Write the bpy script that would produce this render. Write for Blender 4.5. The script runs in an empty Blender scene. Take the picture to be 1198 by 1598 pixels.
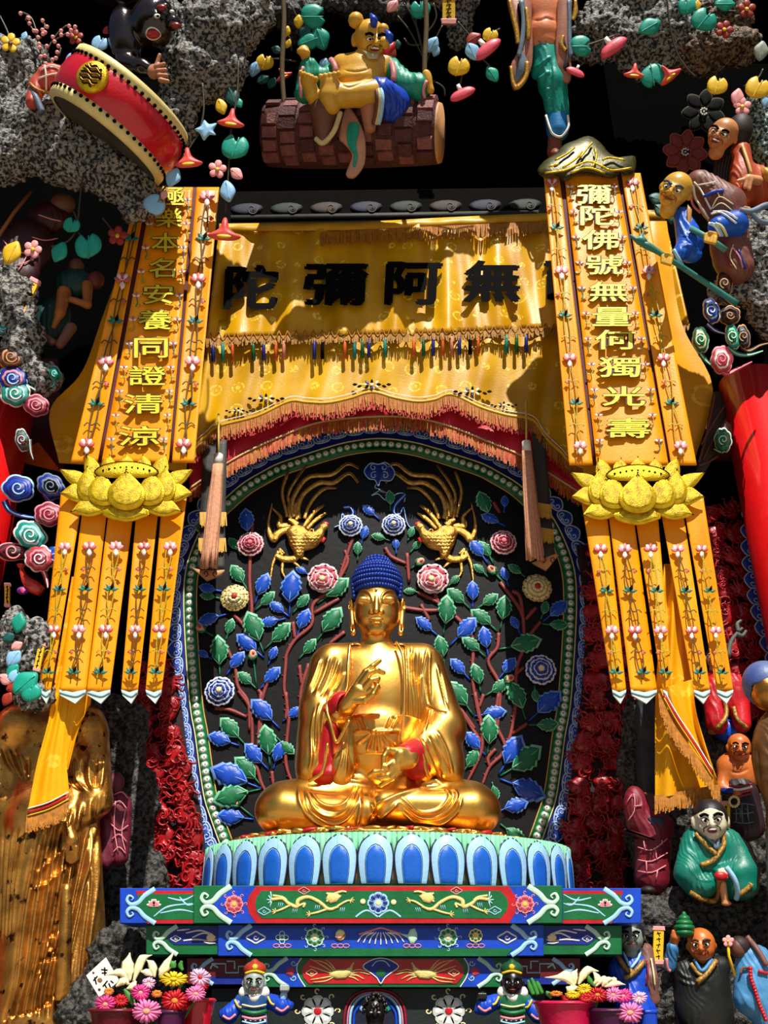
import bpy, math, random
import numpy as np
from mathutils import Vector, Matrix
random.seed(7); rng = np.random.default_rng(7)
SC = bpy.context.scene; COL = SC.collection
R = math.radians
# ---------------------------------------------------------------- camera, sky, sun, exposure
FPX, PITCH, EYE = 1500.0, R(27.0), np.array([0.0, 0.0, 1.5])
cam = bpy.data.cameras.new('camera'); camo = bpy.data.objects.new('camera', cam); COL.objects.link(camo)
camo.location = EYE; camo.rotation_euler = (R(90) + PITCH, 0, 0)
cam.sensor_width = 36; cam.sensor_fit = 'AUTO'; cam.lens = 36 * FPX / 1598; cam.clip_end = 200
SC.camera = camo
SUN_AZ, SUN_EL = 12.0, 54.0            # degrees to the right behind the camera, height
wd = bpy.data.worlds.new('world'); SC.world = wd; wd.use_nodes = True
nt = wd.node_tree; bg = nt.nodes['Background']
sky = nt.nodes.new('ShaderNodeTexSky'); sky.sky_type = 'NISHITA'; sky.sun_disc = False
sky.sun_elevation = R(SUN_EL); sky.sun_rotation = R(180 - SUN_AZ)
nt.links.new(sky.outputs[0], bg.inputs[0]); bg.inputs[1].default_value = 0.05
sl = bpy.data.lights.new('sun', 'SUN'); sl.energy = 6.0; sl.angle = R(0.55); sl.color = (1, .955, .88)
so = bpy.data.objects.new('sun', sl); COL.objects.link(so)
so.rotation_euler = (R(90 - SUN_EL), 0, R(SUN_AZ)); so.location = (3, -8, 14)
vs = SC.view_settings; vs.view_transform = 'Standard'; vs.look = 'None'; vs.gamma = 1; vs.exposure = 0.1
vs.use_curve_mapping = False
# ---------------------------------------------------------------- materials
def lin(h):
    if not isinstance(h, str): return tuple(h)
    h = h.lstrip('#'); c = [int(h[i:i+2], 16) / 255 for i in (0, 2, 4)]
    return tuple(x / 12.92 if x <= .04045 else ((x + .055) / 1.055) ** 2.4 for x in c)
MATS = {}
def mat(name, col=None, rough=.55, metal=0., var=.25, scale=9., bump=.12, bscale=45., col2=None, spec=.4, coat=0., wear=None):
    """painted / gilded / cloth surface: base colour mottled by noise, fine relief by bump"""
    if name in MATS: return MATS[name]
    m = bpy.data.materials.new(name); m.use_nodes = True; t = m.node_tree; n = t.nodes; L = t.links
    b = n['Principled BSDF']; c = lin(col)
    tc = n.new('ShaderNodeTexCoord')
    def noise(s, d=4):
        q = n.new('ShaderNodeTexNoise'); q.inputs['Scale'].default_value = s; q.inputs['Detail'].default_value = d
        L.new(tc.outputs['Object'], q.inputs['Vector']); return q
    q = noise(scale); r = n.new('ShaderNodeValToRGB'); e = r.color_ramp.elements
    e[0].position = .3; e[1].position = .7
    c2 = lin(col2) if col2 else tuple(x * (1 - var) for x in c)
    e[0].color = (*c2, 1); e[1].color = (*c, 1); L.new(q.outputs['Fac'], r.inputs[0]); out = r.outputs[0]
    if wear:
        wc, wth = lin(wear[0]), wear[1]
        q2 = noise(wear[2] if len(wear) > 2 else scale * 2.3, 8); r2 = n.new('ShaderNodeValToRGB'); e2 = r2.color_ramp.elements
        e2[0].position = wth; e2[1].position = min(1, wth + .06); e2[0].color = (0, 0, 0, 1); e2[1].color = (1, 1, 1, 1)
        mx = n.new('ShaderNodeMix'); mx.data_type = 'RGBA'; L.new(q2.outputs['Fac'], r2.inputs[0]); L.new(r2.outputs[0], mx.inputs[0])
        L.new(out, mx.inputs[6]); mx.inputs[7].default_value = (*wc, 1); out = mx.outputs[2]
    L.new(out, b.inputs['Base Color'])
    b.inputs['Roughness'].default_value = rough; b.inputs['Metallic'].default_value = metal
    b.inputs['Specular IOR Level'].default_value = spec; b.inputs['Coat Weight'].default_value = coat
    if bump:
        q3 = noise(bscale, 6); bp = n.new('ShaderNodeBump'); bp.inputs['Strength'].default_value = bump; bp.inputs['Distance'].default_value = .02
        L.new(q3.outputs['Fac'], bp.inputs['Height']); L.new(bp.outputs[0], b.inputs['Normal'])
    m.diffuse_color = (*c, 1); MATS[name] = m; return m
def P(h, rough=.5, **k):               # a paint by its colour
    return mat('paint_' + h.lstrip('#'), h, rough, **k)
# ---------------------------------------------------------------- picture <-> place
cP, sP = math.cos(PITCH), math.sin(PITCH)
def rays(px, py):
    cx = (np.asarray(px, float) - 599) / FPX; cy = (799 - np.asarray(py, float)) / FPX
    return np.stack([cx, cP - cy * sP, sP + cy * cP], -1)
def to_px(w):
    q = np.asarray(w, float) - EYE; dep = q[..., 1] * cP + q[..., 2] * sP; u = -q[..., 1] * sP + q[..., 2] * cP
    return np.stack([599 + FPX * q[..., 0] / dep, 799 - FPX * u / dep], -1)
class Fr:
    """a plane standing in the place: through the point seen at (px,py) at distance Y, leaning forward by tilt degrees"""
    def __init__(s, px, py, Y, tilt=0.):
        d = rays(px, py); s.o = EYE + d * (Y / d[1]); t = R(tilt)
        s.x = np.array([1., 0, 0]); s.up = np.array([0, -math.sin(t), math.cos(t)]); s.n = np.array([0, math.cos(t), math.sin(t)])
        q = s.o - EYE; s.s = (q[1] * cP + q[2] * sP) / FPX; s.px, s.py, s.Y = px, py, Y
    def p(s, px, py, z=0.):            # the point seen at a pixel, z pixel-widths in front of the plane
        d = rays(px, py); off = s.o - s.n * s.s * np.asarray(z, float)[..., None] if np.ndim(z) else s.o - s.n * s.s * z
        t = ((off - EYE) * s.n).sum(-1) / (d * s.n).sum(-1)
        return EYE + d * t[..., None] if np.ndim(t) else EYE + d * t
    def loc(s, px, py, z=0.):          # same, in the plane's own axes measured in pixel-widths
        q = s.p(px, py, z) - s.o
        return np.stack([q @ s.x, q @ s.up, -(q @ s.n)], -1) / s.s
    def out(s, l):
        l = np.asarray(l, float) * s.s
        return s.o + l[..., :1] * s.x + l[..., 1:2] * s.up - l[..., 2:3] * s.n
def W(pts, fr, z=0.):
    a = np.asarray(pts, float); return fr.p(a[:, 0], a[:, 1], z if np.ndim(z) == 0 else np.asarray(z, float))
# ---------------------------------------------------------------- objects
WM = {}; TOPS = []
def setp(o, label=None, cat=None, group=None, kind=None):
    for k, v in (('label', label), ('category', cat), ('group', group), ('kind', kind)):
        if v: o[k] = v
    return o
def thing(name, label, cat, group=None):
    o = bpy.data.objects.new(name, None); COL.objects.link(o); o.empty_display_size = .1
    WM[o] = Matrix(); TOPS.append(o); return setp(o, label, cat, group)
def mesh_of(name, V, F, mats, smooth=True, mi=None):
    me = bpy.data.meshes.new(name); V = np.asarray(V, float)
    if isinstance(F, np.ndarray):
        k = F.shape[1]; me.vertices.add(len(V)); me.vertices.foreach_set('co', V.ravel())
        me.loops.add(F.size); me.loops.foreach_set('vertex_index', F.ravel().astype(np.int32))
        me.polygons.add(len(F)); me.polygons.foreach_set('loop_start', np.arange(0, F.size, k, dtype=np.int32))
        me.update(calc_edges=True)
    else:
        me.from_pydata([tuple(v) for v in V], [], [tuple(f) for f in F])
    for m in (mats if isinstance(mats, (list, tuple)) else [mats]): me.materials.append(m)
    if mi is not None: me.polygons.foreach_set('material_index', np.asarray(mi, np.int32))
    if smooth: me.polygons.foreach_set('use_smooth', np.ones(len(me.polygons), bool))
    me.update(); return me
def put(name, me, par=None, M=None, **k):
    o = bpy.data.objects.new(name, me); COL.objects.link(o); M = M or Matrix(); WM[o] = M
    if par is not None: o.parent = par; o.matrix_basis = WM[par].inverted() @ M
    else: o.matrix_basis = M; TOPS.append(o)
    return setp(o, **k)
class MB:
    """collects pieces into one mesh (one part), each with its own paint"""
    def __init__(s): s.V, s.F, s.mi, s.mats, s.n = [], [], [], [], 0
    def add(s, vf, m):
        V, F = vf
        if m not in s.mats: s.mats.append(m)
        s.V.append(np.asarray(V, float)); F = F.tolist() if isinstance(F, np.ndarray) else F
        s.F += [tuple(i + s.n for i in f) for f in F]; s.mi += [s.mats.index(m)] * len(F); s.n += len(V); return s
    def mesh(s, name, smooth=True):
        return mesh_of(name, np.concatenate(s.V), s.F, s.mats, smooth, s.mi)
    def build(s, name, par=None, smooth=True, **k):
        return put(name, s.mesh(name, smooth), par, **k)
def part(name, vf, m, par=None, smooth=True, **k):
    return put(name, mesh_of(name, vf[0], vf[1], m, smooth), par, **k)
def join(*vfs):
    V, F, n = [], [], 0
    for v, f in vfs:
        f = f.tolist() if isinstance(f, np.ndarray) else f
        V.append(np.asarray(v, float)); F += [tuple(i + n for i in q) for q in f]; n += len(v)
    return np.concatenate(V), F
# ---------------------------------------------------------------- shapes
def cr(pts, n=8, closed=False):
    """smooth curve through points (any dimension)"""
    p = np.asarray(pts, float)
    if len(p) < 3 and not closed:
        t = np.linspace(0, 1, n + 1)[:, None]; return p[0] * (1 - t) + p[-1] * t
    q = np.concatenate([p[-1:], p, p[:2]]) if closed else np.concatenate([2 * p[:1] - p[1:2], p, 2 * p[-1:] - p[-2:-1]])
    t = np.linspace(0, 1, n, endpoint=False)[:, None]; out = []
    for i in range(len(q) - 3):
        a, b, c, d = q[i:i+4]
        out.append(.5 * (2 * b + (c - a) * t + (2 * a - 5 * b + 4 * c - d) * t**2 + (3 * b - a - 3 * c + d) * t**3))
    if not closed: out.append(p[-1:])
    return np.concatenate(out)
def resample(p, n):
    p = np.asarray(p, float); s = np.r_[0, np.cumsum(np.linalg.norm(np.diff(p, axis=0), axis=1))]
    t = np.linspace(0, s[-1], n); return np.stack([np.interp(t, s, p[:, i]) for i in range(p.shape[1])], -1)
def box(x0, x1, y0, y1, z0, z1, b=0.):
    if b:
        V = []; F = []
        for z, i in ((z0, b), (z0 + b, 0), (z1 - b, 0), (z1, b)):
            V += [(x0+i, y0+i, z), (x1-i, y0+i, z), (x1-i, y1-i, z), (x0+i, y1-i, z)]
        for k in range(3):
            for j in range(4): F.append((k*4+j, k*4+(j+1) % 4, k*4+4+(j+1) % 4, k*4+4+j))
        return np.array(V), F + [(3, 2, 1, 0), (12, 13, 14, 15)]
    V = [(x, y, z) for z in (z0, z1) for x, y in ((x0, y0), (x1, y0), (x1, y1), (x0, y1))]
    return np.array(V, float), [(3, 2, 1, 0), (4, 5, 6, 7), (0, 1, 5, 4), (1, 2, 6, 5), (2, 3, 7, 6), (3, 0, 4, 7)]
def gridF(nu, nv, wu=False):
    F = []; U = nu if wu else nu - 1
    for i in range(U):
        for j in range(nv - 1):
            a = i * nv + j; b = ((i + 1) % nu) * nv + j; F.append((a, b, b + 1, a + 1))
    return F
def tube(pts, rad, n=8, flat=None, cap=True):
    """round bar along a 3-D path; flat=(axis, k) squashes the section along an axis"""
    p = np.asarray(pts, float); m = len(p); r = np.broadcast_to(np.asarray(rad, float), (m,)) if np.ndim(rad) else np.full(m, float(rad))
    t = np.gradient(p, axis=0); t /= np.linalg.norm(t, axis=1)[:, None] + 1e-12
    u = np.cross(t[0], [0, 0, 1.]); u = np.cross(t[0], [0, 1., 0]) if np.linalg.norm(u) < .2 else u
    V = []; a = np.arange(n) * 2 * math.pi / n
    for i in range(m):
        u = u - t[i] * (u @ t[i]); u /= np.linalg.norm(u) + 1e-12; v = np.cross(t[i], u)
        q = r[i] * (np.cos(a)[:, None] * u + np.sin(a)[:, None] * v)
        if flat is not None: ax = np.asarray(flat[0], float); q = q - np.outer(q @ ax, ax) * (1 - flat[1])
        V.append(p[i] + q)
    V = np.concatenate(V); F = []
    for i in range(m - 1):
        for j in range(n): F.append((i*n+j, i*n+(j+1) % n, (i+1)*n+(j+1) % n, (i+1)*n+j))
    if cap: F += [tuple(range(n - 1, -1, -1)), tuple(range((m-1)*n, m*n))]
    return V, F
def lathe(prof, c=(0, 0, 0), n=32, sx=1., sy=1.):
    a = np.arange(n) * 2 * math.pi / n; V = []
    for r, z in prof: V.append(np.stack([c[0] + sx*r*np.cos(a), c[1] + sy*r*np.sin(a), np.full(n, c[2] + z)], -1))
    m = len(prof); F = []
    for i in range(m - 1):
        for j in range(n): F.append((i*n+j, i*n+(j+1) % n, (i+1)*n+(j+1) % n, (i+1)*n+j))
    F += [tuple(range(n-1, -1, -1)), tuple(range((m-1)*n, m*n))]
    return np.concatenate(V), F
def ball(c, r, nu=12, nv=8):
    r = np.broadcast_to(np.asarray(r, float), (3,)); V = []; F = []
    for j in range(nv + 1):
        th = math.pi * j / nv
        for i in range(nu):
            f = 2 * math.pi * i / nu; V.append((math.sin(th)*math.cos(f), math.sin(th)*math.sin(f), math.cos(th)))
    for j in range(nv):
        for i in range(nu): F.append((j*nu+i, (j+1)*nu+i, (j+1)*nu+(i+1) % nu, j*nu+(i+1) % nu))
    return np.asarray(c, float) + np.array(V) * r, F
def area2(p): x, y = p[:, 0], p[:, 1]; return .5 * np.sum(x * np.roll(y, -1) - y * np.roll(x, -1))
def inset(p, b):
    """outline moved inwards by b"""
    e = np.roll(p, -1, 0) - p; e /= np.linalg.norm(e, axis=1)[:, None] + 1e-9; nn = np.stack([-e[:, 1], e[:, 0]], -1) * (1 if area2(p) > 0 else -1)
    m = nn + np.roll(nn, 1, 0); l = (m * m).sum(1)[:, None]; return p + m * (2 * b / np.maximum(l, .7))
def slab(fr, pts, th, z=0., bev=0.):
    """an outline in the plane given real thickness (th pixel-widths towards the viewer), edge softened by bev"""
    p = np.asarray(pts, float)
    if area2(p) > 0: p = p[::-1]
    n = len(p); f0 = W(p, fr, z + th - bev); bk = np.asarray(fr.n)*fr.s; rings = [f0 + bk*(th - bev), f0] + ([W(inset(p, bev), fr, z + th)] if bev else [])
    V = np.concatenate(rings); F = [tuple(range(n - 1, -1, -1)), tuple(range((len(rings)-1)*n, len(rings)*n))]
    for k in range(len(rings) - 1):
        for j in range(n): F.append((k*n+j, k*n+(j+1) % n, (k+1)*n+(j+1) % n, (k+1)*n+j))
    return V, F
def dome(fr, pts, h, z=0., c=None, prof=((1, 0), (.93, .55), (.7, .85), (.35, 1.))):
    """a cushion-like relief over a roughly star-shaped outline"""
    p = np.asarray(pts, float)
    if area2(p) > 0: p = p[::-1]
    c = p.mean(0) if c is None else np.asarray(c, float); n = len(p)
    V = [W(p, fr, z - 1)] + [W(c + (p - c) * k, fr, z + h * q) for k, q in prof] + [W(c[None], fr, z + h * prof[-1][1])]
    V = np.concatenate(V); F = []; m = len(prof) + 1
    for k in range(m - 1):
        for j in range(n): F.append((k*n+j, k*n+(j+1) % n, (k+1)*n+(j+1) % n, (k+1)*n+j))
    for j in range(n): F.append(((m-1)*n+j, (m-1)*n+(j+1) % n, m*n))
    F.append(tuple(range(n - 1, -1, -1))); return V, F
def stroke(fr, pts, w, h=None, z=0., sm=6, taper=(1, 1), closed=False):
    """a raised brush line in the plane: half-round section, w wide, h high (pixel-widths)"""
    p = cr(pts, sm, closed) if sm else np.asarray(pts, float); m = len(p); h = w * .5 if h is None else h
    t = np.gradient(p, axis=0) if not closed else np.roll(p, -1, 0) - np.roll(p, 1, 0)
    t /= np.linalg.norm(t, axis=1)[:, None] + 1e-9; nn = np.stack([-t[:, 1], t[:, 0]], -1)
    s = np.linspace(0, 1, m); k = np.minimum(taper[0] + (1 - taper[0]) * np.minimum(1, s * 3), taper[1] + (1 - taper[1]) * np.minimum(1, (1 - s) * 3))
    ww = (np.broadcast_to(w, (m,)) if np.ndim(w) == 0 else np.interp(s, np.linspace(0, 1, len(w)), w)) * k * .5
    zz = z if np.ndim(z) == 0 else np.interp(s, np.linspace(0, 1, len(z)), z)
    sec = ((-1, 0), (-.7, .7), (0, 1), (.7, .7), (1, 0)); V = []
    hh = np.max(h) * k
    for a, b in sec: V.append(W(p + nn * (ww * a)[:, None], fr, zz + hh * b))
    V = np.stack(V, 1).reshape(-1, 3); F = []
    for i in range(m if closed else m - 1):
        for j in range(5): a = i*5+j; b = i*5+(j+1) % 5; c = ((i+1) % m)*5+(j+1) % 5; d = ((i+1) % m)*5+j; F.append((a, d, c, b))
    if not closed: F += [(0, 1, 2, 3, 4), tuple((m-1)*5+j for j in (4, 3, 2, 1, 0))]
    return V, F
def mir(pts, c=593.): a = np.array(pts, float); a[:, 0] = 2*c - a[:, 0]; return a
def rot2(pts, a, c=(0, 0), sc=1.):
    p = np.asarray(pts, float) * sc; t = R(a); return p @ np.array([[math.cos(t), math.sin(t)], [-math.sin(t), math.cos(t)]]) + np.asarray(c, float)
def spiral(c, r0, r1, a0, a1, n=18, flip=1):
    t = np.linspace(0, 1, n); a = np.radians(a0 + (a1 - a0) * t); r = r0 + (r1 - r0) * t
    return np.stack([c[0] + flip * r * np.cos(a), c[1] + r * np.sin(a)], -1)
def ellipse(cx, cy, rx, ry, n=20, rot=0.):
    a = np.arange(n) * 2 * math.pi / n; return rot2(np.stack([rx*np.cos(a), ry*np.sin(a)], -1), rot, (cx, cy))
# ---------------------------------------------------------------- sculpting: smooth union of solids, skinned by surface nets
class Clay:
    """bodies modelled like clay in a plane's own axes: add solids, smooth them together, skin the result"""
    def __init__(s, fr, h=2.): s.fr, s.h, s.pr = fr, h, []
    def c(s, a, b, ra, rb=None, k=6., neg=False):       # limb: tapered capsule a->b, points (px,py,z)
        s.pr.append(('c', s.fr.loc(*a), s.fr.loc(*b), ra, ra if rb is None else rb, k, neg)); return s
    def ch(s, pts, rs, k=6., neg=False):                # chain of limbs
        rs = rs if np.ndim(rs) else [rs] * len(pts)
        for i in range(len(pts) - 1): s.c(pts[i], pts[i+1], rs[i], rs[i+1], k, neg)
        return s
    def e(s, x, y, z, rx, ry, rz, rot=0., k=6., neg=False, yaw=0., pit=0.):
        Mx = np.array(Matrix.Rotation(R(-rot), 3, 'Z') @ Matrix.Rotation(R(yaw), 3, 'Y') @ Matrix.Rotation(R(pit), 3, 'X'))
        s.pr.append(('e', s.fr.loc(x, y, z), Mx, np.array([rx, ry, rz], float), None, k, neg)); return s
    def b(s, x, y, z, rx, ry, rz, rd=2., rot=0., k=3., neg=False, yaw=0., pit=0.):
        Mx = np.array(Matrix.Rotation(R(-rot), 3, 'Z') @ Matrix.Rotation(R(yaw), 3, 'Y') @ Matrix.Rotation(R(pit), 3, 'X'))
        s.pr.append(('b', s.fr.loc(x, y, z), Mx, np.array([rx, ry, rz], float), rd, k, neg)); return s
    def skin(s, ridges=(), relax=2):
        h = s.h; lo = np.full(3, 1e9); hi = -lo; bb = []
        for q in s.pr:
            if q[0] == 'c': l = np.minimum(q[1] - q[3], q[2] - q[4]); u = np.maximum(q[1] + q[3], q[2] + q[4])
            else: m = np.abs(q[2]) @ q[3] if q[0] == 'b' else np.sqrt((q[2]**2) @ (q[3]**2)); m = m + (q[4] or 0); l, u = q[1] - m, q[1] + m
            bb.append((l, u))
            if not q[6]: lo = np.minimum(lo, l); hi = np.maximum(hi, u)
        lo -= 3*h; hi += 3*h; N = np.ceil((hi - lo) / h).astype(int) + 1
        D = np.full(N, 50., np.float32)
        for q, (l, u) in zip(s.pr, bb):
            k = q[5]; g = max(k, 2.5*h) + h; i0 = np.clip(np.floor((l - g - lo) / h).astype(int), 0, N); i1 = np.clip(np.ceil((u + g - lo) / h).astype(int) + 1, 0, N)
            if (i1 <= i0).any(): continue
            ax = [(lo[i] + h * np.arange(i0[i], i1[i])).astype(np.float32) for i in range(3)]
            X, Y, Z = np.meshgrid(*ax, indexing='ij', sparse=True)
            if q[0] == 'c':
                a, b = q[1], q[2]; ba = b - a; L2 = max(float(ba @ ba), 1e-6)
                t = np.clip(((X - a[0])*ba[0] + (Y - a[1])*ba[1] + (Z - a[2])*ba[2]) / L2, 0, 1)
                d = np.sqrt((X - a[0] - t*ba[0])**2 + (Y - a[1] - t*ba[1])**2 + (Z - a[2] - t*ba[2])**2) - (q[3] + (q[4] - q[3]) * t)
            else:
                c, Mx, r = q[1], q[2], q[3]; x, y, z = X - c[0], Y - c[1], Z - c[2]
                u0 = Mx[0, 0]*x + Mx[1, 0]*y + Mx[2, 0]*z; u1 = Mx[0, 1]*x + Mx[1, 1]*y + Mx[2, 1]*z; u2 = Mx[0, 2]*x + Mx[1, 2]*y + Mx[2, 2]*z
                if q[0] == 'e':
                    k0 = np.sqrt((u0/r[0])**2 + (u1/r[1])**2 + (u2/r[2])**2); k1 = np.sqrt((u0/r[0]**2)**2 + (u1/r[1]**2)**2 + (u2/r[2]**2)**2)
                    d = k0 * (k0 - 1) / np.maximum(k1, 1e-4)
                else:
                    q0, q1, q2 = np.abs(u0) - r[0], np.abs(u1) - r[1], np.abs(u2) - r[2]
                    d = np.sqrt(np.maximum(q0, 0)**2 + np.maximum(q1, 0)**2 + np.maximum(q2, 0)**2) + np.minimum(np.maximum(np.maximum(q0, q1), q2), 0) - q[4]
            sl = tuple(slice(i0[i], i1[i]) for i in range(3)); o = D[sl]; k = max(k, .01)
            if q[6]: d = -d; hh = np.maximum(k - np.abs(o - d), 0) / k; D[sl] = np.maximum(o, d) + hh*hh*k*.25
            else: hh = np.maximum(k - np.abs(o - d), 0) / k; D[sl] = np.minimum(o, d) - hh*hh*k*.25
        S = D < 0; cs = np.zeros(N - 1, np.int8)
        cor = [(i, j, k) for i in (0, 1) for j in (0, 1) for k in (0, 1)]
        sub = lambda A, c: A[c[0]:N[0]-1+c[0], c[1]:N[1]-1+c[1], c[2]:N[2]-1+c[2]]
        for c in cor: cs += sub(S, c)
        cell = np.argwhere((cs > 0) & (cs < 8)); acc = np.zeros((len(cell), 3)); cnt = np.zeros(len(cell))
        vals = {c: D[cell[:, 0]+c[0], cell[:, 1]+c[1], cell[:, 2]+c[2]] for c in cor}
        for c in cor:
            for ax in range(3):
                if c[ax]: continue
                e = list(c); e[ax] = 1; e = tuple(e); a, b = vals[c], vals[e]; m = (a < 0) != (b < 0)
                t = np.where(m, a / np.where(m, a - b, 1), 0); p = np.array(c, float)[None].repeat(len(cell), 0); p[:, ax] = t
                acc[m] += p[m]; cnt[m] += 1
        V = lo + h * (cell + acc / cnt[:, None]); idx = np.full(N - 1, -1, np.int32); idx[tuple(cell.T)] = np.arange(len(cell)); F = []
        for ax in range(3):
            a, b = (ax + 1) % 3, (ax + 2) % 3; s0 = [slice(None)]*3; s1 = [slice(None)]*3; s0[ax] = slice(0, -1); s1[ax] = slice(1, None)
            A, B = S[tuple(s0)], S[tuple(s1)]; e = np.argwhere(A != B); e = e[(e[:, a] > 0) & (e[:, b] > 0)]
            da = np.zeros(3, int); da[a] = 1; db = np.zeros(3, int); db[b] = 1
            q = np.stack([idx[tuple((e - da - db).T)], idx[tuple((e - db).T)], idx[tuple(e.T)], idx[tuple((e - da).T)]], -1)
            f = A[tuple(e.T)]; q[~f] = q[~f][:, ::-1]; F.append(q)
        F = np.concatenate(F); F = F[(F >= 0).all(1)]
        for _ in range(relax):
            sm = np.zeros_like(V); ct = np.zeros(len(V))
            for i in range(4):
                j = (i + 1) % 4; np.add.at(sm, F[:, i], V[F[:, j]]); np.add.at(sm, F[:, j], V[F[:, i]]); np.add.at(ct, F[:, i], 1); np.add.at(ct, F[:, j], 1)
            V = V * .5 + .5 * sm / np.maximum(ct, 1)[:, None]
        if ridges:
            nm = np.cross(V[F[:, 2]] - V[F[:, 0]], V[F[:, 3]] - V[F[:, 1]]); vn = np.zeros_like(V)
            for i in range(4): np.add.at(vn, F[:, i], nm)
            vn /= np.linalg.norm(vn, axis=1)[:, None] + 1e-9; q = to_px(s.fr.out(V)); dsp = np.zeros(len(V))
            for pts, amp, wid in ridges:
                p = cr(pts, 5); dm = np.full(len(V), 1e9); bx = (q > p.min(0) - 4*wid).all(1) & (q < p.max(0) + 4*wid).all(1); qq = q[bx]; d1 = np.full(len(qq), 1e9); tt = np.zeros(len(qq))
                for i in range(len(p) - 1):
                    ab = p[i+1] - p[i]; t = np.clip(((qq - p[i]) @ ab) / max(ab @ ab, 1e-6), 0, 1); dd = np.linalg.norm(qq - p[i] - t[:, None]*ab, axis=1)
                    m = dd < d1; d1[m] = dd[m]; tt[m] = ((i + t) / (len(p) - 1))[m]
                fade = np.minimum(1, np.minimum(tt, 1 - tt) * 6 + .15)
                dsp[bx] += amp * np.exp(-(d1/wid)**2) * fade
            V = V + vn * (dsp * np.clip(vn[:, 2] * 2.5, 0, 1))[:, None]
        return s.fr.out(V), F
    def part(s, name, m, par=None, ridges=(), relax=2, **k):
        V, F = s.skin(ridges, relax); return part(name, (V, F), m, par, **k)
# ---------------------------------------------------------------- lettering (flat print / stitched characters)
GLY = {}
def glyph(ch, bold=.03):
    """one written character as a thin solid, unit height, centred"""
    key = (ch, bold)
    if key not in GLY:
        c = bpy.data.curves.new('lettering', 'FONT'); c.body = ch; c.extrude = .03; c.resolution_u = 3
        o = bpy.data.objects.new('lettering', c); COL.objects.link(o); bpy.context.view_layer.update()
        me = bpy.data.meshes.new_from_object(o.evaluated_get(bpy.context.evaluated_depsgraph_get()))
        V = np.array([v.co for v in me.vertices]); F = [tuple(p.vertices) for p in me.polygons]
        bpy.data.objects.remove(o); bpy.data.curves.remove(c); bpy.data.meshes.remove(me)
        mn, mx = V.min(0), V.max(0); V = (V - (mn + mx) / 2) / max(mx[0] - mn[0], mx[1] - mn[1])
        if bold: V, F = join(*[(V + np.array([dx*bold, dy*bold, i*.0008]), F) for i, (dx, dy) in enumerate(((-1, -.5), (1, .5), (-.3, .8), (.4, -.8), (0, 0)))])
        GLY[key] = (V, F)
    return GLY[key]
def write(fr, ch, cx, cy, w, h, z, th, bold=.03, shear=0.):
    """a character lying on a plane at a pixel, w x h pixels"""
    V, F = glyph(ch, bold); return fr.p(cx + V[:, 0]*w - V[:, 1]*shear*h, cy - V[:, 1]*h, z + (V[:, 2] + .03) / .06 * th), F
# ================================================================ paints
BLACK = mat('black_lacquer', '#070708', .55, var=.5, scale=6, bump=.12, bscale=14, spec=.25)
NIGHT = mat('unlit_black', '#030303', 1., var=.5, scale=2, spec=.02)  # near black stands in for the unlit depth of the hall
STONE = mat('paving_stone', '#a89c8c', .85, var=.2, scale=2)
GOLD = mat('gilding', '#f5bf5e', .34, 1., col2='#dca244', scale=5, bump=.06, bscale=26)
OLDGOLD = mat('old_gilding', '#e3a24a', .33, .9, col2='#8a5a24', scale=7, bump=.15, wear=('#3a2413', .61, 12.))
FOILGOLD = mat('foil_gold', '#f2cd1e', .3, .55, col2='#c79a08', scale=14, bump=.35, bscale=120)
RED = mat('red_paint', '#c8141e', .38, var=.35, coat=.2)
DRED = mat('carved_red', '#b01018', .34, var=.45, scale=14, coat=.35, bump=.2)
CRIM = mat('crimson_silk', '#d31f35', .5, var=.2)
BLUE = mat('blue_paint', '#1148c4', .4, col2='#0c3aa6'); NAVY = mat('navy_paint', '#152a8c', .45); SKYB = mat('pale_blue_paint', '#9fd0ee', .5, var=.12)
GREEN = mat('green_paint', '#0d6b38', .42, var=.3); TEAL = mat('teal_paint', '#109482', .5, var=.3); MINT = mat('mint_paint', '#7fd0a4', .6, var=.15)
WHITE = mat('white_paint', '#f2efe4', .5, var=.1); CREAM = mat('cream_paint', '#f4e3a4', .5, var=.15); PINK = mat('pink_paint', '#ef8f98', .5, var=.2)
BARK = mat('branch_paint', '#96403c', .55, var=.3); YEL = mat('yellow_paint', '#f0c62a', .5, var=.2)
SKIN = mat('flesh_paint', '#e8a06c', .45, var=.2); TAN = mat('tan_wood', '#d09a64', .6); INK = mat('black_ink', '#050404', .9, bump=0, spec=.1)
PALEG = mat('pale_green_paint', '#bfe6cc', .5, var=.1); SILVER = mat('aqua_paint', '#a9dce0', .5, var=.1); DKWOOD = mat('dark_wood', '#2b1a12', .6, var=.4)
BROWN = mat('brown_paint', '#6b3a24', .5, var=.3); ROSE = mat('rose_paint', '#c23a4a', .45, var=.25); MAROON = mat('maroon_paint', '#8a1c38', .45, var=.3)
ORANGE = mat('orange_paint', '#e8641c', .5, var=.25); GREY = mat('grey_paint', '#6d7f92', .5, var=.3)
# ================================================================ the hall: floor, walls, roof
def struct(name, vf, m): return part(name, vf, m, None, False, kind='structure')
struct('floor', box(-14, 14, -16, 10.6, -.3, 0), STONE)
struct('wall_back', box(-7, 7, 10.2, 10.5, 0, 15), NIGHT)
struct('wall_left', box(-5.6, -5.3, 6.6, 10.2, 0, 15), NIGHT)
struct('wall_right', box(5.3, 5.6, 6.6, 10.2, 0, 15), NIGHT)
struct('ceiling', box(-5.6, 5.6, 6.4, 10.5, 15, 15.3), NIGHT)
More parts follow.
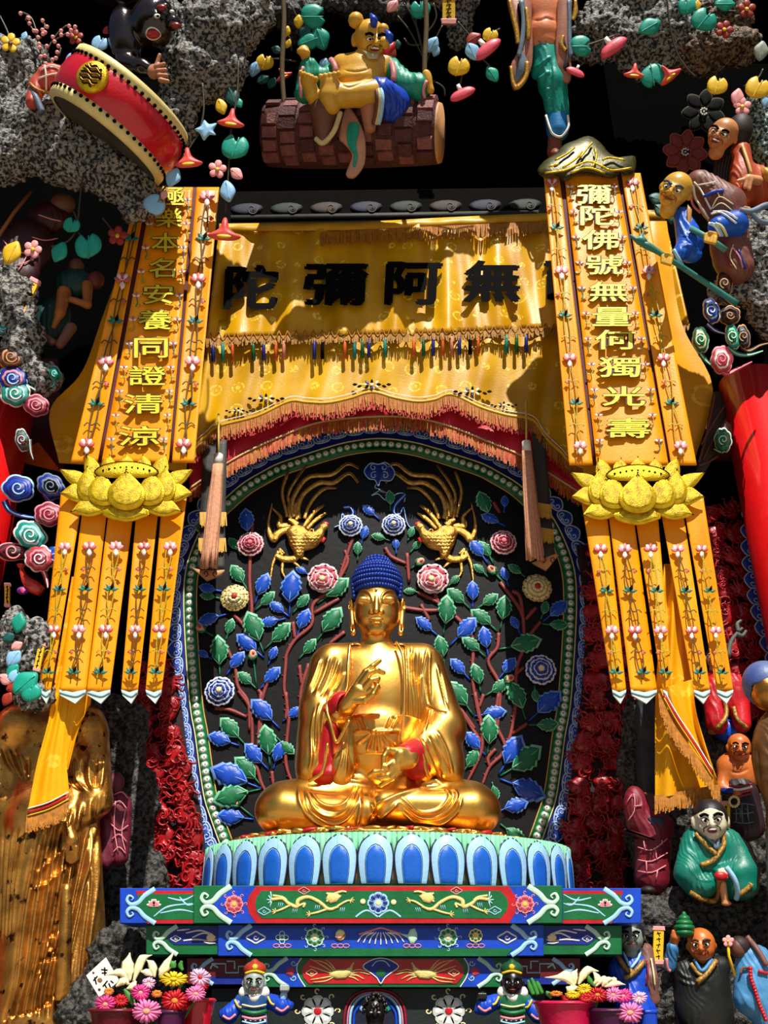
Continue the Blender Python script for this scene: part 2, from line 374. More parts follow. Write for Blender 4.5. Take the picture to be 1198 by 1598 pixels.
# ================================================================ oval back panel behind the statue
FB = Fr(593, 1000, 8.65)
BEADL = [(352, 1316), (337, 1274), (327, 1242), (319, 1190), (313, 1145), (305, 1098), (298, 1006), (295.5, 935), (299, 890), (312, 850), (334, 808), (361, 781), (386, 760), (413, 744), (436, 732), (474, 719), (512, 707), (547, 698), (593, 693)]
BEADP = cr(np.array(BEADL + mir(BEADL[:-1])[::-1].tolist()), 8)
def offset(p, d):
    t = np.gradient(p, axis=0); t /= np.linalg.norm(t, axis=1)[:, None]; return p + np.stack([t[:, 1], -t[:, 0]], -1) * d
OUT = offset(BEADP, -12); c0 = np.array([593, 1000.])
if np.linalg.norm(OUT[100] - c0) < np.linalg.norm(BEADP[100] - c0): sgn = 1
else: sgn = -1
OFF = lambda d: offset(BEADP, d * sgn)
halo = thing('mandorla_panel', 'black oval carved panel edged with beads and blue scrolls behind the golden statue', 'carved panel')
part('back_board', slab(FB, np.concatenate([OFF(10), [(870, 1345), (316, 1345)]]), 16, -16), BLACK, halo, False)
part('scroll_band', slab(FB, np.concatenate([OFF(24)[::2], OFF(10)[::-2]]), 12, -14), NAVY, halo, False)
m = MB(); m.add(stroke(FB, OFF(9)[::2], 2.6, 3, 0, 2), CREAM); m.build('outer_moulding', halo)
m = MB(); m.add(stroke(FB, OFF(-11)[::2], 2.6, 3, 0, 2), mat('ochre_moulding', '#d9b05a', .5)); m.build('inner_moulding', halo)
m = MB(); m.add(slab(FB, np.concatenate([OFF(8)[::2], OFF(-10)[::-2]]), 1.2, 0), GREEN); m.build('bead_band', halo)
class LFr:
    """a small plane of its own for a piece that is repeated"""
    def __init__(s, sc): s.s = sc; s.o = np.zeros(3); s.x = np.array([1., 0, 0]); s.up = np.array([0, 0, 1.]); s.n = np.array([0, 1., 0])
    def p(s, x, y, z=0.):
        x = np.asarray(x, float); y = np.asarray(y, float); return np.stack([x * s.s, np.zeros_like(x) - np.asarray(z, float) * s.s, -y * s.s], -1)
    def loc(s, x, y, z=0.): return np.array([x, -y, z], float)
    out = Fr.out
def at(fr, px, py, ang=0., sc=1., z=0., flip=1.):
    """place a repeated piece on a plane: ang turns it clockwise as seen, sc its size"""
    w = fr.p(px, py, z); M = Matrix.Translation(Vector(w)); t = math.asin(max(-1, min(1, fr.n[2])))
    return M @ Matrix.Rotation(t, 4, 'X') @ Matrix.Rotation(R(ang), 4, 'Y') @ Matrix.Diagonal((sc * flip, sc, sc, 1))
UB = LFr(FB.s)
m = MB(); m.add(dome(UB, ellipse(0, 0, 6.6, 6.6, 14), 2.2, .8), mat('bead_green', '#6fb48c', .45)); m.add(dome(UB, ellipse(.4, 0, 4.6, 4.6, 12), 3.2, 2), WHITE); m.add(dome(UB, ellipse(1.2, 0, 1.1, 1.2, 8), .6, 4.9), INK)
BEAD = m.mesh('bead')
bp = resample(BEADP, 142)
for i, (x, y) in enumerate(bp):
    t = bp[min(i+1, 141)] - bp[max(i-1, 0)]; put('bead', BEAD, halo, at(FB, x, y, math.degrees(math.atan2(t[1], t[0])) + 90, .95, 0))
m = MB()                               # one scroll of the rim: point outward (-y), curls inside
o = cr([(-13.5, 4), (-15, -6), (-9, -13), (0, -17), (9, -13), (15, -6), (13.5, 4), (0, 7)], 4, True)
m.add(slab(UB, o, 4, 0, 1.2), mat('scroll_blue', '#1b49b8', .45)); m.add(stroke(UB, o, 2.6, 1.8, 3.4, 0, closed=True), mat('scroll_edge', '#b9d4f2', .5))
for sg in (-1, 1): m.add(stroke(UB, np.concatenate([[(sg*.8, 6.)], spiral((sg*6.6, -2.2), 6.0, 1.6, 150, -250, 16, sg)]), 2.3, 1.8, 3.4, 2), mat('scroll_edge', '#b9d4f2'))
SCROLL = m.mesh('scroll'); op = resample(OFF(21), 66)
for i, (x, y) in enumerate(op):
    t = op[min(i+1, 65)] - op[max(i-1, 0)]; a = math.degrees(math.atan2(t[1], t[0]))
    put('scroll', SCROLL, halo, at(FB, x, y, a, .92, 1))
# ---------------------------------------------------------------- painted peony branches carved on the panel
def leafmesh(name, body, edge, seed):
    r = random.Random(seed); f = UB; L = 40.; m = MB(); pts = []; bend = r.uniform(-4, 4)
    prof = [(0, .6), (.12, 5), (.25, 9.5), (.33, 8.6), (.42, 12.5), (.52, 10), (.6, 12), (.7, 8.2), (.78, 9), (.88, 4.5), (1, 0)]
    lef = [(-w - r.uniform(0, 1), -t * L) for t, w in prof]; rig = [(w + r.uniform(0, 1), -t * L + 1) for t, w in prof[:-1]]
    o = np.array(lef + rig[::-1]); o[:, 0] += bend * (o[:, 1] / L) ** 2
    m.add(slab(f, o, 3.2, .5, .8), edge)
    k = o.copy(); k[:, 1] = k[:, 1] * .88 - 1; k[:, 0] *= .86; m.add(dome(f, k, 2.4, 3.6, prof=((1, 0), (.8, .6), (.3, 1))), body)
    m.add(stroke(f, [(0, 1), (bend*.2, -L*.45), (bend*.8, -L*.85)], 1.4, .8, 5.2, 4, (1, .3)), edge); return m.mesh(name)
LG = [leafmesh('leaf', mat('leaf_green', '#177a4c', .45, var=.35, scale=16), mat('leaf_green_edge', '#7cc79c', .5), i) for i in range(4)]
LB = [leafmesh('leaf', mat('leaf_blue', '#1650c8', .4, var=.25, scale=16), mat('leaf_blue_edge', '#6f9ae6', .5), i + 9) for i in range(4)]
def crop(ox, oy, s): return lambda x, y: (ox + x / s, oy + y / s)
K7, K1, K8, K2, K4 = crop(290, 880, 4.437), crop(310, 1080, 4.131), crop(640, 880, 4.279), crop(640, 1080, 4.279), crop(540, 700, 4.792)
LEAVES = [(K7, 'g 430 185 315 0,b 475 280 560 60,b 715 365 730 40,b 715 365 580 265,g 740 340 850 215,b 690 378 520 420,b 765 510 840 310,g 545 590 720 420,g 540 620 430 330,g 480 320 615 200,g 240 240 100 210,b 285 345 90 410,g 275 530 320 380,g 235 780 225 500,b 280 770 390 610,b 540 650 355 490,b 510 870 640 720,b 570 700 620 575,g 490 865 365 750,b 180 660 95 610,g 900 540 1075 310,g 780 660 900 530,g 910 275 1130 110,b 650 1140 460 950,b 670 1090 790 1000,b 850 75 790 40,b 250 190 90 160,g 380 -60 300 -190,b 440 -150 400 -400,g 250 -230 60 -260'),
          (K1, 'g 300 340 150 175,b 260 345 70 285,b 450 500 300 350,g 460 480 430 230,b 480 500 530 330,g 500 290 605 400,g 410 610 250 430,b 400 620 100 500,g 400 625 120 690,b 355 820 135 800'),
          (K8, 'g 400 300 255 160,b 415 300 420 110,g 440 300 590 210,g 580 450 420 300,g 600 440 650 210,g 220 480 265 210,b 185 480 40 360,b 265 545 440 365,g 230 680 200 480,b 735 470 680 350,b 520 620 490 420,g 500 620 360 490,g 590 570 870 520,b 885 385 1050 250,g 880 400 1050 420,g 870 370 920 250,b 400 775 275 640,g 470 860 440 670,b 590 770 700 630,g 500 880 650 790,g 420 1010 270 790,g 770 1040 690 790,b 790 1050 1000 860,g 790 1075 980 1080,g 830 810 830 910,b 655 150 620 20,g 770 90 660 0,g 60 190 -20 180,g 250 150 320 90'),
          (K2, 'b 430 160 630 130,g 515 420 545 170,b 500 420 375 280,g 345 540 455 400,b 590 550 740 310,g 600 560 870 400,b 600 580 875 690,g 545 600 570 690,b 570 800 770 740,g 600 880 740 990'),
          (K4, 'b 250 530 120 420,b 110 720 150 570,g 330 690 190 640,b 375 790 370 670,g 85 840 90 690,g 460 690 500 600,g 475 780 560 690,b 1190 580 1010 490,b 1060 860 930 680,g 1100 860 1010 680,g 1060 960 960 860,g 330 470 330 300,g 1080 560 1010 300,b 1180 480 1190 340')]
BR = [(K7, '460 -300 440 80 455 310 435 470 410 480 400 560 370 600,330 350 400 430 410 480,275 560 340 720 360 850 430 960 440 1154,200 1000 300 1010 420 1060,575 790 530 930 520 1060 520 1154,500 870 540 930,1000 190 880 280 870 420 760 520 700 620 690 700 680 860 700 960 690 1080,740 400 755 520,1060 240 880 345,850 690 800 860 790 980,785 700 800 840,1100 470 990 555'),
      (K1, '255 -10 330 110 345 330 330 420,400 0 390 200 380 350,560 0 575 150 580 180 560 400 570 500 600 580,310 420 370 480 400 580 430 640,470 510 480 600'),
      (K8, '50 190 190 260 300 350 400 460 420 560 415 760 450 980 480 1100,160 190 190 260,-60 290 90 310 200 310,70 270 130 380,410 330 420 440,590 460 580 560 520 650 590 790 600 900 580 1112,600 120 740 320 760 470,680 180 735 230 760 470 750 580 710 700 700 940 680 1100,840 290 770 370,870 385 800 470 765 500,760 690 700 740,290 900 400 1060 430 1100,490 870 460 960'),
      (K2, '280 30 430 270 480 340,430 0 470 200 480 360 440 480 380 600,590 0 570 200 630 350 610 420 530 500 480 620,700 0 700 120 670 280 640 360,780 210 680 280,570 380 520 440 530 500'),
      (K4, '455 780 470 1000,290 740 340 810 450 860,50 670 10 780 -60 990,-60 990 10 850 -10 760,1100 400 1150 480')]
peony = {}
for sd, lab in (('l', 'carved peony branches with blue and green leaves beside the raised hand'), ('r', 'carved peony branches with blue and green leaves beside the lowered hand')):
    peony[sd] = thing('peony_branches', lab, 'relief carving')
side = lambda x: peony['l' if x < 588 else 'r']
nb = 0
for K, txt in BR:
    for a in txt.split(','):
        q = np.array([K(*p) for p in np.array(a.split(), float).reshape(-1, 2)])
        mm = MB().add(stroke(FB, q, 6.6, 4, .4, 6, (1, .8)), BARK)
        pp = cr(q, 6)
        for j in range(3, len(pp) - 2, 6):
            t = pp[j+1] - pp[j-1]; t /= np.linalg.norm(t); n2 = np.array([-t[1], t[0]]) * (1 if j % 4 else -1)
            mm.add(stroke(FB, [pp[j], pp[j] + n2 * 4.6 - t * 2], 2.6, 2.4, .6, 2, (1, .6)), BARK)
        mm.build('branch', side(q[:, 0].mean()))
for K, txt in LEAVES:
    for i, a in enumerate(txt.split(',')):
        k, *v = a.split(); v = [float(c) for c in v]; A = np.array(K(v[0], v[1])); T = np.array(K(v[2], v[3])); B = A + (T - A) * .3
        sd = side(T[0]); d = T - B; L = np.linalg.norm(d)
        part('leaf_stalk', stroke(FB, [A, B + d*.1], 3, 2, 1, 3), mat('leaf_green' if k == 'g' else 'leaf_blue', '#0'), sd)
        put('leaf', (LG if k == 'g' else LB)[i % 4], sd, at(FB, B[0], B[1], math.degrees(math.atan2(d[0], -d[1])), max(.5, L / 37), 1 + (i % 3), 1 if i % 2 else -1))
def bloom(name, ring, edge, heart, n0=9, peonyform=False):
    """a flower of petal rings, each petal with a pale lip; returns meshes (petal rings outer..inner, heart)"""
    out = []; rr = (22, 16, 10)
    for k, (r0, n) in enumerate(zip(rr, (n0, n0 - 2, n0 - 4))):
        m = MB()
        for j in range(n):
            a = 360 / n * (j + .5 * (k % 2)); w = r0 * math.sin(math.pi / n) * 1.15
            o = cr([(-w*.5, -r0*.35), (-w, -r0*.75), (-w*.7, -r0*.97), (-w*.2, -r0*.93), (w*.25, -r0*1.0), (w*.75, -r0*.95), (w, -r0*.72), (w*.5, -r0*.35)], 2, True)
            o = rot2(o, a); z = 1 + k * 3.2
            m.add(slab(UB, o, 2.6, z, .6), edge); c = o.mean(0); m.add(dome(UB, c*.93 + (o - c) * .74, 1.5, z + 2.4, prof=((1, 0), (.7, .8), (.2, 1))), ring[k % len(ring)])
        out.append(m.mesh('petal_ring'))
    m = MB(); m.add(dome(UB, ellipse(0, 0, 4.6, 4.6, 10), 3, 10), heart)
    out.append(m.mesh('heart')); return out
FL = {'white': bloom('w', [mat('petal_cream', '#f0e6a8', .5, var=.12)], mat('petal_cream_edge', '#c9b26a', .5), mat('petal_heart', '#b8322e', .5), 11),
      'red': bloom('r', [mat('petal_red', '#a31f3c', .45)], mat('petal_lip', '#f6c9cc', .5), mat('petal_pinkheart', '#e8788c', .5), 10),
      'pink': bloom('p', [mat('petal_rose', '#c2445c', .45), mat('petal_rose2', '#d96a7c', .45)], mat('petal_lip2', '#f9dcd8', .5), CREAM, 8),
      'blue': bloom('b', [mat('petal_blue', '#1c3f9c', .45)], mat('petal_bluelip', '#dfe8f6', .5), CREAM, 9)}
for kind, x, y, r in (('white', 366.6, 934, 23), ('blue', 343, 1079.5, 23), ('pink', 504, 903, 25), ('red', 391, 850, 22), ('blue', 547, 821, 20), ('blue', 614, 820, 20), ('pink', 675, 904, 26), ('white', 837.5, 918.6, 24), ('blue', 843, 1046, 24), ('red', 785, 847.5, 22)):
    root = None
    for k, me in enumerate(FL[kind]):
        if k == 0: root = put('peony_flower', me, side(x), at(FB, x, y, rng.uniform(0, 40), r / 22, 5))
        else: put(me.name, me, root, at(FB, x, y, rng.uniform(0, 40) * (kind != 'none'), r / 22, 5 - .0 * k) @ (Matrix.Translation((0, 0, -4 * UB.s)) if kind == 'pink' and k > 0 else Matrix()))
m = MB(); m.add(dome(UB, ellipse(0, -2, 5.5, 7.5, 12), 5, 1), mat('bud_flesh', '#f0b48c', .5)); m.add(dome(UB, ellipse(1, -3, 2.4, 3.4, 8), 3, 4), ROSE)
for sg in (-1, 1): m.add(dome(UB, [(0, 8), (sg*6, 4), (sg*6.5, -3), (sg*2, 2)], 3, 3), mat('leaf_green', '#0'))
BUD = m.mesh('bud')
for K, x, y, ax, ay in ((K7, 465, 640, 490, 860), (K7, 110, 455, 190, 500), (K1, 240, 715, 355, 810), (K8, 550, 50, 640, 140), (K8, 655, 775, 560, 850), (K4, 545, 855, 480, 900), (K4, 1095, 915, 1180, 1000)):
    q = np.array(K(x, y)); a = np.array(K(ax, ay)); part('bud_stalk', stroke(FB, [a, q], 3, 2, 1, 3), mat('leaf_green', '#0'), side(q[0])); d = a - q
    put('bud', BUD, side(q[0]), at(FB, q[0], q[1], math.degrees(math.atan2(-d[0], d[1])), 1.1, 2))
# cloud scrolls hanging above the head and from the beaks
cl = thing('cloud_scroll', 'navy blue carved cloud with white outline above the golden statue head', 'relief carving')
o = cr([K4(*p) for p in ((135, 170), (180, 110), (240, 118), (300, 105), (360, 170), (340, 235), (290, 240), (255, 240), (240, 280), (215, 235), (170, 225))], 4, True)
part('cloud_body', slab(FB, o, 5, 0, 1), NAVY, cl); m = MB().add(stroke(FB, o, 1.8, 1.4, 4.4, 0, closed=True), SKYB)
for x, y, f in ((205, 140, -1), (280, 140, 1), (208, 200, -1), (290, 200, 1)): m.add(stroke(FB, spiral(K4(x, y), 6, 1.2, -120, 260, 14, f), 1.5, 1.2, 4.8, 2), SKYB)
m.build('cloud_outline', cl); part('cloud_tail', stroke(FB, [K4(*p) for p in ((235, 250), (215, 290), (250, 310), (190, 350), (240, 340), (300, 385), (390, 335), (440, 345), (435, 400))], 1.8, 1.6, .6), SKYB, cl)
for pts, nm in ((((440, 345), (370, 420), (360, 480), (400, 490), (430, 440), (450, 540), (480, 590), (520, 580)), 'flame-headed'), (((-20, 440), (30, 440), (50, 490), (0, 520), (-30, 490), (-40, 560), (-90, 590)), 'loose')):
    c2 = thing('beak_ribbon', 'navy carved ribbon curling from the beak of the gilded phoenix ' + ('above the lowered hand' if nm[0] == 'f' else 'above the raised hand'), 'relief carving')
    part('ribbon_body', stroke(FB, [K4(*p) for p in pts], [9, 8, 6, 4, 2], 3, .5, 6), NAVY, c2); part('ribbon_edge', stroke(FB, [K4(*p) for p in pts], 1.8, 1.4, 3.6, 6), SKYB, c2)
# ---------------------------------------------------------------- two gilded phoenixes
PHX = mat('phoenix_gold', '#f2c468', .3, .85, col2='#b8822f', scale=26, bump=.5, bscale=110)
def phoenix(label, fx):
    t = thing('phoenix', label, 'relief carving', None); q = lambda pts: np.array([fx(400 + x/7.49, 700 + y/7.49) for x, y in pts])
    C = Clay(FB, 1.1); pt = lambda x, y, z: (*fx(400 + x/7.49, 700 + y/7.49), z)
    C.e(*pt(560, 1080, 7), 25, 17, 10, k=4).e(*pt(470, 980, 7), 17, 13, 8, k=6).ch([pt(640, 1060, 8), pt(720, 1030, 9), pt(770, 940, 10)], [13, 8, 6], 6).e(*pt(790, 915, 11), 7, 6, 6, k=4)
    C.c(pt(440, 1000, 7), pt(500, 1230, 6), 11, 8)
    fr_ = [(q([(380 + 45*j + 14*(i % 2), 1010 + 40*i), (400 + 45*j + 14*(i % 2), 1035 + 40*i), (425 + 45*j + 14*(i % 2), 1015 + 40*i)]), -1.2, .9) for i in range(6) for j in range(8)]
    C.part('body', PHX, t, fr_, 1)
    for k, (pts, w) in enumerate((([(420, 780), (370, 560), (450, 380), (590, 190)], 5), ([(360, 800), (300, 520), (350, 330), (380, 260)], 5), ([(440, 800), (410, 660), (480, 480), (620, 330), (880, 300), (1060, 180), (1198, 230)], 6.5), ([(500, 820), (490, 680), (560, 520), (740, 400), (900, 400), (1080, 290), (1190, 400)], 7), ([(560, 820), (600, 700), (680, 570), (800, 470), (940, 460)], 5.5), ([(540, 930), (680, 740), (790, 660)], 6), ([(590, 940), (700, 830), (820, 750)], 6), ([(470, 840), (450, 700), (500, 560)], 5), ([(400, 840), (380, 730), (370, 620)], 5))):
        o = part('tail_feather', stroke(FB, q(pts), w*1.3, 4.4, 1 + k % 3, 8, (1, .5)), PHX, t); part('quill', stroke(FB, q(pts), 1.3, 1, 4.2 + k % 3, 8), mat('quill_dark', '#5a3416', .4, .6), o)
    part('wing', stroke(FB, q([(470, 930), (320, 960), (240, 1010), (200, 1060), (150, 980), (140, 850), (185, 640)]), [12, 12, 14, 13, 9, 6, 3], 6, 2, 8), PHX, t)
    part('wing', stroke(FB, q([(400, 900), (270, 900), (280, 800), (180, 690)]), [10, 12, 8, 3], 5, 2, 8), PHX, t)
    part('wing', stroke(FB, q([(470, 900), (420, 850), (370, 830)]), [14, 10, 4], 7, 4, 6), PHX, t)
    part('leg', stroke(FB, q([(510, 1220), (430, 1290), (310, 1290), (230, 1250)]), [14, 12, 12, 9], 7, 1, 6), PHX, t)
    for pts in ([(260, 1200), (190, 1350), (160, 1572)], [(310, 1300), (300, 1430), (335, 1510)], [(420, 1310), (520, 1400)], [(490, 1260), (610, 1305)], [(300, 1250), (270, 1180), (330, 1230)]):
        part('claw', stroke(FB, q(pts), [7, 6, 3], 4, 1, 6), PHX, t)
    part('crest', dome(FB, q([(770, 860), (800, 850), (845, 865), (840, 915), (790, 910)]), 3, 8), mat('comb_red', '#d8282c', .4), t, label='red comb')
    part('wattle', dome(FB, q([(735, 1060), (770, 1015), (815, 1050), (790, 1100), (750, 1095)]), 3, 8), mat('comb_red', '#0'), t, label='red wattle')
    part('curl', stroke(FB, spiral(q([(650, 965)])[0], 6, 1.5, 0, 400, 16), 2.4, 2, 10, 2), PHX, t)
phoenix('gilded phoenix relief with long tail above the raised hand of the statue', lambda x, y: (x, y))
phoenix('gilded phoenix relief with long tail above the lowered hand of the statue', lambda x, y: (1160 - x, y))
# ================================================================ lotus throne
LX, LY, LZ0, LZ1 = float(Fr(605, 1330, 7.6).o[0]), 7.62, 2.16, 2.50
LA, LBb = 1.33, .97
lotus = thing('lotus_throne', 'oval lotus throne with blue arched petals and mint pleated rim under the golden statue', 'pedestal')
pf = [(.90, 0), (.985, .05), (1.0, .16), (.99, .27), (.985, .33), (.96, .34), (.5, .34)]
part('throne_body', lathe(pf, (LX, LY, LZ0), 96, LA, LBb), mat('throne_blush', '#d8a690', .6), lotus)
m = MB()
for i in range(-64, 65):               # pleats of the rim
    a = -math.pi/2 + i / 64 * math.pi * .56; ca, sa = math.cos(a), math.sin(a)
    q = [np.array([LX + LA*(1 + .012)*ca, LY + LBb*(1 + .012)*sa, z]) for z in (LZ0 + .17, LZ0 + .344)]
    m.add(tube(q, .017 + .004 * (i % 3 == 0), 6), MINT if i % 4 else mat('mint_shade', '#93dcb4', .6))
m.build('pleated_rim', lotus)
UL = LFr(.0047)
def archpts(w, h, p=.62):
    y1 = h * p; return cr([(-w*.84, 0), (-w*.98, -y1*.5), (-w, -y1), (-w*.72, -h*.86), (0, -h), (w*.72, -h*.86), (w, -y1), (w*.98, -y1*.5), (w*.84, 0)], 4)
m = MB(); m.add(slab(UL, archpts(25, 68), 3, 0, .6), mat('petal_outline', '#23233a', .5)); m.add(slab(UL, archpts(23.4, 65.5), 2, 2, .5), mat('petal_skyblue', '#9cc8ec', .45, var=.12))
m.add(dome(UL, archpts(13.8, 51.5), 2.6, 3.2, (0, -20), ((1, 0), (.94, .6), (.6, 1))), mat('petal_deep', '#1560c8', .4, var=.2)); m.add(stroke(UL, archpts(14.2, 52.5)[::2], 1.1, .8, 3.8, 0), mat('petal_outline', '#0'))
PET = m.mesh('petal')
aa = np.linspace(-math.pi*1.06, .06*math.pi, 2000); el = np.stack([LA*np.cos(aa), LBb*np.sin(aa)], -1); s = np.r_[0, np.cumsum(np.linalg.norm(np.diff(el, axis=0), axis=1))]; mid = np.interp(-math.pi/2 - .062, aa, s)
for k in range(-9, 10):
    sk = mid + k * .2345
    if sk < 0 or sk > s[-1]: continue
    a = np.interp(sk, s, aa); n = np.array([math.cos(a)/LA, math.sin(a)/LBb]); n /= np.linalg.norm(n)
    M = Matrix.Translation((LX + LA*1.012*math.cos(a), LY + LBb*1.012*math.sin(a), LZ0 + .02)) @ Matrix.Rotation(math.atan2(n[1], n[0]) + math.pi/2, 4, 'Z')
    put('petal', PET, lotus, M)
# ================================================================ stepped altar beams, painted
def bpoly(*xy): return np.array(xy, float).reshape(-1, 2)
def rect(x0, y0, x1, y1): return bpoly(x0, y0, x1, y0, x1, y1, x0, y1)
K5, K6, K13 = crop(300, 1370, 3.993), crop(580, 1370, 3.993), crop(180, 1280, 1.4434)
KL, KR = crop(0, 1080, 3.085), crop(860, 1020, 2.763)
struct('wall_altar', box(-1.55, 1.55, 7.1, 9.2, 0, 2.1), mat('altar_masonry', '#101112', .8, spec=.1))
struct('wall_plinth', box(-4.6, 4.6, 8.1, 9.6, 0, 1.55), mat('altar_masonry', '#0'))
def ends(m, fr, x, y0, y1, d, z, pale, w=7.):
    """the scrolled bracket that closes a painted beam, d=+1 opens to the right"""
    h = y1 - y0; yc = (y0 + y1) / 2
    for sg in (-1, 1):
        pts = [(x + d*h*.85, yc + sg*h*.5), (x + d*h*.55, yc + sg*h*.30), (x + d*h*.36, yc + sg*h*.10), (x + d*h*.16, yc + sg*h*.05), (x + d*h*.04, yc + sg*h*.16), (x + d*h*.10, yc + sg*h*.30), (x + d*h*.22, yc + sg*h*.24), (x + d*h*.17, yc + sg*h*.17)]
        m.add(stroke(fr, pts, [w*1.15, w*1.1, w, w*.8, w*.6, w*.5, w*.4], 1.6, z, 6, (1, .6)), pale)
def rosette(m, fr, x, y, r, petal, edge, heart, z, n=8, curls=None):
    for j in range(n):
        a = 360 / n * j; o = rot2(cr([(-r*.12, -r*.25), (-r*.36, -r*.72), (-r*.2, -r*.98), (r*.2, -r*.98), (r*.36, -r*.72), (r*.12, -r*.25)], 2, True), a, (x, y))
        m.add(slab(fr, o, 1.6, z, .3), edge); c = o.mean(0); m.add(dome(fr, c + (o - c) * .62, .9, z + 1.5, prof=((1, 0), (.5, 1))), petal)
    m.add(dome(fr, ellipse(x, y, r*.26, r*.26, 10), 1.4, z + 1.2), heart)
    if curls:
        for j in range(8):
            a = R(45 * j); c = (x + 1.28*r*math.cos(a), y + 1.28*r*math.sin(a)); m.add(stroke(fr, spiral(c, r*.2, r*.06, 45*j - 180, 45*j + 90, 10), r*.09, .8, z, 2), curls)
def lotusflower(m, fr, x, y, r, z, c1=PINK, edge=WHITE):
    for a in (-75, 75, -45, 45, -15, 15, 0):
        o = rot2(cr([(0, 0), (-r*.22, -r*.5), (0, -r), (r*.22, -r*.5)], 3, True), a, (x, y + r*.2)); m.add(slab(fr, o, 1.2, z, .2), edge); c = o.mean(0); m.add(slab(fr, c + (o - c) * .66, .6, z + 1.1), c1)
def dragon(par, fr, K, fx, z):
    q = lambda pts: np.array([fx(*K(*p)) for p in pts]); g = mat('painted_gold', '#f3dd86', .42, .15, var=.2, scale=30, bump=.4, bscale=160)
    m = MB()
    m.add(stroke(fr, q([(490, 135), (560, 130), (600, 160), (650, 180), (660, 140), (720, 120), (790, 150), (850, 195), (910, 180)]), [6, 5, 6, 7, 7, 6, 6, 6, 4], 2, z), g)
    m.add(stroke(fr, q([(650, 180), (700, 160), (690, 185)]), 4, 1.8, z), g); m.add(dome(fr, q([(830, 130), (850, 90), (890, 95), (930, 110), (900, 150), (860, 160)]), 2.6, z), g)
    for pts in ([(610, 170), (560, 195), (520, 210)], [(840, 195), (780, 215), (735, 225)], [(900, 180), (950, 150), (980, 140)], [(500, 110), (560, 120), (590, 140)], [(880, 100), (930, 85), (960, 88)], [(835, 95), (870, 110), (910, 100)], [(835, 150), (860, 125), (900, 130)]):
        m.add(stroke(fr, q(pts), [4, 4, 3], 1.8, z), g)
    for cx, cy, a0 in ((520, 212, 200), (735, 228, 190), (982, 138, 20)):
        for d in (-60, -20, 20, 60): m.add(stroke(fr, q([(cx, cy), (cx + 28*math.cos(R(a0+d)), cy + 24*math.sin(R(a0 + d)))]), 1.7, 1.2, z, 2), g)
    w = MB()
    for d in (-55, -30, -5, 20, 45): w.add(stroke(fr, q([(495, 140), (460 + 5*abs(d)/10, 140 + d)]), 2, 1.2, z, 2), SILVER)
    for cx, cy in ((540, 170), (630, 205), (770, 185), (925, 200)):
        for d in (0, 12, 24): w.add(stroke(fr, q([(cx + d, cy - 15), (cx + d - 8, cy + 15)]), 1, .8, z, 2), SKYB)
    o = m.build('dragon_figure', par, label='yellow dragon'); w.build('dragon_wisps', par)
    return o
def minicloud(m, fr, x, y, r, z, c=WHITE, inner=None):
    o = cr([(x - r, y), (x - r*.4, y - r*.4), (x, y - r*.62), (x + r*.4, y - r*.4), (x + r, y), (x + r*.4, y + r*.4), (x, y + r*.6), (x - r*.4, y + r*.4)], 3, True)
    m.add(stroke(fr, o, r*.16, .9, z, 0, closed=True), c); m.add(stroke(fr, spiral((x, y), r*.3, r*.08, 0, 330, 10), r*.13, .9, z, 2), c)
CX2 = 1186.
def both(fn):
    fn(lambda x, y: (x, y), 1); fn(lambda x, y: (CX2 - x, y), -1)
# ---- top beam
F1 = Fr(594, 1412, 6.5)
b1 = thing('altar_beam', 'top altar beam painted with two yellow dragons in a red framed green panel', 'beam')
part('beam_body', slab(F1, rect(302, 1382, 877, 1441), 110, -110, 1), GREEN, b1, False)
part('wing_body', slab(F1, rect(187, 1386, 306, 1441), 90, -96, 1), BLUE, b1, False); part('wing_body', slab(F1, rect(873, 1386, 1000, 1441), 90, -96, 1), BLUE, b1, False)
m = MB()
for sg, X in ((1, lambda x: x), (-1, lambda x: 1184 - x)):
    P2 = lambda *xy: np.array([(X(x), y) for x, y in np.array(xy, float).reshape(-1, 2)])
    m.add(slab(F1, P2(351, 1383, 400, 1383, 389, 1400, 385, 1411, 389, 1424, 400, 1440.5, 351, 1440.5, 341, 1425, 333, 1411, 341, 1397), 1, 0), BLUE)
    m.add(slab(F1, P2(212, 1390, 306, 1390, 306, 1441, 230, 1441, 222, 1425), 1, -6), RED); m.add(slab(F1, P2(216, 1395, 306, 1395, 306, 1435, 226, 1435, 212, 1415), 1.4, -6), GREEN)
    ends(m, F1, X(312), 1383, 1440, sg, .8, PALEG, 8); ends(m, F1, X(196), 1387, 1441, sg, -5, SKYB, 7)
    for o in ([(262, 1401), (285, 1405), (305, 1396)], [(240, 1430), (262, 1415), (300, 1410)], [(250, 1425), (280, 1420), (304, 1424)], [(280, 1400), (292, 1412), (305, 1410)]): m.add(stroke(F1, P2(*np.array(o).ravel()), [2, 3.4, 1.4], 1, -4.8), SKYB)
    lotusflower(m, F1, X(240), 1412, 12, -4.8); rosette(m, F1, X(365), 1411, 14.5, ROSE, PINK, YEL, 1, 8, PINK)
m.add(slab(F1, cr([(400, 1383), (794, 1383), (803, 1397), (807, 1411), (803, 1426), (794, 1440.5), (400, 1440.5), (389, 1426), (385, 1411), (389, 1397)], 1, True), 1.6, 0), RED)
m.add(slab(F1, cr([(408, 1390), (780, 1390), (790, 1400), (793, 1411), (790, 1422), (780, 1433), (408, 1433), (400, 1422), (398, 1411), (400, 1400)], 1, True), 2.2, 0), GREEN)
rosette(m, F1, 590, 1409, 17, NAVY, SKYB, CREAM, 2.2, 8)
for x in (566, 614): m.add(dome(F1, ellipse(x, 1407 + (x > 600), 4.5, 4.5, 10), 2, 2.2), CREAM)
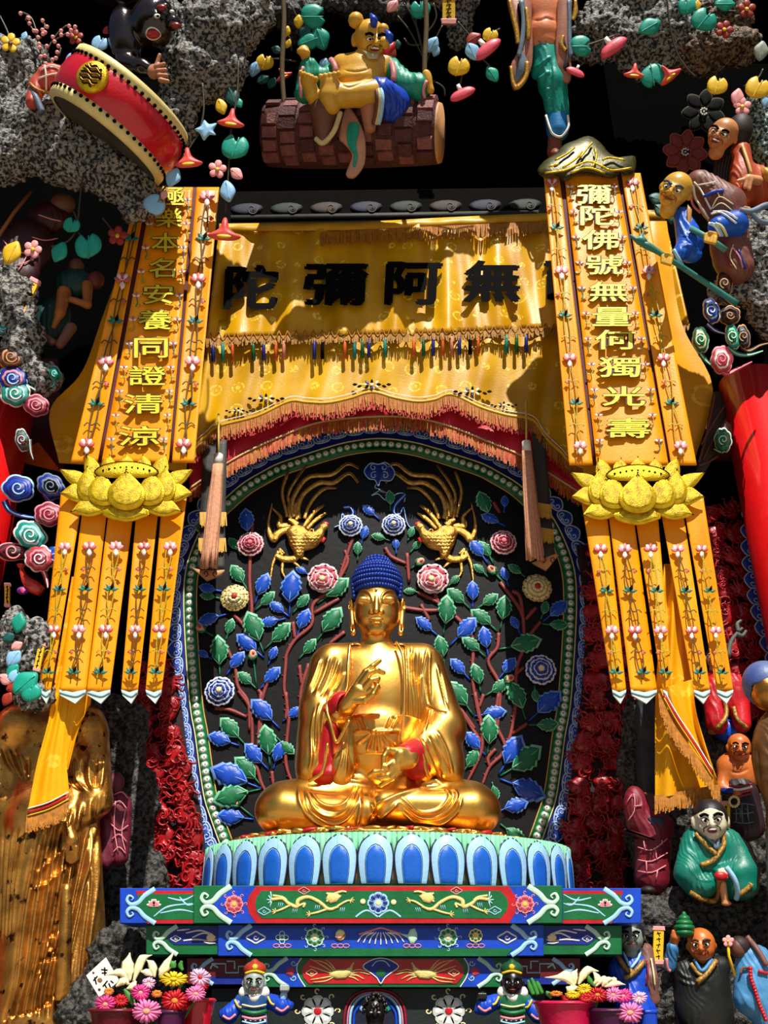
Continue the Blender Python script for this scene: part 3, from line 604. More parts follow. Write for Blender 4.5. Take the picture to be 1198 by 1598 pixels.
for x in (572, 608): m.add(stroke(F1, [(x - 17, 1431), (x - 8, 1424), (x, 1421), (x + 8, 1424), (x + 17, 1431)], 3, 1, 2.2), SKYB)
minicloud(m, F1, 412, 1422, 10, 2.2, SKYB); minicloud(m, F1, 772, 1421, 10, 2.2, SKYB); minicloud(m, F1, 474, 1390, 9, 2.2, PINK); minicloud(m, F1, 712, 1390, 9, 2.2, PINK)
m.build('painted_ornament', b1, False)
dragon(b1, F1, K5, lambda x, y: (x, y), 2.2); dragon(b1, F1, K5, lambda x, y: (1186 - x, y), 2.2)
# ---- middle beam
F2 = Fr(594, 1466, 6.56)
b2 = thing('altar_beam', 'middle altar beam painted blue with eight treasures and white lotus emblems', 'beam')
part('beam_body', slab(F2, rect(340, 1443, 848, 1492), 90, -90, 1), BLUE, b2, False)
part('wing_body', slab(F2, rect(228, 1444, 344, 1490), 80, -86, 1), GREEN, b2, False); part('wing_body', slab(F2, rect(844, 1444, 970, 1490), 80, -86, 1), GREEN, b2, False)
m = MB(); m.add(slab(F2, bpoly(386, 1480, 800, 1480, 790, 1492, 394, 1492), .8, 0), GREEN); m.add(slab(F2, rect(378, 1444, 812, 1449), .8, 0), NAVY)
for sg, X in ((1, lambda x: x), (-1, lambda x: 1190 - x)):
    P2 = lambda *xy: np.array([(X(x), y) for x, y in np.array(xy, float).reshape(-1, 2)])
    ends(m, F2, X(352), 1444, 1491, sg, .6, SKYB, 7); ends(m, F2, X(238), 1445, 1490, sg, -5, PALEG, 6.5)
    m.add(slab(F2, P2(262, 1446, 340, 1446, 340, 1474, 272, 1474, 262, 1466), 1, -6), NAVY)
    for o in ([(300, 1463), (318, 1456), (334, 1462)], [(290, 1456), (312, 1452), (330, 1457)], [(286, 1468), (306, 1466), (324, 1468)], [(322, 1464), (330, 1468), (338, 1466)], [(276, 1452), (296, 1450)], [(318, 1470), (326, 1472), (336, 1472)]): m.add(stroke(F2, P2(*np.array(o).ravel()), [2, 2.6, 1.2], 1, -4.8), WHITE)
    m.add(dome(F2, P2(322, 1461, 330, 1456, 337, 1462, 333, 1469, 324, 1469), 1.6, -4.8), CREAM)
    minicloud(m, F2, X(274), 1465, 8, -4.8); minicloud(m, F2, X(399), 1463, 15, .4)
    rosette(m, F2, X(491), 1463, 15, GREEN, PALEG, CREAM, .4, 8, SKYB)
for x, kind in ((440, 'knot'), (531, 'shell'), (643, 'vase'), (742, 'wheel')):
    for dx in (-9, 0, 9): m.add(stroke(F2, ellipse(x + dx, 1476, 5, 3, 8), 1.4, .8, .4, 0, closed=True), PINK)
    if kind == 'knot':
        for dx, dy in ((-6, 0), (6, 0), (0, -6), (0, 6), (0, 0)): m.add(stroke(F2, ellipse(x + dx, 1463 + dy, 4, 4, 10), 1.5, .9, .5, 0, closed=True), PALEG)
    elif kind == 'shell': m.add(dome(F2, ellipse(x, 1459, 8, 9, 12), 3, .4), CREAM); m.add(stroke(F2, [(x - 8, 1462), (x, 1464), (x + 8, 1458)], 2, 1, 3), RED)
    elif kind == 'vase': m.add(dome(F2, bpoly(x - 3, 1472, x - 7, 1464, x - 20, 1457, x - 7, 1458, x - 3, 1450, x + 4, 1448, x + 8, 1457, x + 8, 1466, x + 3, 1472), 3, .4), PALEG)
    else: rosette(m, F2, x, 1460, 11, GREEN, CREAM, YEL, .5)
for a in range(-4, 5): m.add(stroke(F2, [(594 + a*9, 1474 - abs(a)), (594 + a*7, 1464 - abs(a)*1.2), (594 + a*3.4, 1455)], 1.8, 1, .5), WHITE)
m.add(stroke(F2, [(560, 1458), (580, 1452), (594, 1448), (608, 1452), (628, 1458)], 3, 1, .5), PINK)
m.build('painted_ornament', b2, False)
# ---- lower beam
F3 = Fr(594, 1516, 6.63)
b3 = thing('altar_beam', 'lower altar beam painted with two yellow phoenixes on a red panel', 'beam')
part('beam_body', slab(F3, rect(385, 1494, 810, 1541), 80, -80, 1), GREEN, b3, False)
part('wing_body', slab(F3, rect(292, 1495, 388, 1536), 70, -76, 1), mat('maroon_beam', '#6a1016', .45), b3, False); part('wing_body', slab(F3, rect(806, 1495, 905, 1536), 70, -76, 1), mat('maroon_beam', '#0'), b3, False)
m = MB(); m.add(slab(F3, rect(300, 1524, 388, 1536), .8, -6), NAVY); m.add(slab(F3, rect(806, 1524, 892, 1536), .8, -6), NAVY)
m.add(slab(F3, cr([(482, 1497), (712, 1497), (722, 1508), (724, 1517), (720, 1526), (712, 1535), (482, 1535), (474, 1526), (471, 1517), (473, 1508)], 1, True), 1.2, 0), RED)
g = mat('painted_gold', '#0')
for sg, X in ((1, lambda x: x), (-1, lambda x: 1194 - x)):
    P2 = lambda *xy: np.array([(X(x), y) for x, y in np.array(xy, float).reshape(-1, 2)])
    m.add(slab(F3, P2(427, 1495, 470, 1495, 462, 1508, 466, 1524, 476, 1540, 440, 1540, 428, 1526, 418, 1515), .9, 0), BLUE); ends(m, F3, X(410), 1495, 1540, sg, .6, PALEG, 6.5); ends(m, F3, X(298), 1496, 1536, sg, -5, SKYB, 6)
    m.add(stroke(F3, P2(470, 1495, 463, 1508, 466, 1524, 476, 1540), 1.8, .8, .8), WHITE); m.add(dome(F3, P2(446, 1512, 456, 1508, 460, 1515, 456, 1524, 446, 1520), 1.6, .8), ROSE)
    for yy, f in ((1503, 1), (1526, -1)): m.add(stroke(F3, spiral((X(458), yy), 5, 1.2, 0, 380, 12, f), 1.4, .8, .8, 2), PALEG)
    fp = [(330, 1504), (352, 1504), (352, 1518), (372, 1518), (372, 1508), (384, 1508)]; m.add(stroke(F3, P2(*np.array(fp).ravel()), 2.6, 1, -5, 0), SILVER); m.add(stroke(F3, P2(354, 1500, 366, 1500, 366, 1512), 2.6, 1, -5, 0), SILVER); m.add(stroke(F3, P2(328, 1512, 332, 1506, 340, 1510), 2.6, 1, -5), SILVER)
    ph = MB()
    ph.add(dome(F3, P2(512, 1521, 522, 1513, 540, 1512, 551, 1506, 549, 1518, 540, 1527, 524, 1528), 3, 1.2), g); ph.add(stroke(F3, P2(546, 1512, 549, 1506, 552, 1502), 3, 2, 1.6), g)
    for o in ([(520, 1518), (505, 1508), (484, 1496)], [(522, 1516), (508, 1503), (490, 1498)], [(520, 1520), (500, 1513), (482, 1507)], [(524, 1515), (516, 1504), (508, 1497)], [(520, 1523), (504, 1526), (484, 1529)], [(520, 1525), (508, 1531), (488, 1533)], [(546, 1520), (560, 1517), (577, 1521)], [(546, 1518), (558, 1513), (574, 1516)], [(546, 1522), (556, 1522), (568, 1528)], [(544, 1524), (552, 1526), (560, 1531)]): ph.add(stroke(F3, P2(*np.array(o).ravel()), [2.4, 2.2, 1], 1.4, 1.2), g)
    ph.build('phoenix_figure', b3, label='yellow phoenix'); minicloud(m, F3, X(486), 1518, 9, 1.2, CREAM)
o = cr([(566, 1508), (580, 1498), (594, 1495), (608, 1498), (622, 1508), (610, 1518), (600, 1526), (594, 1535), (588, 1526), (578, 1518)], 3, True)
m.add(slab(F3, o, 1.2, 1), NAVY); m.add(stroke(F3, o, 1.8, .8, 2, 0, closed=True), WHITE); m.add(dome(F3, ellipse(594, 1518, 8, 7, 10), .8, 2), GREEN); m.add(stroke(F3, [(580, 1508), (588, 1500), (600, 1500), (608, 1508)], 2, .8, 2), SKYB)
m.build('painted_ornament', b3, False)
# ---- base panel with white rosettes and a small arched shrine
F4 = Fr(594, 1570, 6.72)
b4 = thing('rosette_frieze', 'dark green altar front with white wheel flowers and a small arched niche', 'panel')
part('panel_board', slab(F4, rect(330, 1543, 850, 2060), 60, -60), mat('green_black', '#1a2422', .5, var=.4), b4, False)
for x in (495.5, 700): m = MB(); rosette(m, F4, x, 1578, 25, WHITE, mat('rosette_edge', '#cfd6d0', .5), RED, .4, 8, CREAM); m.build('rosette', b4, False)
arc = lambda r, h: cr([(585 - r, 1640), (585 - r, 1590), (585 - r*.86, 1562 + (35-h)), (585 - r*.5, 1548 + (35-h)), (585, 1544 + (35-h)), (585 + r*.5, 1548 + (35-h)), (585 + r*.86, 1562 + (35-h)), (585 + r, 1590), (585 + r, 1640)], 4)
for r, h, c, w in ((48, 35, MAROON, 5), (43, 31, PINK, 3), (39, 28, SKYB, 5), (33, 22, BLUE, 5)): part('niche_moulding', stroke(F4, arc(r, h), w, 4, .5, 1), c, b4)
part('niche_back', slab(F4, arc(31, 20), 1.5, 0), mat('niche_navy', '#15182e', .5), b4, False)
for x0, c in ((566, SKYB), (604, TEAL), (572, MINT), (598, SILVER)): part('niche_leaf', dome(F4, bpoly(585 + (x0-585)*.3, 1590, x0 - 6, 1575, x0, 1560, x0 + 6, 1575), 3, 1.5), c, b4)
# ================================================================ the golden seated statue
FG = Fr(588, 1300, 7.42)
bud = thing('buddha_statue', 'golden seated Buddha with blue curled hair on the lotus throne', 'statue')
Kb, Kh = crop(380, 860, 2.852), crop(480, 1000, 4.992)
def rl(K, txt, amp, wid):
    return [(np.array([K(*p) for p in np.array(a.split(), float).reshape(-1, 2)]), amp, wid) for a in txt.split(',')]
C = Clay(FG, 1.15)                     # trunk, neck, head and crossed legs are one body
C.e(587, 1090, 0, 84, 92, 46, k=14).c((525, 1036, -2), (652, 1036, -2), 30, k=18).e(588, 1165, 8, 76, 66, 50, k=14)
C.c((587, 1030, 2), (587, 985, 4), 28, 25, k=8)
C.e(588, 950, 10, 39.5, 44, 38, k=5).e(588, 967, 13, 36, 28, 34, k=10).e(588, 984, 32, 15, 9, 11, k=12)
C.c((587.5, 934, 46), (587, 953, 54), 3.2, 5.4, k=4).e(579.5, 955, 49, 4.5, 4, 4, k=3).e(594.5, 955, 49, 4.5, 4, 4, k=3)
C.e(586.5, 966.5, 48, 13, 3.2, 5, k=2).e(586.5, 972, 47, 9.5, 3.2, 5, k=2)
for x in (567, 606): C.e(x, 937, 40, 12.5, 7.5, 8.5, k=2.5)
face = rl(crop(490, 860, 5.99), '385 430 430 380 480 372 530 410 555 500,620 500 640 410 690 375 740 378 790 430', 2.2, 1.6) + rl(crop(490, 860, 5.99), '415 478 470 490 530 480,640 480 690 490 750 478', -3., 1.3) + rl(crop(490, 860, 5.99), '420 400 470 392 530 440,630 440 690 395 760 410', -1., 1.6) + rl(crop(490, 860, 5.99), '500 645 545 652 575 648 610 652 655 640', -2.6, 1.3) + rl(crop(490, 860, 5.99), '500 770 580 800 670 765', -1.3, 2)
# legs
C.c((548, 1246, 10), (446, 1262, 34), 44, 42, k=12).e(446, 1264, 44, 47, 37, 46, k=12)
C.c((640, 1246, 10), (732, 1262, 34), 44, 42, k=12).e(733, 1265, 44, 47, 37, 46, k=12)
C.e(590, 1268, 36, 122, 33, 58, k=14)
C.c((735, 1264, 62), (600, 1256, 92), 31, 21, k=8).c((446, 1266, 60), (560, 1270, 80), 32, 24, k=8)
lap = rl(K1, '640 615 650 700 690 780 760 840 870 872,700 650 740 740 800 790 880 800 950 760 1000 680 1025 610,715 640 780 715 860 740 930 725 985 665 1008 605,690 680 720 770 800 830 890 845 970 800 1030 700 1045 620,1040 640 1040 760 1020 860', 3.2, 2.6)
lap += rl(K1, '670 620 690 740 740 800 820 850,708 640 760 730 870 770 950 745 1015 610,690 660 730 760 800 810 890 825 965 775 1040 620', -2.4, 1.7)
lap += rl(K2, '-60 700 40 790 130 800 210 770 260 700 225 635,-60 740 60 830 190 830 280 760 310 690 270 630,-60 790 60 880 200 880 310 800 345 700,20 640 120 610 200 590', 3., 2.6) + rl(K2, '-60 720 50 812 170 815 245 765 290 690,-60 765 60 856 200 856 300 780 330 695', -2.2, 1.7)
lap += rl(Kb, '560 1190 600 1130 680 1090 780 1060 880 1040,590 1200 640 1160 690 1120', 3.5, 3) + rl(Kb, '580 1040 570 1100 585 1150 560 1200', -3, 2) + rl(Kb, '300 1020 420 1015 560 1035,780 1060 830 1030 890 1035', 3, 3)
C.part('body', GOLD, bud, face + lap, 2)
# outer robe over both shoulders
C = Clay(FG, 1.4)
C.e(587, 1092, 1, 92, 96, 49, k=14).c((520, 1034, -2), (657, 1034, -2), 33, k=18).e(588, 1180, -6, 84, 60, 50, k=14)
C.b(588, 1075, 62, 41, 84, 60, 4, k=2, neg=True).e(588, 985, 30, 38, 30, 50, k=3, neg=True)
C.c((512, 1044, -2), (500, 1108, 16), 33, 36, k=12).e(496, 1150, 20, 34, 68, 36, 4, k=14).e(487, 1196, 26, 27, 40, 38, k=12)
C.c((664, 1044, -2), (690, 1124, 14), 33, 34, k=12).c((692, 1138, 22), (655, 1176, 58), 37, 30, k=12).e(697, 1186, 30, 28, 50, 42, -6, k=12).e(660, 1195, 55, 22, 26, 24, k=10)
C.c((507, 1130, 30), (530, 1114, 58), 30, 20, k=10)
C.c((528, 1112, 62), (545, 1094, 84), 12, 13, k=1, neg=True).c((640, 1184, 72), (610, 1182, 92), 20, 20, k=1, neg=True)
rob = rl(Kh, '100 140 60 260 0 400,170 120 130 260 60 420,250 150 200 290 110 440,290 240 250 330 200 400,310 330 330 150 335 40,60 520 30 700 30 900 10 1020,100 480 70 620 60 860,130 520 110 720 110 900 60 1040,900 130 880 300 880 480,830 60 820 250 850 480 840 700,790 50 790 250 810 480 800 740,760 40 770 300 770 700,950 90 945 250 960 480,1000 180 1040 360 1090 540,960 520 940 620 900 720,930 740 1000 900 1080 1060,880 760 960 940 1010 1080,1000 700 1080 850 1130 1040,850 780 900 900 940 1040', 3.2, 2.2)
rob += rl(Kh, '130 140 90 270 30 410,210 130 160 290 90 430,265 200 220 320 160 430,930 60 900 200 880 290,920 300 930 420 945 500,860 80 850 300 870 500 860 700,810 60 805 300 830 600,920 505 1000 545 1090 560,1030 240 1060 380 1085 520,970 540 950 640,905 760 980 920 1045 1080,960 730 1040 900 1110 1050', -2.6, 1.5)
C.part('robe', GOLD, bud, rob, 2)
for pts, w in (([(546, 1004), (543, 1040), (541, 1075), (528, 1098)], 5), ([(618, 1002), (628, 1022), (631, 1060), (630, 1116), (625, 1160)], 5)):
    q = [FG.p(x, y, z) for (x, y), z in zip(pts, (38, 52, 58, 62, 66))]; part('collar_edge', tube(cr(q, 6), .012, 8), GOLD, bud)
# sleeve mouths with red lining
C = Clay(FG, 1.6)
C.c((512, 1122, 40), (534, 1100, 66), 21, 22, k=6).e(514, 1150, 44, 15, 44, 26, 10, k=8).e(509, 1190, 40, 18, 40, 26, 8, k=8).e(506, 1210, 44, 22, 16, 26, k=6)
C.c((530, 1108, 68), (548, 1090, 90), 13, 13, k=2, neg=True)
C.part('sleeve_lining', mat('lining_red', '#b3121a', .45, var=.3), bud, rl(Kh, '200 640 230 720 250 800,150 860 140 960 90 1060,190 900 180 1060', 2, 2), label='red sleeve lining')
C = Clay(FG, 1.6); C.c((664, 1170, 56), (634, 1180, 84), 24, 20, k=6).e(652, 1198, 62, 24, 19, 24, k=8); C.c((634, 1181, 84), (605, 1183, 100), 13.5, 14, k=2, neg=True)
C.part('sleeve_lining', mat('lining_red', '#0'), bud, label='red sleeve lining')
part('sleeve_hem', tube(cr([FG.p(*p) for p in ((512, 1089, 60), (510, 1108, 72), (516, 1130, 76), (524, 1158, 76), (534, 1146, 80), (545, 1124, 84))], 8), .014, 8), GOLD, bud)
part('sleeve_hem', tube(cr([FG.p(*p) for p in ((511, 1160, 68), (507, 1190, 70), (500, 1208, 70), (482, 1219, 66))], 8), .013, 8), GOLD, bud)
part('sleeve_hem', tube(cr([FG.p(*p) for p in ((628, 1164, 86), (648, 1160, 84), (658, 1176, 84), (664, 1200, 82), (668, 1213, 76))], 8), .014, 8), GOLD, bud)
C = Clay(FG, 1.6); C.e(540, 1170, 48, 17, 60, 14, 3, k=5).e(532, 1196, 50, 20, 30, 16, k=6); C.part('robe_front', GOLD, bud, rl(Kh, '280 780 270 900 220 1060,320 640 310 800 290 1060,340 760 350 900 370 1000', 2.5, 2))
# sash and knot across the belly
C = Clay(FG, 1.6); C.e(589, 1148, 6, 76, 78, 60, k=4); C.b(589, 1060, 62, 90, 54, 60, 1, k=1, neg=True).b(589, 1232, 62, 90, 54, 60, 1, k=1, neg=True)
C.part('sash', GOLD, bud, rl(Kh, '380 600 420 700,430 590 470 690,700 590 650 690,650 590 610 690,500 720 380 810,510 720 460 860,530 720 530 870,560 720 590 860,580 715 680 820', 3, 2) + rl(Kh, '345 720 420 705 500 710 600 705 730 705', 4, 3) + rl(Kh, '405 600 440 690,680 590 630 690,500 730 420 800,520 730 495 860,545 730 560 860,570 725 630 830', -2, 1.4))
part('sash_knot', ball(FG.p(583, 1142, 70), FG.s * np.array([6, 5, 5])), GOLD, bud)
# hands: each with five fingers
def hand(name, palm, fingers, wrist):
    C = Clay(FG, .85); C.ch(wrist, [11.5, 10, 11], 5)
    for a, b, r1, r2 in palm: C.c(a, b, r1, r2, 7)
    for f in fingers:
        n = len(f); C.ch(f, np.linspace(5.9, 3.9, n).tolist(), 1.6)
    return C.part(name, GOLD, bud, (), 1)
hand('raised_hand', [((541, 1103, 82), (558, 1078, 94), 12, 13), ((546, 1100, 86), (566, 1082, 96), 10, 11)],
     [[(556, 1070, 96), (570, 1049, 100), (581, 1040, 101), (592, 1031, 101)], [(561, 1072, 99), (576, 1050, 107), (588, 1046, 108), (598, 1050, 105)], [(567, 1076, 101), (579, 1062, 109), (589, 1059, 108), (587, 1067, 104)], [(569, 1084, 99), (581, 1075, 106), (589, 1073, 105), (587, 1081, 102)], [(553, 1094, 96), (570, 1094, 105), (582, 1084, 109), (589, 1070, 109)]],
     [(512, 1132, 46), (528, 1118, 64), (542, 1102, 80)])
hand('lowered_hand', [((640, 1180, 88), (624, 1178, 98), 13, 12), ((638, 1188, 90), (620, 1192, 98), 12, 11)],
     [[(618, 1172, 102), (605, 1171, 107), (599, 1181, 109), (598, 1194, 107)], [(612, 1190, 103), (602, 1197, 109), (598, 1196, 110)], [(614, 1194, 103), (597, 1204, 107), (584, 1205, 106), (576, 1210, 103)], [(616, 1199, 101), (604, 1211, 104), (594, 1214, 103), (583, 1212, 101)], [(622, 1203, 98), (612, 1214, 100), (604, 1219, 99), (594, 1226, 97)]],
     [(664, 1174, 60), (652, 1178, 76), (640, 1182, 88)])
# ears, hair
for sg in (-1, 1):
    C = Clay(FG, 1.2); X = lambda x: 588 + sg * x
    C.e(X(40), 944, 2, 5, 13, 9, k=4).c((X(40), 950, 3), (X(37), 988, 12), 4.6, 5.4, k=5).e(X(42), 944, 6, 2.2, 8, 5, k=2, neg=True).e(X(38), 980, 14, 1.5, 6, 8, k=2, neg=True); C.part('ear', GOLD, bud, (), 1)
HB = mat('hair_blue', '#12389c', .4, var=.25)
C = Clay(FG, 1.5); C.e(588, 911, 2, 42.5, 40, 42, k=4).e(588, 884, 0, 25, 17, 25, k=8).b(588, 956, 60, 35.5, 45, 54, 2, k=3, neg=True).b(588, 1000, 0, 60, 40, 60, 1, k=1, neg=True)
hair = C.part('hair', HB, bud)
m = MB(); ctr = FG.loc(588, 911, 2)
for row in range(10):
    th = R(-24 + row * 12.); n = int(30 * math.cos(th)) + 3
    for j in range(n):
        ph = R(-112 + 224 * (j + .5 * (row % 2)) / n); q = ctr + np.array([43*math.cos(th)*math.sin(ph), 40.5*math.sin(th), 42.5*math.cos(th)*math.cos(ph)]); m.add(ball(FG.out(q[None])[0], FG.s*3.7, 6, 4), HB)
for row in range(3):
    th = R(15 + row * 24); n = 16 - 4*row; c2 = FG.loc(588, 884, 0)
    for j in range(n): ph = R(-110 + 220 * j / (n-1)); q = c2 + np.array([25*math.cos(th)*math.sin(ph), 18*math.sin(th), 25*math.cos(th)*math.cos(ph)]); m.add(ball(FG.out(q[None])[0], FG.s*3.6, 6, 4), HB)
for sg in (-1, 1):
    for r_ in range(4):
        for c_ in range(3): q = ctr + np.array([sg*(42 - .8*r_), -8 - r_*7, 14 - c_*9]); m.add(ball(FG.out(q[None])[0], FG.s*3.7, 6, 4), HB)
m.build('hair_curls', hair)
part('hair_jewel', ball(FG.p(587, 886, 32), FG.s*np.array([9, 5, 4])), PINK, hair, label='pink hair jewel')
part('forehead_mark', ball(FG.p(587, 920, 46), FG.s*np.array([2.6, 2, 2.6])), mat('silver_dot', '#c8c8c0', .3, .7), bud, label='silver forehead dot')
# red and gold hem ruffled on the throne
m = MB(); r_ = random.Random(3)
for i in range(46):
    a = -math.pi*(.06 + .88*i/45); x, y = LX - .07 + 1.0*math.cos(a), LY - .17 + .74*math.sin(a)
    q = [np.array([x + .085*dx, y + .02*math.sin(3*dx + i), 2.512 + .03*abs(math.sin(i*1.3 + dx))]) for dx in (-1, -.3, .4, 1)]; m.add(tube(cr(q, 3), r_.uniform(.010, .018), 6), GOLD if i % 5 else mat('lining_red', '#0'))
el_ = lambda z, k: (np.array([LX - .07, LY - .17, z]), k)
m.build('robe_hem', bud)
part('seat_cloth', lathe([(1.0, 0), (1.02, .012), (1.0, .03), (.7, .05)], (LX - .07, LY - .17, 2.503), 72, 1.02, .76), OLDGOLD, bud, label='gilded cloth edge under the legs')
# ================================================================ cloth
def silk(name, col, col2, motif=None, sc=3.2, rough=.38, ring=(.2, .27)):
    """satin with woven medallions"""
    if name in MATS: return MATS[name]
    m = mat(name, col, rough, 0., col2=col2, scale=2.5, bump=.1, bscale=60, spec=.3); t = m.node_tree; n = t.nodes; L = t.links; b = n['Principled BSDF']
    if motif:
        tc = n.new('ShaderNodeTexCoord'); sx = n.new('ShaderNodeSeparateXYZ'); cb = n.new('ShaderNodeCombineXYZ'); L.new(tc.outputs['Object'], sx.inputs[0]); L.new(sx.outputs[0], cb.inputs[0]); L.new(sx.outputs[2], cb.inputs[1])
        v = n.new('ShaderNodeTexVoronoi'); v.inputs['Scale'].default_value = sc; v.inputs['Randomness'].default_value = .35; L.new(cb.outputs[0], v.inputs['Vector'])
        r = n.new('ShaderNodeValToRGB'); r.color_ramp.interpolation = 'CONSTANT'; e = r.color_ramp.elements; e[0].position = 0; e[0].color = (.9, .9, .9, 1); e[1].position = .1; e[1].color = (.15, .15, .15, 1)
        for p, c in ((ring[0], .9), (ring[1], 0)): q = e.new(p); q.color = (c, c, c, 1)
        L.new(v.outputs['Distance'], r.inputs[0]); ns = n.new('ShaderNodeTexNoise'); ns.inputs['Scale'].default_value = sc*9; L.new(cb.outputs[0], ns.inputs['Vector'])
        rr = n.new('ShaderNodeValToRGB'); rr.color_ramp.elements[0].position = .42; rr.color_ramp.elements[1].position = .55; L.new(ns.outputs['Fac'], rr.inputs[0])
        mu = n.new('ShaderNodeMath'); mu.operation = 'MULTIPLY'; L.new(r.outputs[0], mu.inputs[0]); L.new(rr.outputs[0], mu.inputs[1])
        mx = n.new('ShaderNodeMix'); mx.data_type = 'RGBA'; L.new(mu.outputs[0], mx.inputs[0]); old = b.inputs['Base Color'].links[0].from_socket; L.new(old, mx.inputs[6]); mx.inputs[7].default_value = (*lin(motif), 1); L.new(mx.outputs[2], b.inputs['Base Color'])
    return m
BROC = silk('brocade_yellow', '#e0aa06', '#c08a04', '#f6dc58', 4.2)
BROC2 = silk('brocade_figured', '#dca806', '#b88604', '#f4d350', 4.0)
SATIN = silk('banner_satin', '#ffa608', '#fa9200')
GCLOTH = silk('gold_drape', '#f0ac08', '#d89006', '#f4c43a', 2.0)
FRG = mat('fringe_gold', '#c27a1a', .7, var=.5, scale=30); FRR = mat('fringe_rust', '#c2402a', .7, var=.4, scale=30)
def sheet(fr, top, bot, nu, nv, z, thick=1.2):
    """a hanging cloth between an upper and a lower edge; z(u,v) its folds, with a real thickness"""
    T, B = resample(cr(top, 6), nu), resample(cr(bot, 6), nu); u = np.linspace(0, 1, nu)[:, None]; v = np.linspace(0, 1, nv)[None]
    X = T[:, :1]*(1 - v) + B[:, :1]*v; Y = T[:, 1:]*(1 - v) + B[:, 1:]*v; Z = z(u, v) + 0*u + 0*v
    Vf = fr.p(X.ravel(), Y.ravel(), Z.ravel()); Vb = Vf + fr.n*fr.s*thick; F = gridF(nu, nv); n = nu*nv
    F = [f[::-1] for f in F] + [tuple(i + n for i in f) for f in F]
    edge = [i*nv for i in range(nu)] + [(nu-1)*nv + j for j in range(1, nv)] + [i*nv + nv-1 for i in range(nu-2, -1, -1)] + [j for j in range(nv-2, 0, -1)]
    F += [(edge[i], edge[(i+1) % len(edge)], edge[(i+1) % len(edge)] + n, edge[i] + n) for i in range(len(edge))]
    return np.concatenate([Vf, Vb]), F
def fringe(fr, path, ln, n, z, w=1.1, jit=.3, seed=1, slant=0.):
    """hundreds of short threads hanging from an edge"""
    r = np.random.default_rng(seed); p = resample(cr(path, 6), n); V, F = [], []; zz = z if np.ndim(z) else np.full(n, float(z))
    l = ln*(1 - jit*r.random(n)); dx = r.normal(0, 1.2, n) + slant; k = 0
    a = fr.p(p[:, 0] - w, p[:, 1], zz + 1); b = fr.p(p[:, 0] + w, p[:, 1], zz + 1); c = fr.p(p[:, 0] + dx + w*.8, p[:, 1] + l, zz + 2 + r.random(n)*2); d = fr.p(p[:, 0] + dx - w*.8, p[:, 1] + l, zz + 2 + r.random(n)*2)
    V = np.stack([a, b, c, d], 1).reshape(-1, 3); F = np.arange(4*n).reshape(-1, 4); V2 = V + fr.n*fr.s*1.2
    return join((V, F[:, ::-1]), (V2, F))
# ---------------------------------------------------------------- painted lintel over the curtain; the shade on it is put into its dark colours
FL_ = Fr(590, 330, 8.25)
lint = thing('painted_lintel', 'dim painted wooden lintel with shade-darkened scrolls above the yellow curtain', 'beam')
part('lintel_board', slab(FL_, bpoly(300, 300, 900, 292, 900, 352, 300, 356), 60, -60, 1), mat('shaded_lintel_wood', '#0d0a08', .9, spec=.05), lint, False)
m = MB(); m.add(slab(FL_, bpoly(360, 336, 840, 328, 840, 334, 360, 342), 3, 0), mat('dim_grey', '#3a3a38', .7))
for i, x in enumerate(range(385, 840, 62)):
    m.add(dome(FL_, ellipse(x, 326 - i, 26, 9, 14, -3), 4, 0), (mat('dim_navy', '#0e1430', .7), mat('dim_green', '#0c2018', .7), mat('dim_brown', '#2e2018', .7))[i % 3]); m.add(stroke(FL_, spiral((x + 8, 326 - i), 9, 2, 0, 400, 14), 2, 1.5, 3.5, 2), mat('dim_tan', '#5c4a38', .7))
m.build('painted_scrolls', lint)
# ---------------------------------------------------------------- yellow curtain with characters
FC = Fr(590, 600, 8.1)
cur = thing('altar_curtain', 'yellow brocade altar curtain with black characters and scalloped fringed lower edge', 'curtain')
wav = lambda u, v: 4*np.sin(u*61 + 3*v) + 3*np.sin(u*113 + 1.3) + 2.2*np.sin(u*29 + 5*v)
CTOP = [(342, 352), (420, 351), (560, 349), (700, 342), (840, 336), (1035, 330)]
CMID = [(322, 528), (420, 524), (580, 522), (700, 519), (840, 512), (1075, 505)]
ARCH = [(300, 700), (320, 684), (340, 668), (400, 652), (450, 629), (478, 630), (510, 631), (545, 624), (580, 614), (615, 623), (650, 629), (678, 626), (705, 618), (750, 638), (790, 650), (831, 658), (851, 685), (875, 708), (900, 728), (1000, 760)]
part('lower_panel', sheet(FC, [(328, 500), (580, 500), (840, 490), (1040, 485)], ARCH, 140, 24, lambda u, v: wav(u, v)*.45), BROC2, cur)
part('upper_panel', sheet(FC, CTOP, CMID, 160, 22, lambda u, v: 9 + wav(u, v)*(.8 + .4*v)), BROC, cur)
part('heading_band', sheet(FC, [(x, y - 3) for x, y in CTOP], [(x, y + 9) for x, y in CTOP], 80, 3, lambda u, v: 15 + wav(u, v)*.3), silk('heading_satin', '#e0ac20', '#c8900e'), cur)
for ch, x, y, w, h, sh in (('陀', 392, 448, 82, 66, -.05), ('彌', 524, 444, 94, 64, -.05), ('阿', 645, 442, 82, 64, -.05), ('無', 768, 439, 84, 62, -.05), ('南', 892, 434, 84, 64, 0)):
    part('character', write(FC, ch, x, y, w, h, 18, 2, .044, sh), INK, cur, False, label='black brush character')
o = part('upper_fringe', fringe(FC, [(500, 362), (700, 352), (840, 346), (1000, 340)], 22, 190, 17, seed=2), FRG, cur); o['kind'] = 'stuff'
o = part('middle_fringe', fringe(FC, CMID, 15, 420, 14, 1., .5, 3), mat('fringe_olive', '#b07a1c', .7, var=.4), cur); o['kind'] = 'stuff'
m = MB()                               # knotted net heading of the middle fringe
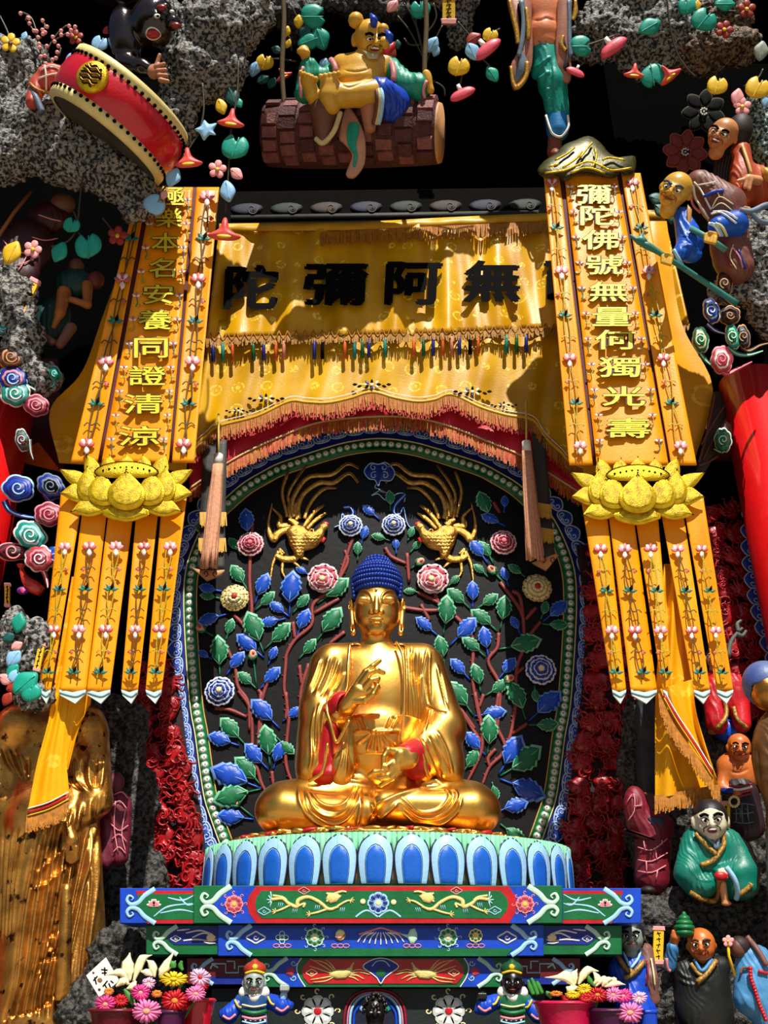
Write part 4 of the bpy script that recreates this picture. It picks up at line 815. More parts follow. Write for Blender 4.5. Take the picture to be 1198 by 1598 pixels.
for i in range(54):
    x = 328 + i*13.4; y = 527 - i*.37; m.add(stroke(FC, [(x, y - 8), (x + 6.7, y + 5), (x + 13.4, y - 8)], 2, 1.4, 16, 3), FRG)
m.build('knotted_net', cur)['kind'] = 'stuff'
cols = [NAVY, TEAL, ORANGE, GREEN, NAVY, ORANGE, mat('tassel_pink', '#e08a6a', .6), NAVY, INK, ORANGE, TEAL, GREEN]
for i, x in enumerate((65, 95, 125, 190, 222, 260, 285, 380, 405, 475, 505, 530, 550, 600, 690, 720, 750, 780, 808, 832, 865, 890, 978, 1010, 1040)):
    px = 300 + x/1.997; y = 536 - i*.6; C_ = cols[i % len(cols)]
    m = MB(); m.add(tube([FC.p(px, y, 15), FC.p(px, y + 6, 14), FC.p(px, y + 28, 12)], [FC.s*1.8, FC.s*2.8, FC.s*3.2], 7), C_); m.build('tassel', cur)
# scalloped border
m = MB(); m.add(stroke(FC, [(x, y - 3) for x, y in ARCH], 6, 3, 3, 6), silk('heading_satin', '#0', '#0')); m.add(stroke(FC, [(x, y - 9) for x, y in ARCH], 1.6, 1.6, 5, 6), WHITE); m.build('border_braid', cur)
o = part('scallop_fringe', fringe(FC, ARCH, 26, 620, 2, 1., .35, 5), FRR, cur); o['kind'] = 'stuff'; o2 = part('scallop_fringe', fringe(FC, ARCH, 20, 300, 4, 1., .35, 6), FRG, cur); o2['kind'] = 'stuff'
for cx, cy, sc in ((580, 600, 1), (415, 622, .95), (737, 611, 1), (372, 641, .7), (786, 632, .7)):
    m = MB()
    for a, d in [(k*45, 9) for k in range(8)] + [(20, 17), (160, 17), (0, 22), (180, 22)]:
        p = np.array([cx + d*sc*math.cos(R(a))*1.2, cy + d*sc*math.sin(R(a))*.5]); m.add(dome(FC, rot2(cr([(-4, 0), (0, -2.2), (4, 0), (0, 2.2)], 3, True), a, p, sc), 1.4, 7), (INK, CREAM, NAVY)[int(a/45) % 3 if d == 9 else 0])
    m.add(dome(FC, ellipse(cx, cy, 3.5*sc, 2.5*sc, 8), 1.6, 8), CREAM); m.build('embroidered_sprig', cur)
# ---------------------------------------------------------------- red inner valance with its own fringe
FV = Fr(590, 680, 8.2)
val = thing('red_valance', 'crimson inner valance with rust fringe under the scalloped yellow curtain', 'curtain')
ARC2 = [(296, 762), (325, 742), (355, 722), (395, 700), (440, 680), (480, 664), (520, 655), (580, 650), (625, 650), (670, 656), (710, 668), (750, 684), (816, 712), (860, 740), (915, 775)]
part('valance_cloth', sheet(FV, [(290, 640), (450, 610), (590, 600), (740, 610), (920, 650)], ARC2, 90, 14, lambda u, v: 3*np.sin(u*37 + 4*v) + 2*np.sin(u*71)), CRIM, val)
part('valance_cord', stroke(FV, ARC2, 4, 3, 3), mat('valance_gold', '#d8b078', .5), val)
for k, (s0, c) in enumerate(((8, FRR), (9, FRG))): o = part('valance_fringe', fringe(FV, ARC2, 24, 330, 2, 1., .35, s0), c, val); o['kind'] = 'stuff'
# ---------------------------------------------------------------- tall banners
VINE = mat('stitch_green', '#c9b41c', .5, var=.5, scale=60); VINED = mat('stitch_olive', '#5e4a0c', .6); LTEAL = mat('stitch_teal', '#1d7a6a', .5); STW = mat('stitch_white', '#f6e2d8', .5); STP = mat('stitch_pink', '#cf5a5a', .5)
def embroidery(fr, at2, v0, v1, z, w, seed, small=False, dark=0):
    """stitched vine with lotus flowers, leaves and tendrils along a strip; at2(u,v) -> pixel"""
    m = MB(); r = random.Random(seed); n = 26; vv = np.linspace(v0, v1, n); sg = 1 if seed % 2 else -1
    wob = lambda v: .5 + .17*math.sin(v*16 + seed); v1s = VINED if dark else VINE
    for ph, c in ((0, v1s), (math.pi, VINED if dark else VINE)):
        m.add(stroke(fr, [at2(.5 + .13*math.sin(v*15 + seed + ph), v) for v in vv], w*.055, .5, z, 3), c)
    k = 0
    for v in np.arange(v0 + .02, v1, .105 if not small else .075):
        c = np.array(at2(.5 + r.uniform(-.06, .06), v)); kind = k % 4; k += 1
        if kind == 0:
            for a in (-70, -35, 0, 35, 70, 180): m.add(dome(fr, rot2(cr([(0, 0), (-.11*w, -.17*w), (0, -.33*w), (.11*w, -.17*w)], 2, True), a, c), .8, z + .3, prof=((1, 0), (.4, 1))), STW if a in (-35, 35, 180) else (STP if (k // 4 + seed) % 2 else PINK))
            m.add(dome(fr, ellipse(c[0], c[1] - .1*w, .07*w, .06*w, 7), .8, z + 1), STP)
        elif kind == 2:
            for a in (-80, 80, -40, 20): m.add(dome(fr, rot2([(0, 0), (-.08*w, -.14*w), (0, -.34*w), (.08*w, -.14*w)], a, c), .7, z + .3, prof=((1, 0), (.4, 1))), LTEAL if a != 20 else INK)
        else:
            for s in (-1, 1): m.add(stroke(fr, [c, c + np.array([s*.17*w, -.1*w]), c + np.array([s*.3*w, .02*w])], w*.05, .5, z, 3), v1s)
            if kind == 1: m.add(dome(fr, ellipse(c[0] - sg*.2*w, c[1], .07*w, .09*w, 7), .8, z + .2), STP)
    return m
OLIVEG = mat('foil_olive', '#ecc816', .36, .3, col2='#a4820a', scale=22, bump=.4, bscale=140)
TIP = mat('streamer_tip', '#cfe0da', .5, var=.15)
def lotus_ornament(par, fr, cx, cy, z):
    """gold foil lotus, petal by petal"""
    k = lambda pts: np.array([(cx + x, cy + y) for x, y in pts])
    def petal(pts, zz, h=6, tip=None):
        a = np.array(pts, float); g = a.mean(0); i = tip if tip is not None else int(np.argmax(np.linalg.norm(a - g, axis=1))); A, B, T = a[i-1], a[(i+1) % len(a)], a[i]
        a = np.insert(np.delete(a, i, 0), i, [T + (A - T)*.05, T, T + (B - T)*.05], 0); o = cr(k(a), 4, True)
        q = part('lotus_petal', slab(fr, o, 3, z + zz, .8), FOILGOLD, par); c = o.mean(0); part('petal_face', dome(fr, c + (o - c)*.87 + (0, -1.2), 2.4, z + zz + 2.6, prof=((1, 0), (.8, .6), (.3, 1))), OLIVEG, q)
    for s in (-1, 1):
        X = lambda pts: [(s*x, y) for x, y in pts]
        petal(X([(40, -28), (48, -42), (62, -50), (66, -30), (60, -10), (44, -10)]), 2, tip=2); petal(X([(14, -34), (26, -50), (38, -38), (36, -20), (16, -20)]), 1, tip=1)
        petal(X([(58, -8), (72, -24), (105, -28), (90, -8), (70, 4)]), 4, tip=2); petal(X([(64, 10), (80, -6), (104, 10), (82, 22), (70, 22)]), 5, tip=2)
        petal(X([(22, 26), (46, 14), (70, 20), (86, 38), (60, 46), (36, 40)]), 8, tip=3)
        petal(X([(46, -8), (61, -32), (77, -4), (71, 18), (54, 20)]), 10, tip=1); petal(X([(15, 10), (37, -26), (59, 0), (55, 22), (36, 29), (20, 24)]), 13, tip=1)
    petal([(-14, -36), (0, -52), (14, -36), (12, -20), (-12, -20)], 1, tip=1)
    petal([(-30, 28), (0, 32), (30, 28), (36, 44), (0, 54), (-36, 44)], 9)
    petal([(-28, 3), (0, -27), (28, 3), (24, 27), (0, 36), (-24, 27)], 17, 8, tip=1)
    o = part('seed_pod', dome(fr, cr(k([(-50, -22), (-36, -34), (0, -40), (36, -34), (50, -22), (30, -14), (-30, -14)]), 3, True), 6, z + 14), FOILGOLD, par); m = MB()
    for i in range(9): m.add(dome(fr, ellipse(cx - 36 + i*9, cy - 26 - 5*math.sin(i/8*math.pi), 2, 1.8, 7), 1.4, z + 19), INK)
    m.build('seed', o); m = MB(); m.add(stroke(fr, cr(k([(-50, -22), (-36, -34), (0, -40), (36, -34), (50, -22), (30, -14), (-30, -14)]), 3, True), 1.6, 1.4, z + 15, 0, closed=True), INK); m.build('pod_outline', o)
def banner(label, Yd, edges, ytop, ybot, chars, cxs, streams, lc, seed, ytip, dark):
    """edges: pixel x of the six vertical edges at ytop and ybot"""
    fr = Fr(lc[0], 700, Yd); t = thing('temple_banner', label, 'banner'); E0, E1 = edges
    X = lambda i, y: E0[i] + (E1[i] - E0[i])*(y - ytop)/(ybot - ytop)
    part('backing', sheet(fr, [(E0[0] + 4, ytop), (E0[5] - 4, ytop)], [(E1[0] + 5, ybot), (E1[5] - 5, ybot)], 12, 12, lambda u, v: -4 + 0*u), mat('banner_backing', '#5a1410', .7), t)
    for i, nm in ((0, 'side_strip'), (2, 'centre_panel'), (4, 'side_strip')):
        o = part(nm, sheet(fr, [(E0[i], ytop), (E0[i+1], ytop)], [(E1[i], ybot), (E1[i+1], ybot)], 10, 60, lambda u, v: 2*np.sin(v*9 + i + seed) + 1.6*np.sin(u*5 + v*4)), SATIN, t)
        a2 = lambda u, v, i=i: (X(i, ytop + v*(ybot - ytop))*(1 - u) + X(i+1, ytop + v*(ybot - ytop))*u, ytop + v*(ybot - ytop))
        if nm == 'side_strip': embroidery(fr, a2, .02, .97, 5.2, E1[1] - E1[0], seed + i, True, dark).build('embroidery', o)['kind'] = 'stuff'
        else:
            m = MB(); r = random.Random(seed)
            for j in range(11):
                for u in (.09, .91):
                    c = np.array(a2(u + r.uniform(-.02, .02), .05 + j*.087)); w = 26
                    for a in (-60, 0, 60): m.add(dome(fr, rot2([(0, 0), (-.09*w, -.14*w), (0, -.3*w), (.09*w, -.14*w)], a, c), .7, 5.4, prof=((1, 0), (.4, 1))), STW if a else STP)
                    m.add(stroke(fr, [c, c + (2, 8), c + (-1, 15)], 1.6, .5, 5.2), VINE if j % 2 else LTEAL); m.add(dome(fr, rot2([(0, 0), (-2, -4), (0, -8), (2, -4)], r.choice((80, -80)), c + (0, 14)), .6, 5.3), VINE)
            m.build('embroidery', o)['kind'] = 'stuff'
            for ch, y, hh in chars:
                cx = cxs[0] + (cxs[1] - cxs[0])*(y - ytop)/(ybot - ytop); w = (X(3, y) - X(2, y))*.62
                q = part('character', write(fr, ch, cx, y, w, hh, 5.4, 1.4, .05), mat('stitch_outline', '#4a2406', .6), o, False); part('character_face', write(fr, ch, cx, y, w, hh, 6.9, 1.2, .012), mat('stitch_yellow', '#f2e030', .4, .2), t, False)
    lotus_ornament(t, fr, lc[0], lc[1], 10)
    for k, (a, b, c, d, tw) in enumerate(streams):
        zf = lambda u, v, k=k: 1 + 3*np.sin(v*5 + k*1.7) + 3*np.sin(u*3 + k) + tw*u*v*30
        o = part('streamer', sheet(fr, [(a, lc[1] + 10), (b, lc[1] + 10)], [(c, ytip - 16), (d, ytip - 16)], 8, 44, zf), SATIN, t)
        a2 = lambda u, v, a=a, b=b, c=c, d=d: ((a*(1-u) + b*u)*(1-v) + (c*(1-u) + d*u)*v, lc[1] + 10 + v*(ytip - 26 - lc[1]))
        embroidery(fr, a2, .26, .94, 8 + abs(tw)*14, b - a, seed + k*3 + 2, False, k % 2).build('embroidery', o)['kind'] = 'stuff'
        mx = (c + d)/2 + (d - c)*.1; part('streamer_tip', slab(fr, [(c, ytip - 18), ((c+d)/2, ytip - 14), (d, ytip - 18), (d - 1, ytip - 11), (mx, ytip + 4), (c + 2, ytip - 9)], 3, 2 + tw*15), TIP, o, False)
        part('tip_band', stroke(fr, [(c + 1, ytip - 13), (mx, ytip - 7), (d - 1, ytip - 13)], 2.4, 1.4, 5 + tw*15), mat('tip_blue', '#5f8f9c', .5), o)
    return t, fr
RB, FRB = banner('orange yellow temple banner with a green gold crown, ten characters and five embroidered streamers', 6.9, ((848, 872, 880, 962, 969, 999), (888, 925, 931, 1043, 1047, 1087)), 270, 726,
    [(c, y, 30) for c, y in zip('彌陀佛號無量何獨光壽', (303, 336, 374, 413, 455, 494, 530, 573, 618, 668))], (922, 989), ((906, 944, 955, 977, 0), (946, 984, 984, 1025, 0), (986, 1024, 1034, 1049, .5), (1027, 1062, 1082, 1108, 0), (1064, 1097, 1118, 1144, 0)), (995, 765), 3, 1094, 0)
LB_, FLB = banner('orange yellow temple banner shaded at the top by rock, with characters and five streamers', 6.9, ((216, 231, 239, 301, 307, 342), (110, 152, 158, 263, 268, 303)), 292, 722,
    [(c, y, 30) for c, y in zip('極樂本名安養同證清涼', (306, 340, 378, 418, 459, 499, 543, 586, 630, 680))], (270, 211), ((95, 130, 62, 79, .2), (132, 170, 92, 134, 0), (173, 212, 135, 172, 0), (215, 250, 189, 215, 0), (254, 292, 227, 252, 0)), (197, 760), 8, 1094, 1)
# green-gold crown of the banner
m = MB(); crn = cr([(838, 268), (848, 252), (866, 240), (880, 226), (897, 219), (918, 212), (936, 222), (952, 240), (972, 246), (991, 244), (989, 272), (972, 268), (958, 278), (940, 276), (920, 270), (900, 272), (880, 284), (866, 272), (852, 278)], 3, True)
OLV = mat('crown_olive', '#4e4a10', .4, .3, col2='#2e2c0a', scale=12); crown = part('banner_crown', dome(FRB, crn, 12, 8, (915, 252)), OLV, RB, label='olive gold crown with scalloped edge')
# ---------------------------------------------------------------- long cord tassels with dark pendant ribbons
def cord_tassel(label, x0, y0, x1, y1, rib, tip):
    fr = Fr(x0, y0, 7.98); t = thing('cord_tassel', label, 'tassel')
    part('cord', tube([fr.p(x0, y0 - 66, 2), fr.p(x0, y0 - 30, 4), fr.p(x0, y0, 4)], fr.s*1.6, 6), mat('cord_gold', '#e0c060', .6), t)
    part('cap', tube([fr.p(x0, y0 - 4, 4), fr.p(x0, y0 - 2, 4), fr.p(x0 + (x1-x0)*.06, y0 + 14, 4)], [fr.s*4, fr.s*7, fr.s*7.5], 12), WHITE, t, label='white cap')
    m = MB(); r = random.Random(int(x0))
    for k in range(26):
        a = k/26*2*math.pi; rr = 6.5; q = [fr.p(x0 + (x1-x0)*.06 + 6*math.cos(a), y0 + 12, 4 + 6*math.sin(a)), fr.p((x0+x1)/2 + 9*math.cos(a) + r.uniform(-1, 1), (y0+y1)/2, 4 + 8*math.sin(a)), fr.p(x1 + 11*math.cos(a) + r.uniform(-2, 2), y1 + r.uniform(-10, 4), 4 + 9*math.sin(a))]; m.add(tube(cr(q, 4), [fr.s*2.2]*9, 5), mat('tassel_thread', '#e2a37c', .7, var=.3, scale=40))
    m.build('threads', t)['kind'] = 'stuff'
    o = part('ribbon', sheet(fr, [rib[0], rib[1]], [rib[3], rib[2]], 6, 30, lambda u, v: -14 + 2*np.sin(v*8)), mat('ribbon_grey', '#3d3a34', .6), t)
    for k in (.56, .76):
        A = np.array(rib[0])*(1-k) + np.array(rib[3])*k; B = np.array(rib[1])*(1-k) + np.array(rib[2])*k; f = part('ribbon_fringe', fringe(fr, [A, B], 24, 34, -11, 1, .2, 4), mat('ribbon_gold', '#d9a83a', .6), o); f['kind'] = 'stuff'
    part('end_plate', slab(fr, tip, 5, -16, 1), TAN, t, label='carved tan end plate')
    cx = np.mean([p[0] for p in tip]); cy = min(p[1] for p in tip) + 9
    for s in (-1, 1): part('plate_scroll', stroke(fr, spiral((cx + s*8, cy), 5, 1, 90, 430, 12, s), 1.8, 1, -11, 2), BROWN, t)
cord_tassel('pink cord tassel on a grey ribbon beside the orange banner under the rock', 341, 712, 326, 884, [(318, 686), (354, 686), (350, 888), (308, 888)], [(300, 886), (312, 889), (340, 890), (350, 889), (346, 896), (322, 906)])
cord_tassel('pink cord tassel on a grey ribbon beside the crowned orange banner', 821, 692, 834, 872, [(830, 676), (850, 680), (866, 872), (838, 868)], [(830, 878), (866, 864), (872, 866), (852, 890)])
# ---------------------------------------------------------------- loose yellow drapes
def drape(label, Yd, rows, nz=6., fringe_path=None, border=None, seed=1, name='gold_drape', matl=None, z0=0.):
    fr = Fr(rows[0][0][0], rows[0][0][1], Yd); t = thing(name, label, 'drape'); n = len(rows); a = np.array([r[0] for r in rows], float); b = np.array([r[1] for r in rows], float); m_ = 40
    A, B = resample(cr(a, 6), m_), resample(cr(b, 6), m_); nu = 24; u = np.linspace(0, 1, nu)[:, None]; v = np.linspace(0, 1, m_)[None]
    X = A[None, :, 0]*(1-u) + B[None, :, 0]*u; Y = A[None, :, 1]*(1-u) + B[None, :, 1]*u; Z = z0 + nz*np.sin(u*7 + v*3 + seed) + nz*.6*np.sin(u*15 + seed*2 + v*5)
    V = fr.p(X.ravel(), Y.ravel(), Z.ravel()); F = gridF(nu, m_); part('cloth', join((V, F), (V + fr.n*fr.s*1.5, [f[::-1] for f in F])), matl or GCLOTH, t)
    if border is not None:
        for off, w, c in ((0, 4, RED), (-6, 2.2, WHITE), (5, 2.2, YEL)): part('border_braid', stroke(fr, [(x, y + off) for x, y in border], w, 2, z0 + nz*1.2 + 1), c, t)
    if fringe_path is not None: part('fringe', fringe(fr, fringe_path, 30, 130, z0 + nz, 1., .35, seed), FRG, t)['kind'] = 'stuff'
drape('yellow drape hanging over the shoulder of the tall gilded standing statue', 6.98, [((112, 900), (150, 900)), ((84, 1070), (112, 1070)), ((74, 1130), (106, 1120)), ((58, 1190), (104, 1190)), ((44, 1262), (108, 1238))], 4, [(42, 1272), (76, 1262), (106, 1246)], [(43, 1268), (76, 1258), (107, 1242)], 2)
drape('yellow folded drape flap with red border beside the gilded statue shoulder', 7.02, [((112, 960), (150, 960)), ((98, 1085), (142, 1088)), ((98, 1110), (138, 1102)), ((97, 1150), (122, 1140)), ((96, 1212), (106, 1200))], 3, None, None, 4)
drape('bright yellow fringed drape hanging below the crowned orange banner', 6.98, [((1036, 880), (1062, 880)), ((1024, 1060), (1076, 1040)), ((1022, 1120), (1082, 1100)), ((1022, 1180), (1098, 1170)), ((1022, 1246), (1122, 1228))], 7, [(1022, 1242), (1072, 1233), (1122, 1224)], None, 3)
drape('yellow drape flap folded back with red braid along its fringed edge', 6.84, [((1030, 1075), (1080, 1060)), ((1040, 1100), (1086, 1110)), ((1064, 1140), (1100, 1160)), ((1108, 1204), (1118, 1214))], 5, [(1028, 1082), (1050, 1128), (1080, 1170), (1112, 1212)], [(1036, 1084), (1056, 1120), (1084, 1162), (1112, 1208)], 5)
drape('dull gold side drape behind the shaded orange banner', 7.6, [((232, 300), (336, 300)), ((165, 480), (322, 470)), ((128, 580), (310, 560)), ((78, 640), (300, 660)), ((92, 722), (290, 735))], 8, None, None, 6)
drape('gold side drape with pointed outer edge behind the crowned orange banner', 7.6, [((860, 345), (1040, 345)), ((880, 480), (1062, 500)), ((900, 560), (1112, 606)), ((910, 740), (1082, 724))], 8, None, None, 7)
# ================================================================ mottled rock
def vnoise(p, seed=0):
    """smooth lattice noise in 3-D"""
    i = np.floor(p).astype(np.int64); f = p - i; f = f*f*(3 - 2*f); out = 0
    for c in range(8):
        d = np.array([c & 1, c >> 1 & 1, c >> 2 & 1]); q = i + d; h = (q[:, 0]*374761393 + q[:, 1]*668265263 + q[:, 2]*2147483647 + seed*982451653) & 0xffffffff
        h = ((h ^ (h >> 13)) * 1274126177) & 0xffffffff; out = out + ((h ^ (h >> 16)) & 0xffff)/32767.5 * np.prod(np.where(d, f, 1 - f), 1)
    return out - 1
def rockmat(name, a, b, c):
    if name in MATS: return MATS[name]
    m = mat(name, a, .6, col2=b, scale=30, bump=1., bscale=42, wear=(c, .6, 40)); r = [n for n in m.node_tree.nodes if n.type == 'VALTORGB'][0].color_ramp
    r.elements[0].position = .44; r.elements[1].position = .56; return m
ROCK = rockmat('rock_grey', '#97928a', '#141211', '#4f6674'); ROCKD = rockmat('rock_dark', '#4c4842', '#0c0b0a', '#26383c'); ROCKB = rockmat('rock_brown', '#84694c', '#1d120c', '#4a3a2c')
def rock(label, Yd, tilt, blobs, m=None, h=3., amp=9., seed=1, name='rock_ledge'):
    x, y = blobs[0][:2]; fr = Fr(x, y, Yd, tilt); C = Clay(fr, h)
    for bl in blobs: C.e(bl[0], bl[1], bl[4] if len(bl) > 4 else 0, bl[2], bl[3], bl[5] if len(bl) > 5 else min(bl[2], bl[3])*.8, k=14)
    V, F = C.skin((), 1); L = (V - fr.o)/fr.s; n = np.cross(V[F[:, 2]] - V[F[:, 0]], V[F[:, 3]] - V[F[:, 1]]); vn = np.zeros_like(V)
    for i in range(4): np.add.at(vn, F[:, i], n)
    vn /= np.linalg.norm(vn, axis=1)[:, None] + 1e-9
    d = amp*vnoise(L/38, seed) + amp*.55*vnoise(L/15, seed+1) + amp*.6*(np.abs(vnoise(L/7.5, seed+2)) - .3)*1.5
    return part(name, (V + vn*(d*fr.s)[:, None], F), m or ROCK, None, label=label, cat='rock')
rock('grey mottled rock ledge carrying the red drum', 6.5, 4, [(10, 140, 75, 95, -10), (60, 205, 85, 62, 0), (130, 240, 88, 52, 0), (190, 272, 58, 50, 0), (216, 312, 30, 36, 0), (-20, 240, 80, 50)], seed=3)
rock('grey mottled rock mass rising between the drum and the hanging morning glories', 6.5, 18, [(340, 45, 62, 60), (300, 105, 48, 62), (275, 180, 34, 60), (375, 15, 48, 40), (255, 30, 30, 50), (352, 110, 32, 40)], seed=5)
rock('small grey rock hanging above the seated figure on the log', 7.5, 35, [(450, 20, 52, 26), (470, 45, 24, 30), (560, 0, 60, 18), (612, 12, 26, 18)], ROCKD, seed=7)
rock('narrow grey rock drop hanging beside the climbing figure', 7.4, 35, [(716, 30, 20, 34), (712, 60, 12, 24), (700, 0, 50, 20)], seed=8)
rock('grey rock overhang above the crowned banner', 7.3, 30, [(955, 45, 62, 42), (1035, 55, 62, 50), (1000, 10, 90, 26), (930, 85, 50, 14), (1010, 100, 45, 22)], seed=9)
rock('brown rock overhang above the dark hollow flower', 7.35, 30, [(1100, 78, 46, 36), (1145, 70, 40, 30), (1120, 20, 60, 30), (1090, 100, 34, 18)], ROCKB, seed=10)
rock('blue grey rock at the edge behind the leaning old man', 6.95, 20, [(1190, 190, 34, 62), (1210, 240, 30, 50)], rockmat('rock_blue', '#8fb0aa', '#20262a', '#d8e0c0'), seed=11)
rock('grey rock under the elbow of the man with the staff', 6.75, 15, [(1185, 375, 34, 50), (1160, 440, 34, 36), (1195, 460, 30, 70), (1130, 455, 22, 26)], seed=12)
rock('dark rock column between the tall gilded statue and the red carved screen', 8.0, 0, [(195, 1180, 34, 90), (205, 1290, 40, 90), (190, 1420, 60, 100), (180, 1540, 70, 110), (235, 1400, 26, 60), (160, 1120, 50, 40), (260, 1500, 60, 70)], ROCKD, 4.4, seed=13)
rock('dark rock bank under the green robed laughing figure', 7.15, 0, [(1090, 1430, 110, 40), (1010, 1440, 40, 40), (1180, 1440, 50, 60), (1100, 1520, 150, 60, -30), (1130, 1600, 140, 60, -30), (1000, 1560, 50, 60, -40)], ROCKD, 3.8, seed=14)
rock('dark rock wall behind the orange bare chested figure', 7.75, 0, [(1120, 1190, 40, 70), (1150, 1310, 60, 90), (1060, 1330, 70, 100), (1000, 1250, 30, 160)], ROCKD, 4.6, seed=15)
rock('grey rock strip beside the curled clouds', 6.95, 10, [(30, 480, 30, 50), (40, 540, 28, 46), (66, 590, 22, 26), (5, 440, 30, 50)], seed=16)
rock('grey rock knob beside the end of the first streamer', 6.9, 5, [(55, 1000, 26, 36), (40, 1040, 24, 34), (20, 1000, 30, 50), (50, 1085, 30, 24)], seed=17)
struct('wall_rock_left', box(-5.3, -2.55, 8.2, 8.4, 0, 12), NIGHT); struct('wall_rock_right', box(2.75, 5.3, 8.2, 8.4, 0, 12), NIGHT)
# ================================================================ drum
FD = Fr(180, 165, 6.05, 25); Kd = crop(0, 0, 3.993)
drum = thing('temple_drum', 'red drum with cream studded rims and a gold medallion on the rock ledge', 'drum')
ctr = FD.p(166, 196, 0); axis = None
rt = (FD.p(*Kd(985, 1115), 0) - FD.p(*Kd(325, 640), 0)); ru = np.linalg.norm(rt)/2; rt /= np.linalg.norm(rt)      # rim direction
ctr = (FD.p(*Kd(985, 1115), 0) + FD.p(*Kd(325, 640), 0))/2
dv = (ctr - EYE)/np.linalg.norm(ctr - EYE); up0 = -np.cross(rt, dv); up0 /= np.linalg.norm(up0)
if up0[2] < 0: up0 = -up0
ax = up0*math.cos(R(12)) + dv*math.sin(R(12)); ax /= np.linalg.norm(ax); sd = np.cross(rt, ax)                     # axis leans away: underside in view
H = FD.s*86
def dring(prof, n=56):
    a = np.arange(n)*2*math.pi/n; V = np.concatenate([ctr + ax*(H*z) + ru*r*(np.cos(a)[:, None]*rt + np.sin(a)[:, None]*sd) for r, z in prof]); m_ = len(prof)
    F = [(i*n+j, i*n+(j+1) % n, (i+1)*n+(j+1) % n, (i+1)*n+j) for i in range(m_-1) for j in range(n)]; return V, F
part('barrel', dring([(.985, .18), (1.03, .3), (1.045, .5), (1.03, .7), (.985, .82)]), mat('drum_red', '#d01226', .3, var=.15, coat=.4), drum)
CRM = mat('drum_cream', '#ecd98c', .5, var=.15)
for z0, z1 in ((0., .2), (.8, 1.)): part('rim', dring([(.90, z0), (.985, z0 + .01), (1.0, (z0+z1)/2), (.992, z1), (.9, z1)]), CRM, drum)
HD = mat('drum_hide', '#4a4a3a', .7, col2='#3a3020', scale=4)
for z in (.035, .965):
    V, F = dring([(.93, z), (.5, z), (.02, z)]); part('drum_head', (V, F + [tuple(range(112, 168))]), HD, drum)
a_n = 54
for z in (.19, .80):
    for k in range(a_n):
        a = 2*math.pi*k/a_n; w = ctr + ax*(H*(z - .03 if z < .5 else z + .04)) + ru*1.0*(math.cos(a)*rt + math.sin(a)*sd)
        if ((w - ctr - ax*(H*z)) @ dv) > .35*ru: continue
        if 'STUD' not in globals(): STUD = mesh_of('stud', *ball((0, 0, 0), FD.s*3.0, 8, 5), INK)
        put('stud', STUD, drum, Matrix.Translation(Vector(w)))
best = min(np.linspace(0, 2*math.pi, 720), key=lambda a: np.linalg.norm(to_px(ctr + ax*H*.5 + ru*1.05*(math.cos(a)*rt + math.sin(a)*sd)) - np.array(Kd(592, 455))) + (50 if (math.cos(a)*rt + math.sin(a)*sd) @ dv > 0 else 0))
nrm = math.cos(best)*rt + math.sin(best)*sd; tg = np.cross(ax, nrm); mc = ctr + ax*H*.52 + ru*1.05*nrm; m = MB()
def medal(r, z0, n=24):
    a = np.arange(n)*2*math.pi/n; f = lambda rr, zz: mc + FD.s*(rr*(np.cos(a)[:, None]*tg + np.sin(a)[:, None]*ax) + zz*nrm); V = np.concatenate([f(r, -3), f(r, z0), f(r*.9, z0 + 2), f(r*.05, z0 + 3)]); return V, [(i*n+j, i*n+(j+1) % n, (i+1)*n+(j+1) % n, (i+1)*n+j) for i in range(3) for j in range(n)]
m.add(medal(24, 2), FOILGOLD)
for i in range(9):
    t = np.linspace(-1, 1, 9); q = mc + FD.s*((-14 + 3.5*i + 2*np.sin(t*5 + i))[:, None]*ax + (17*t*math.sqrt(max(.1, 1 - ((i-4)/5)**2)))[:, None]*tg + 5.5*nrm); m.add(tube(q, FD.s*1.2, 5), OLDGOLD if i % 2 else INK)
m.build('medallion', drum, label='gold dragon medallion')
# ================================================================ red columns
def column(label, px, py, Yd, r, z0=0., z1=7.):
    o = EYE + rays(px, py)*(Yd/rays(px, py)[1]); t = thing('red_column', label, 'column'); part('shaft', lathe([(r*1.0, z0), (r, (z0+z1)/2), (r*.98, z1)], (o[0], o[1], 0), 36), mat('column_red', '#cf0e12', .35, var=.12, coat=.3), t); part('column_base', lathe([(r*1.25, z0), (r*1.3, z0 + .15), (r*1.1, z0 + .3)], (o[0], o[1], 0), 36), STONE, t)
column('red lacquered column under the curled clouds beside the shaded banner', -14, 680, 7.4, .33, 0, 6.6)
column('red lacquered column under the pink edged clouds beside the pointed drape', 1196, 720, 7.5, .29, 0, 6.7)
# ================================================================ carved red screens
def motif(seed, u):
    r = random.Random(seed); m = MB()
    o = [(24*math.cos(a) * r.uniform(.62, 1.1), 20*math.sin(a) * r.uniform(.62, 1.1)) for a in np.linspace(0, 2*math.pi, 13)[:-1]]
    m.add(dome(u, cr(o, 2, True), 7, 0), DRED)
    for k in range(7):
        c = (r.uniform(-15, 15), r.uniform(-13, 13)); a0 = r.uniform(0, 360); m.add(stroke(u, spiral(c, r.uniform(7, 11), 2, a0, a0 + r.uniform(240, 420), 14, r.choice((-1, 1))), r.uniform(3, 5), 4, 4 + k*.6, 2, (.5, .6)), DRED)
    for k in range(7):
        a = r.uniform(0, 360); q = rot2([(6, 0), (17, -4), (27, 3), (31, -1)], a); m.add(stroke(u, q, [6, 5, 3, 1.2], 4, 2, 4), DRED)
    return m.mesh('carved_dragon_scroll')
FSc = Fr(250, 1240, 8.45); USc = LFr(FSc.s); MOT = [motif(s, USc) for s in range(6)]
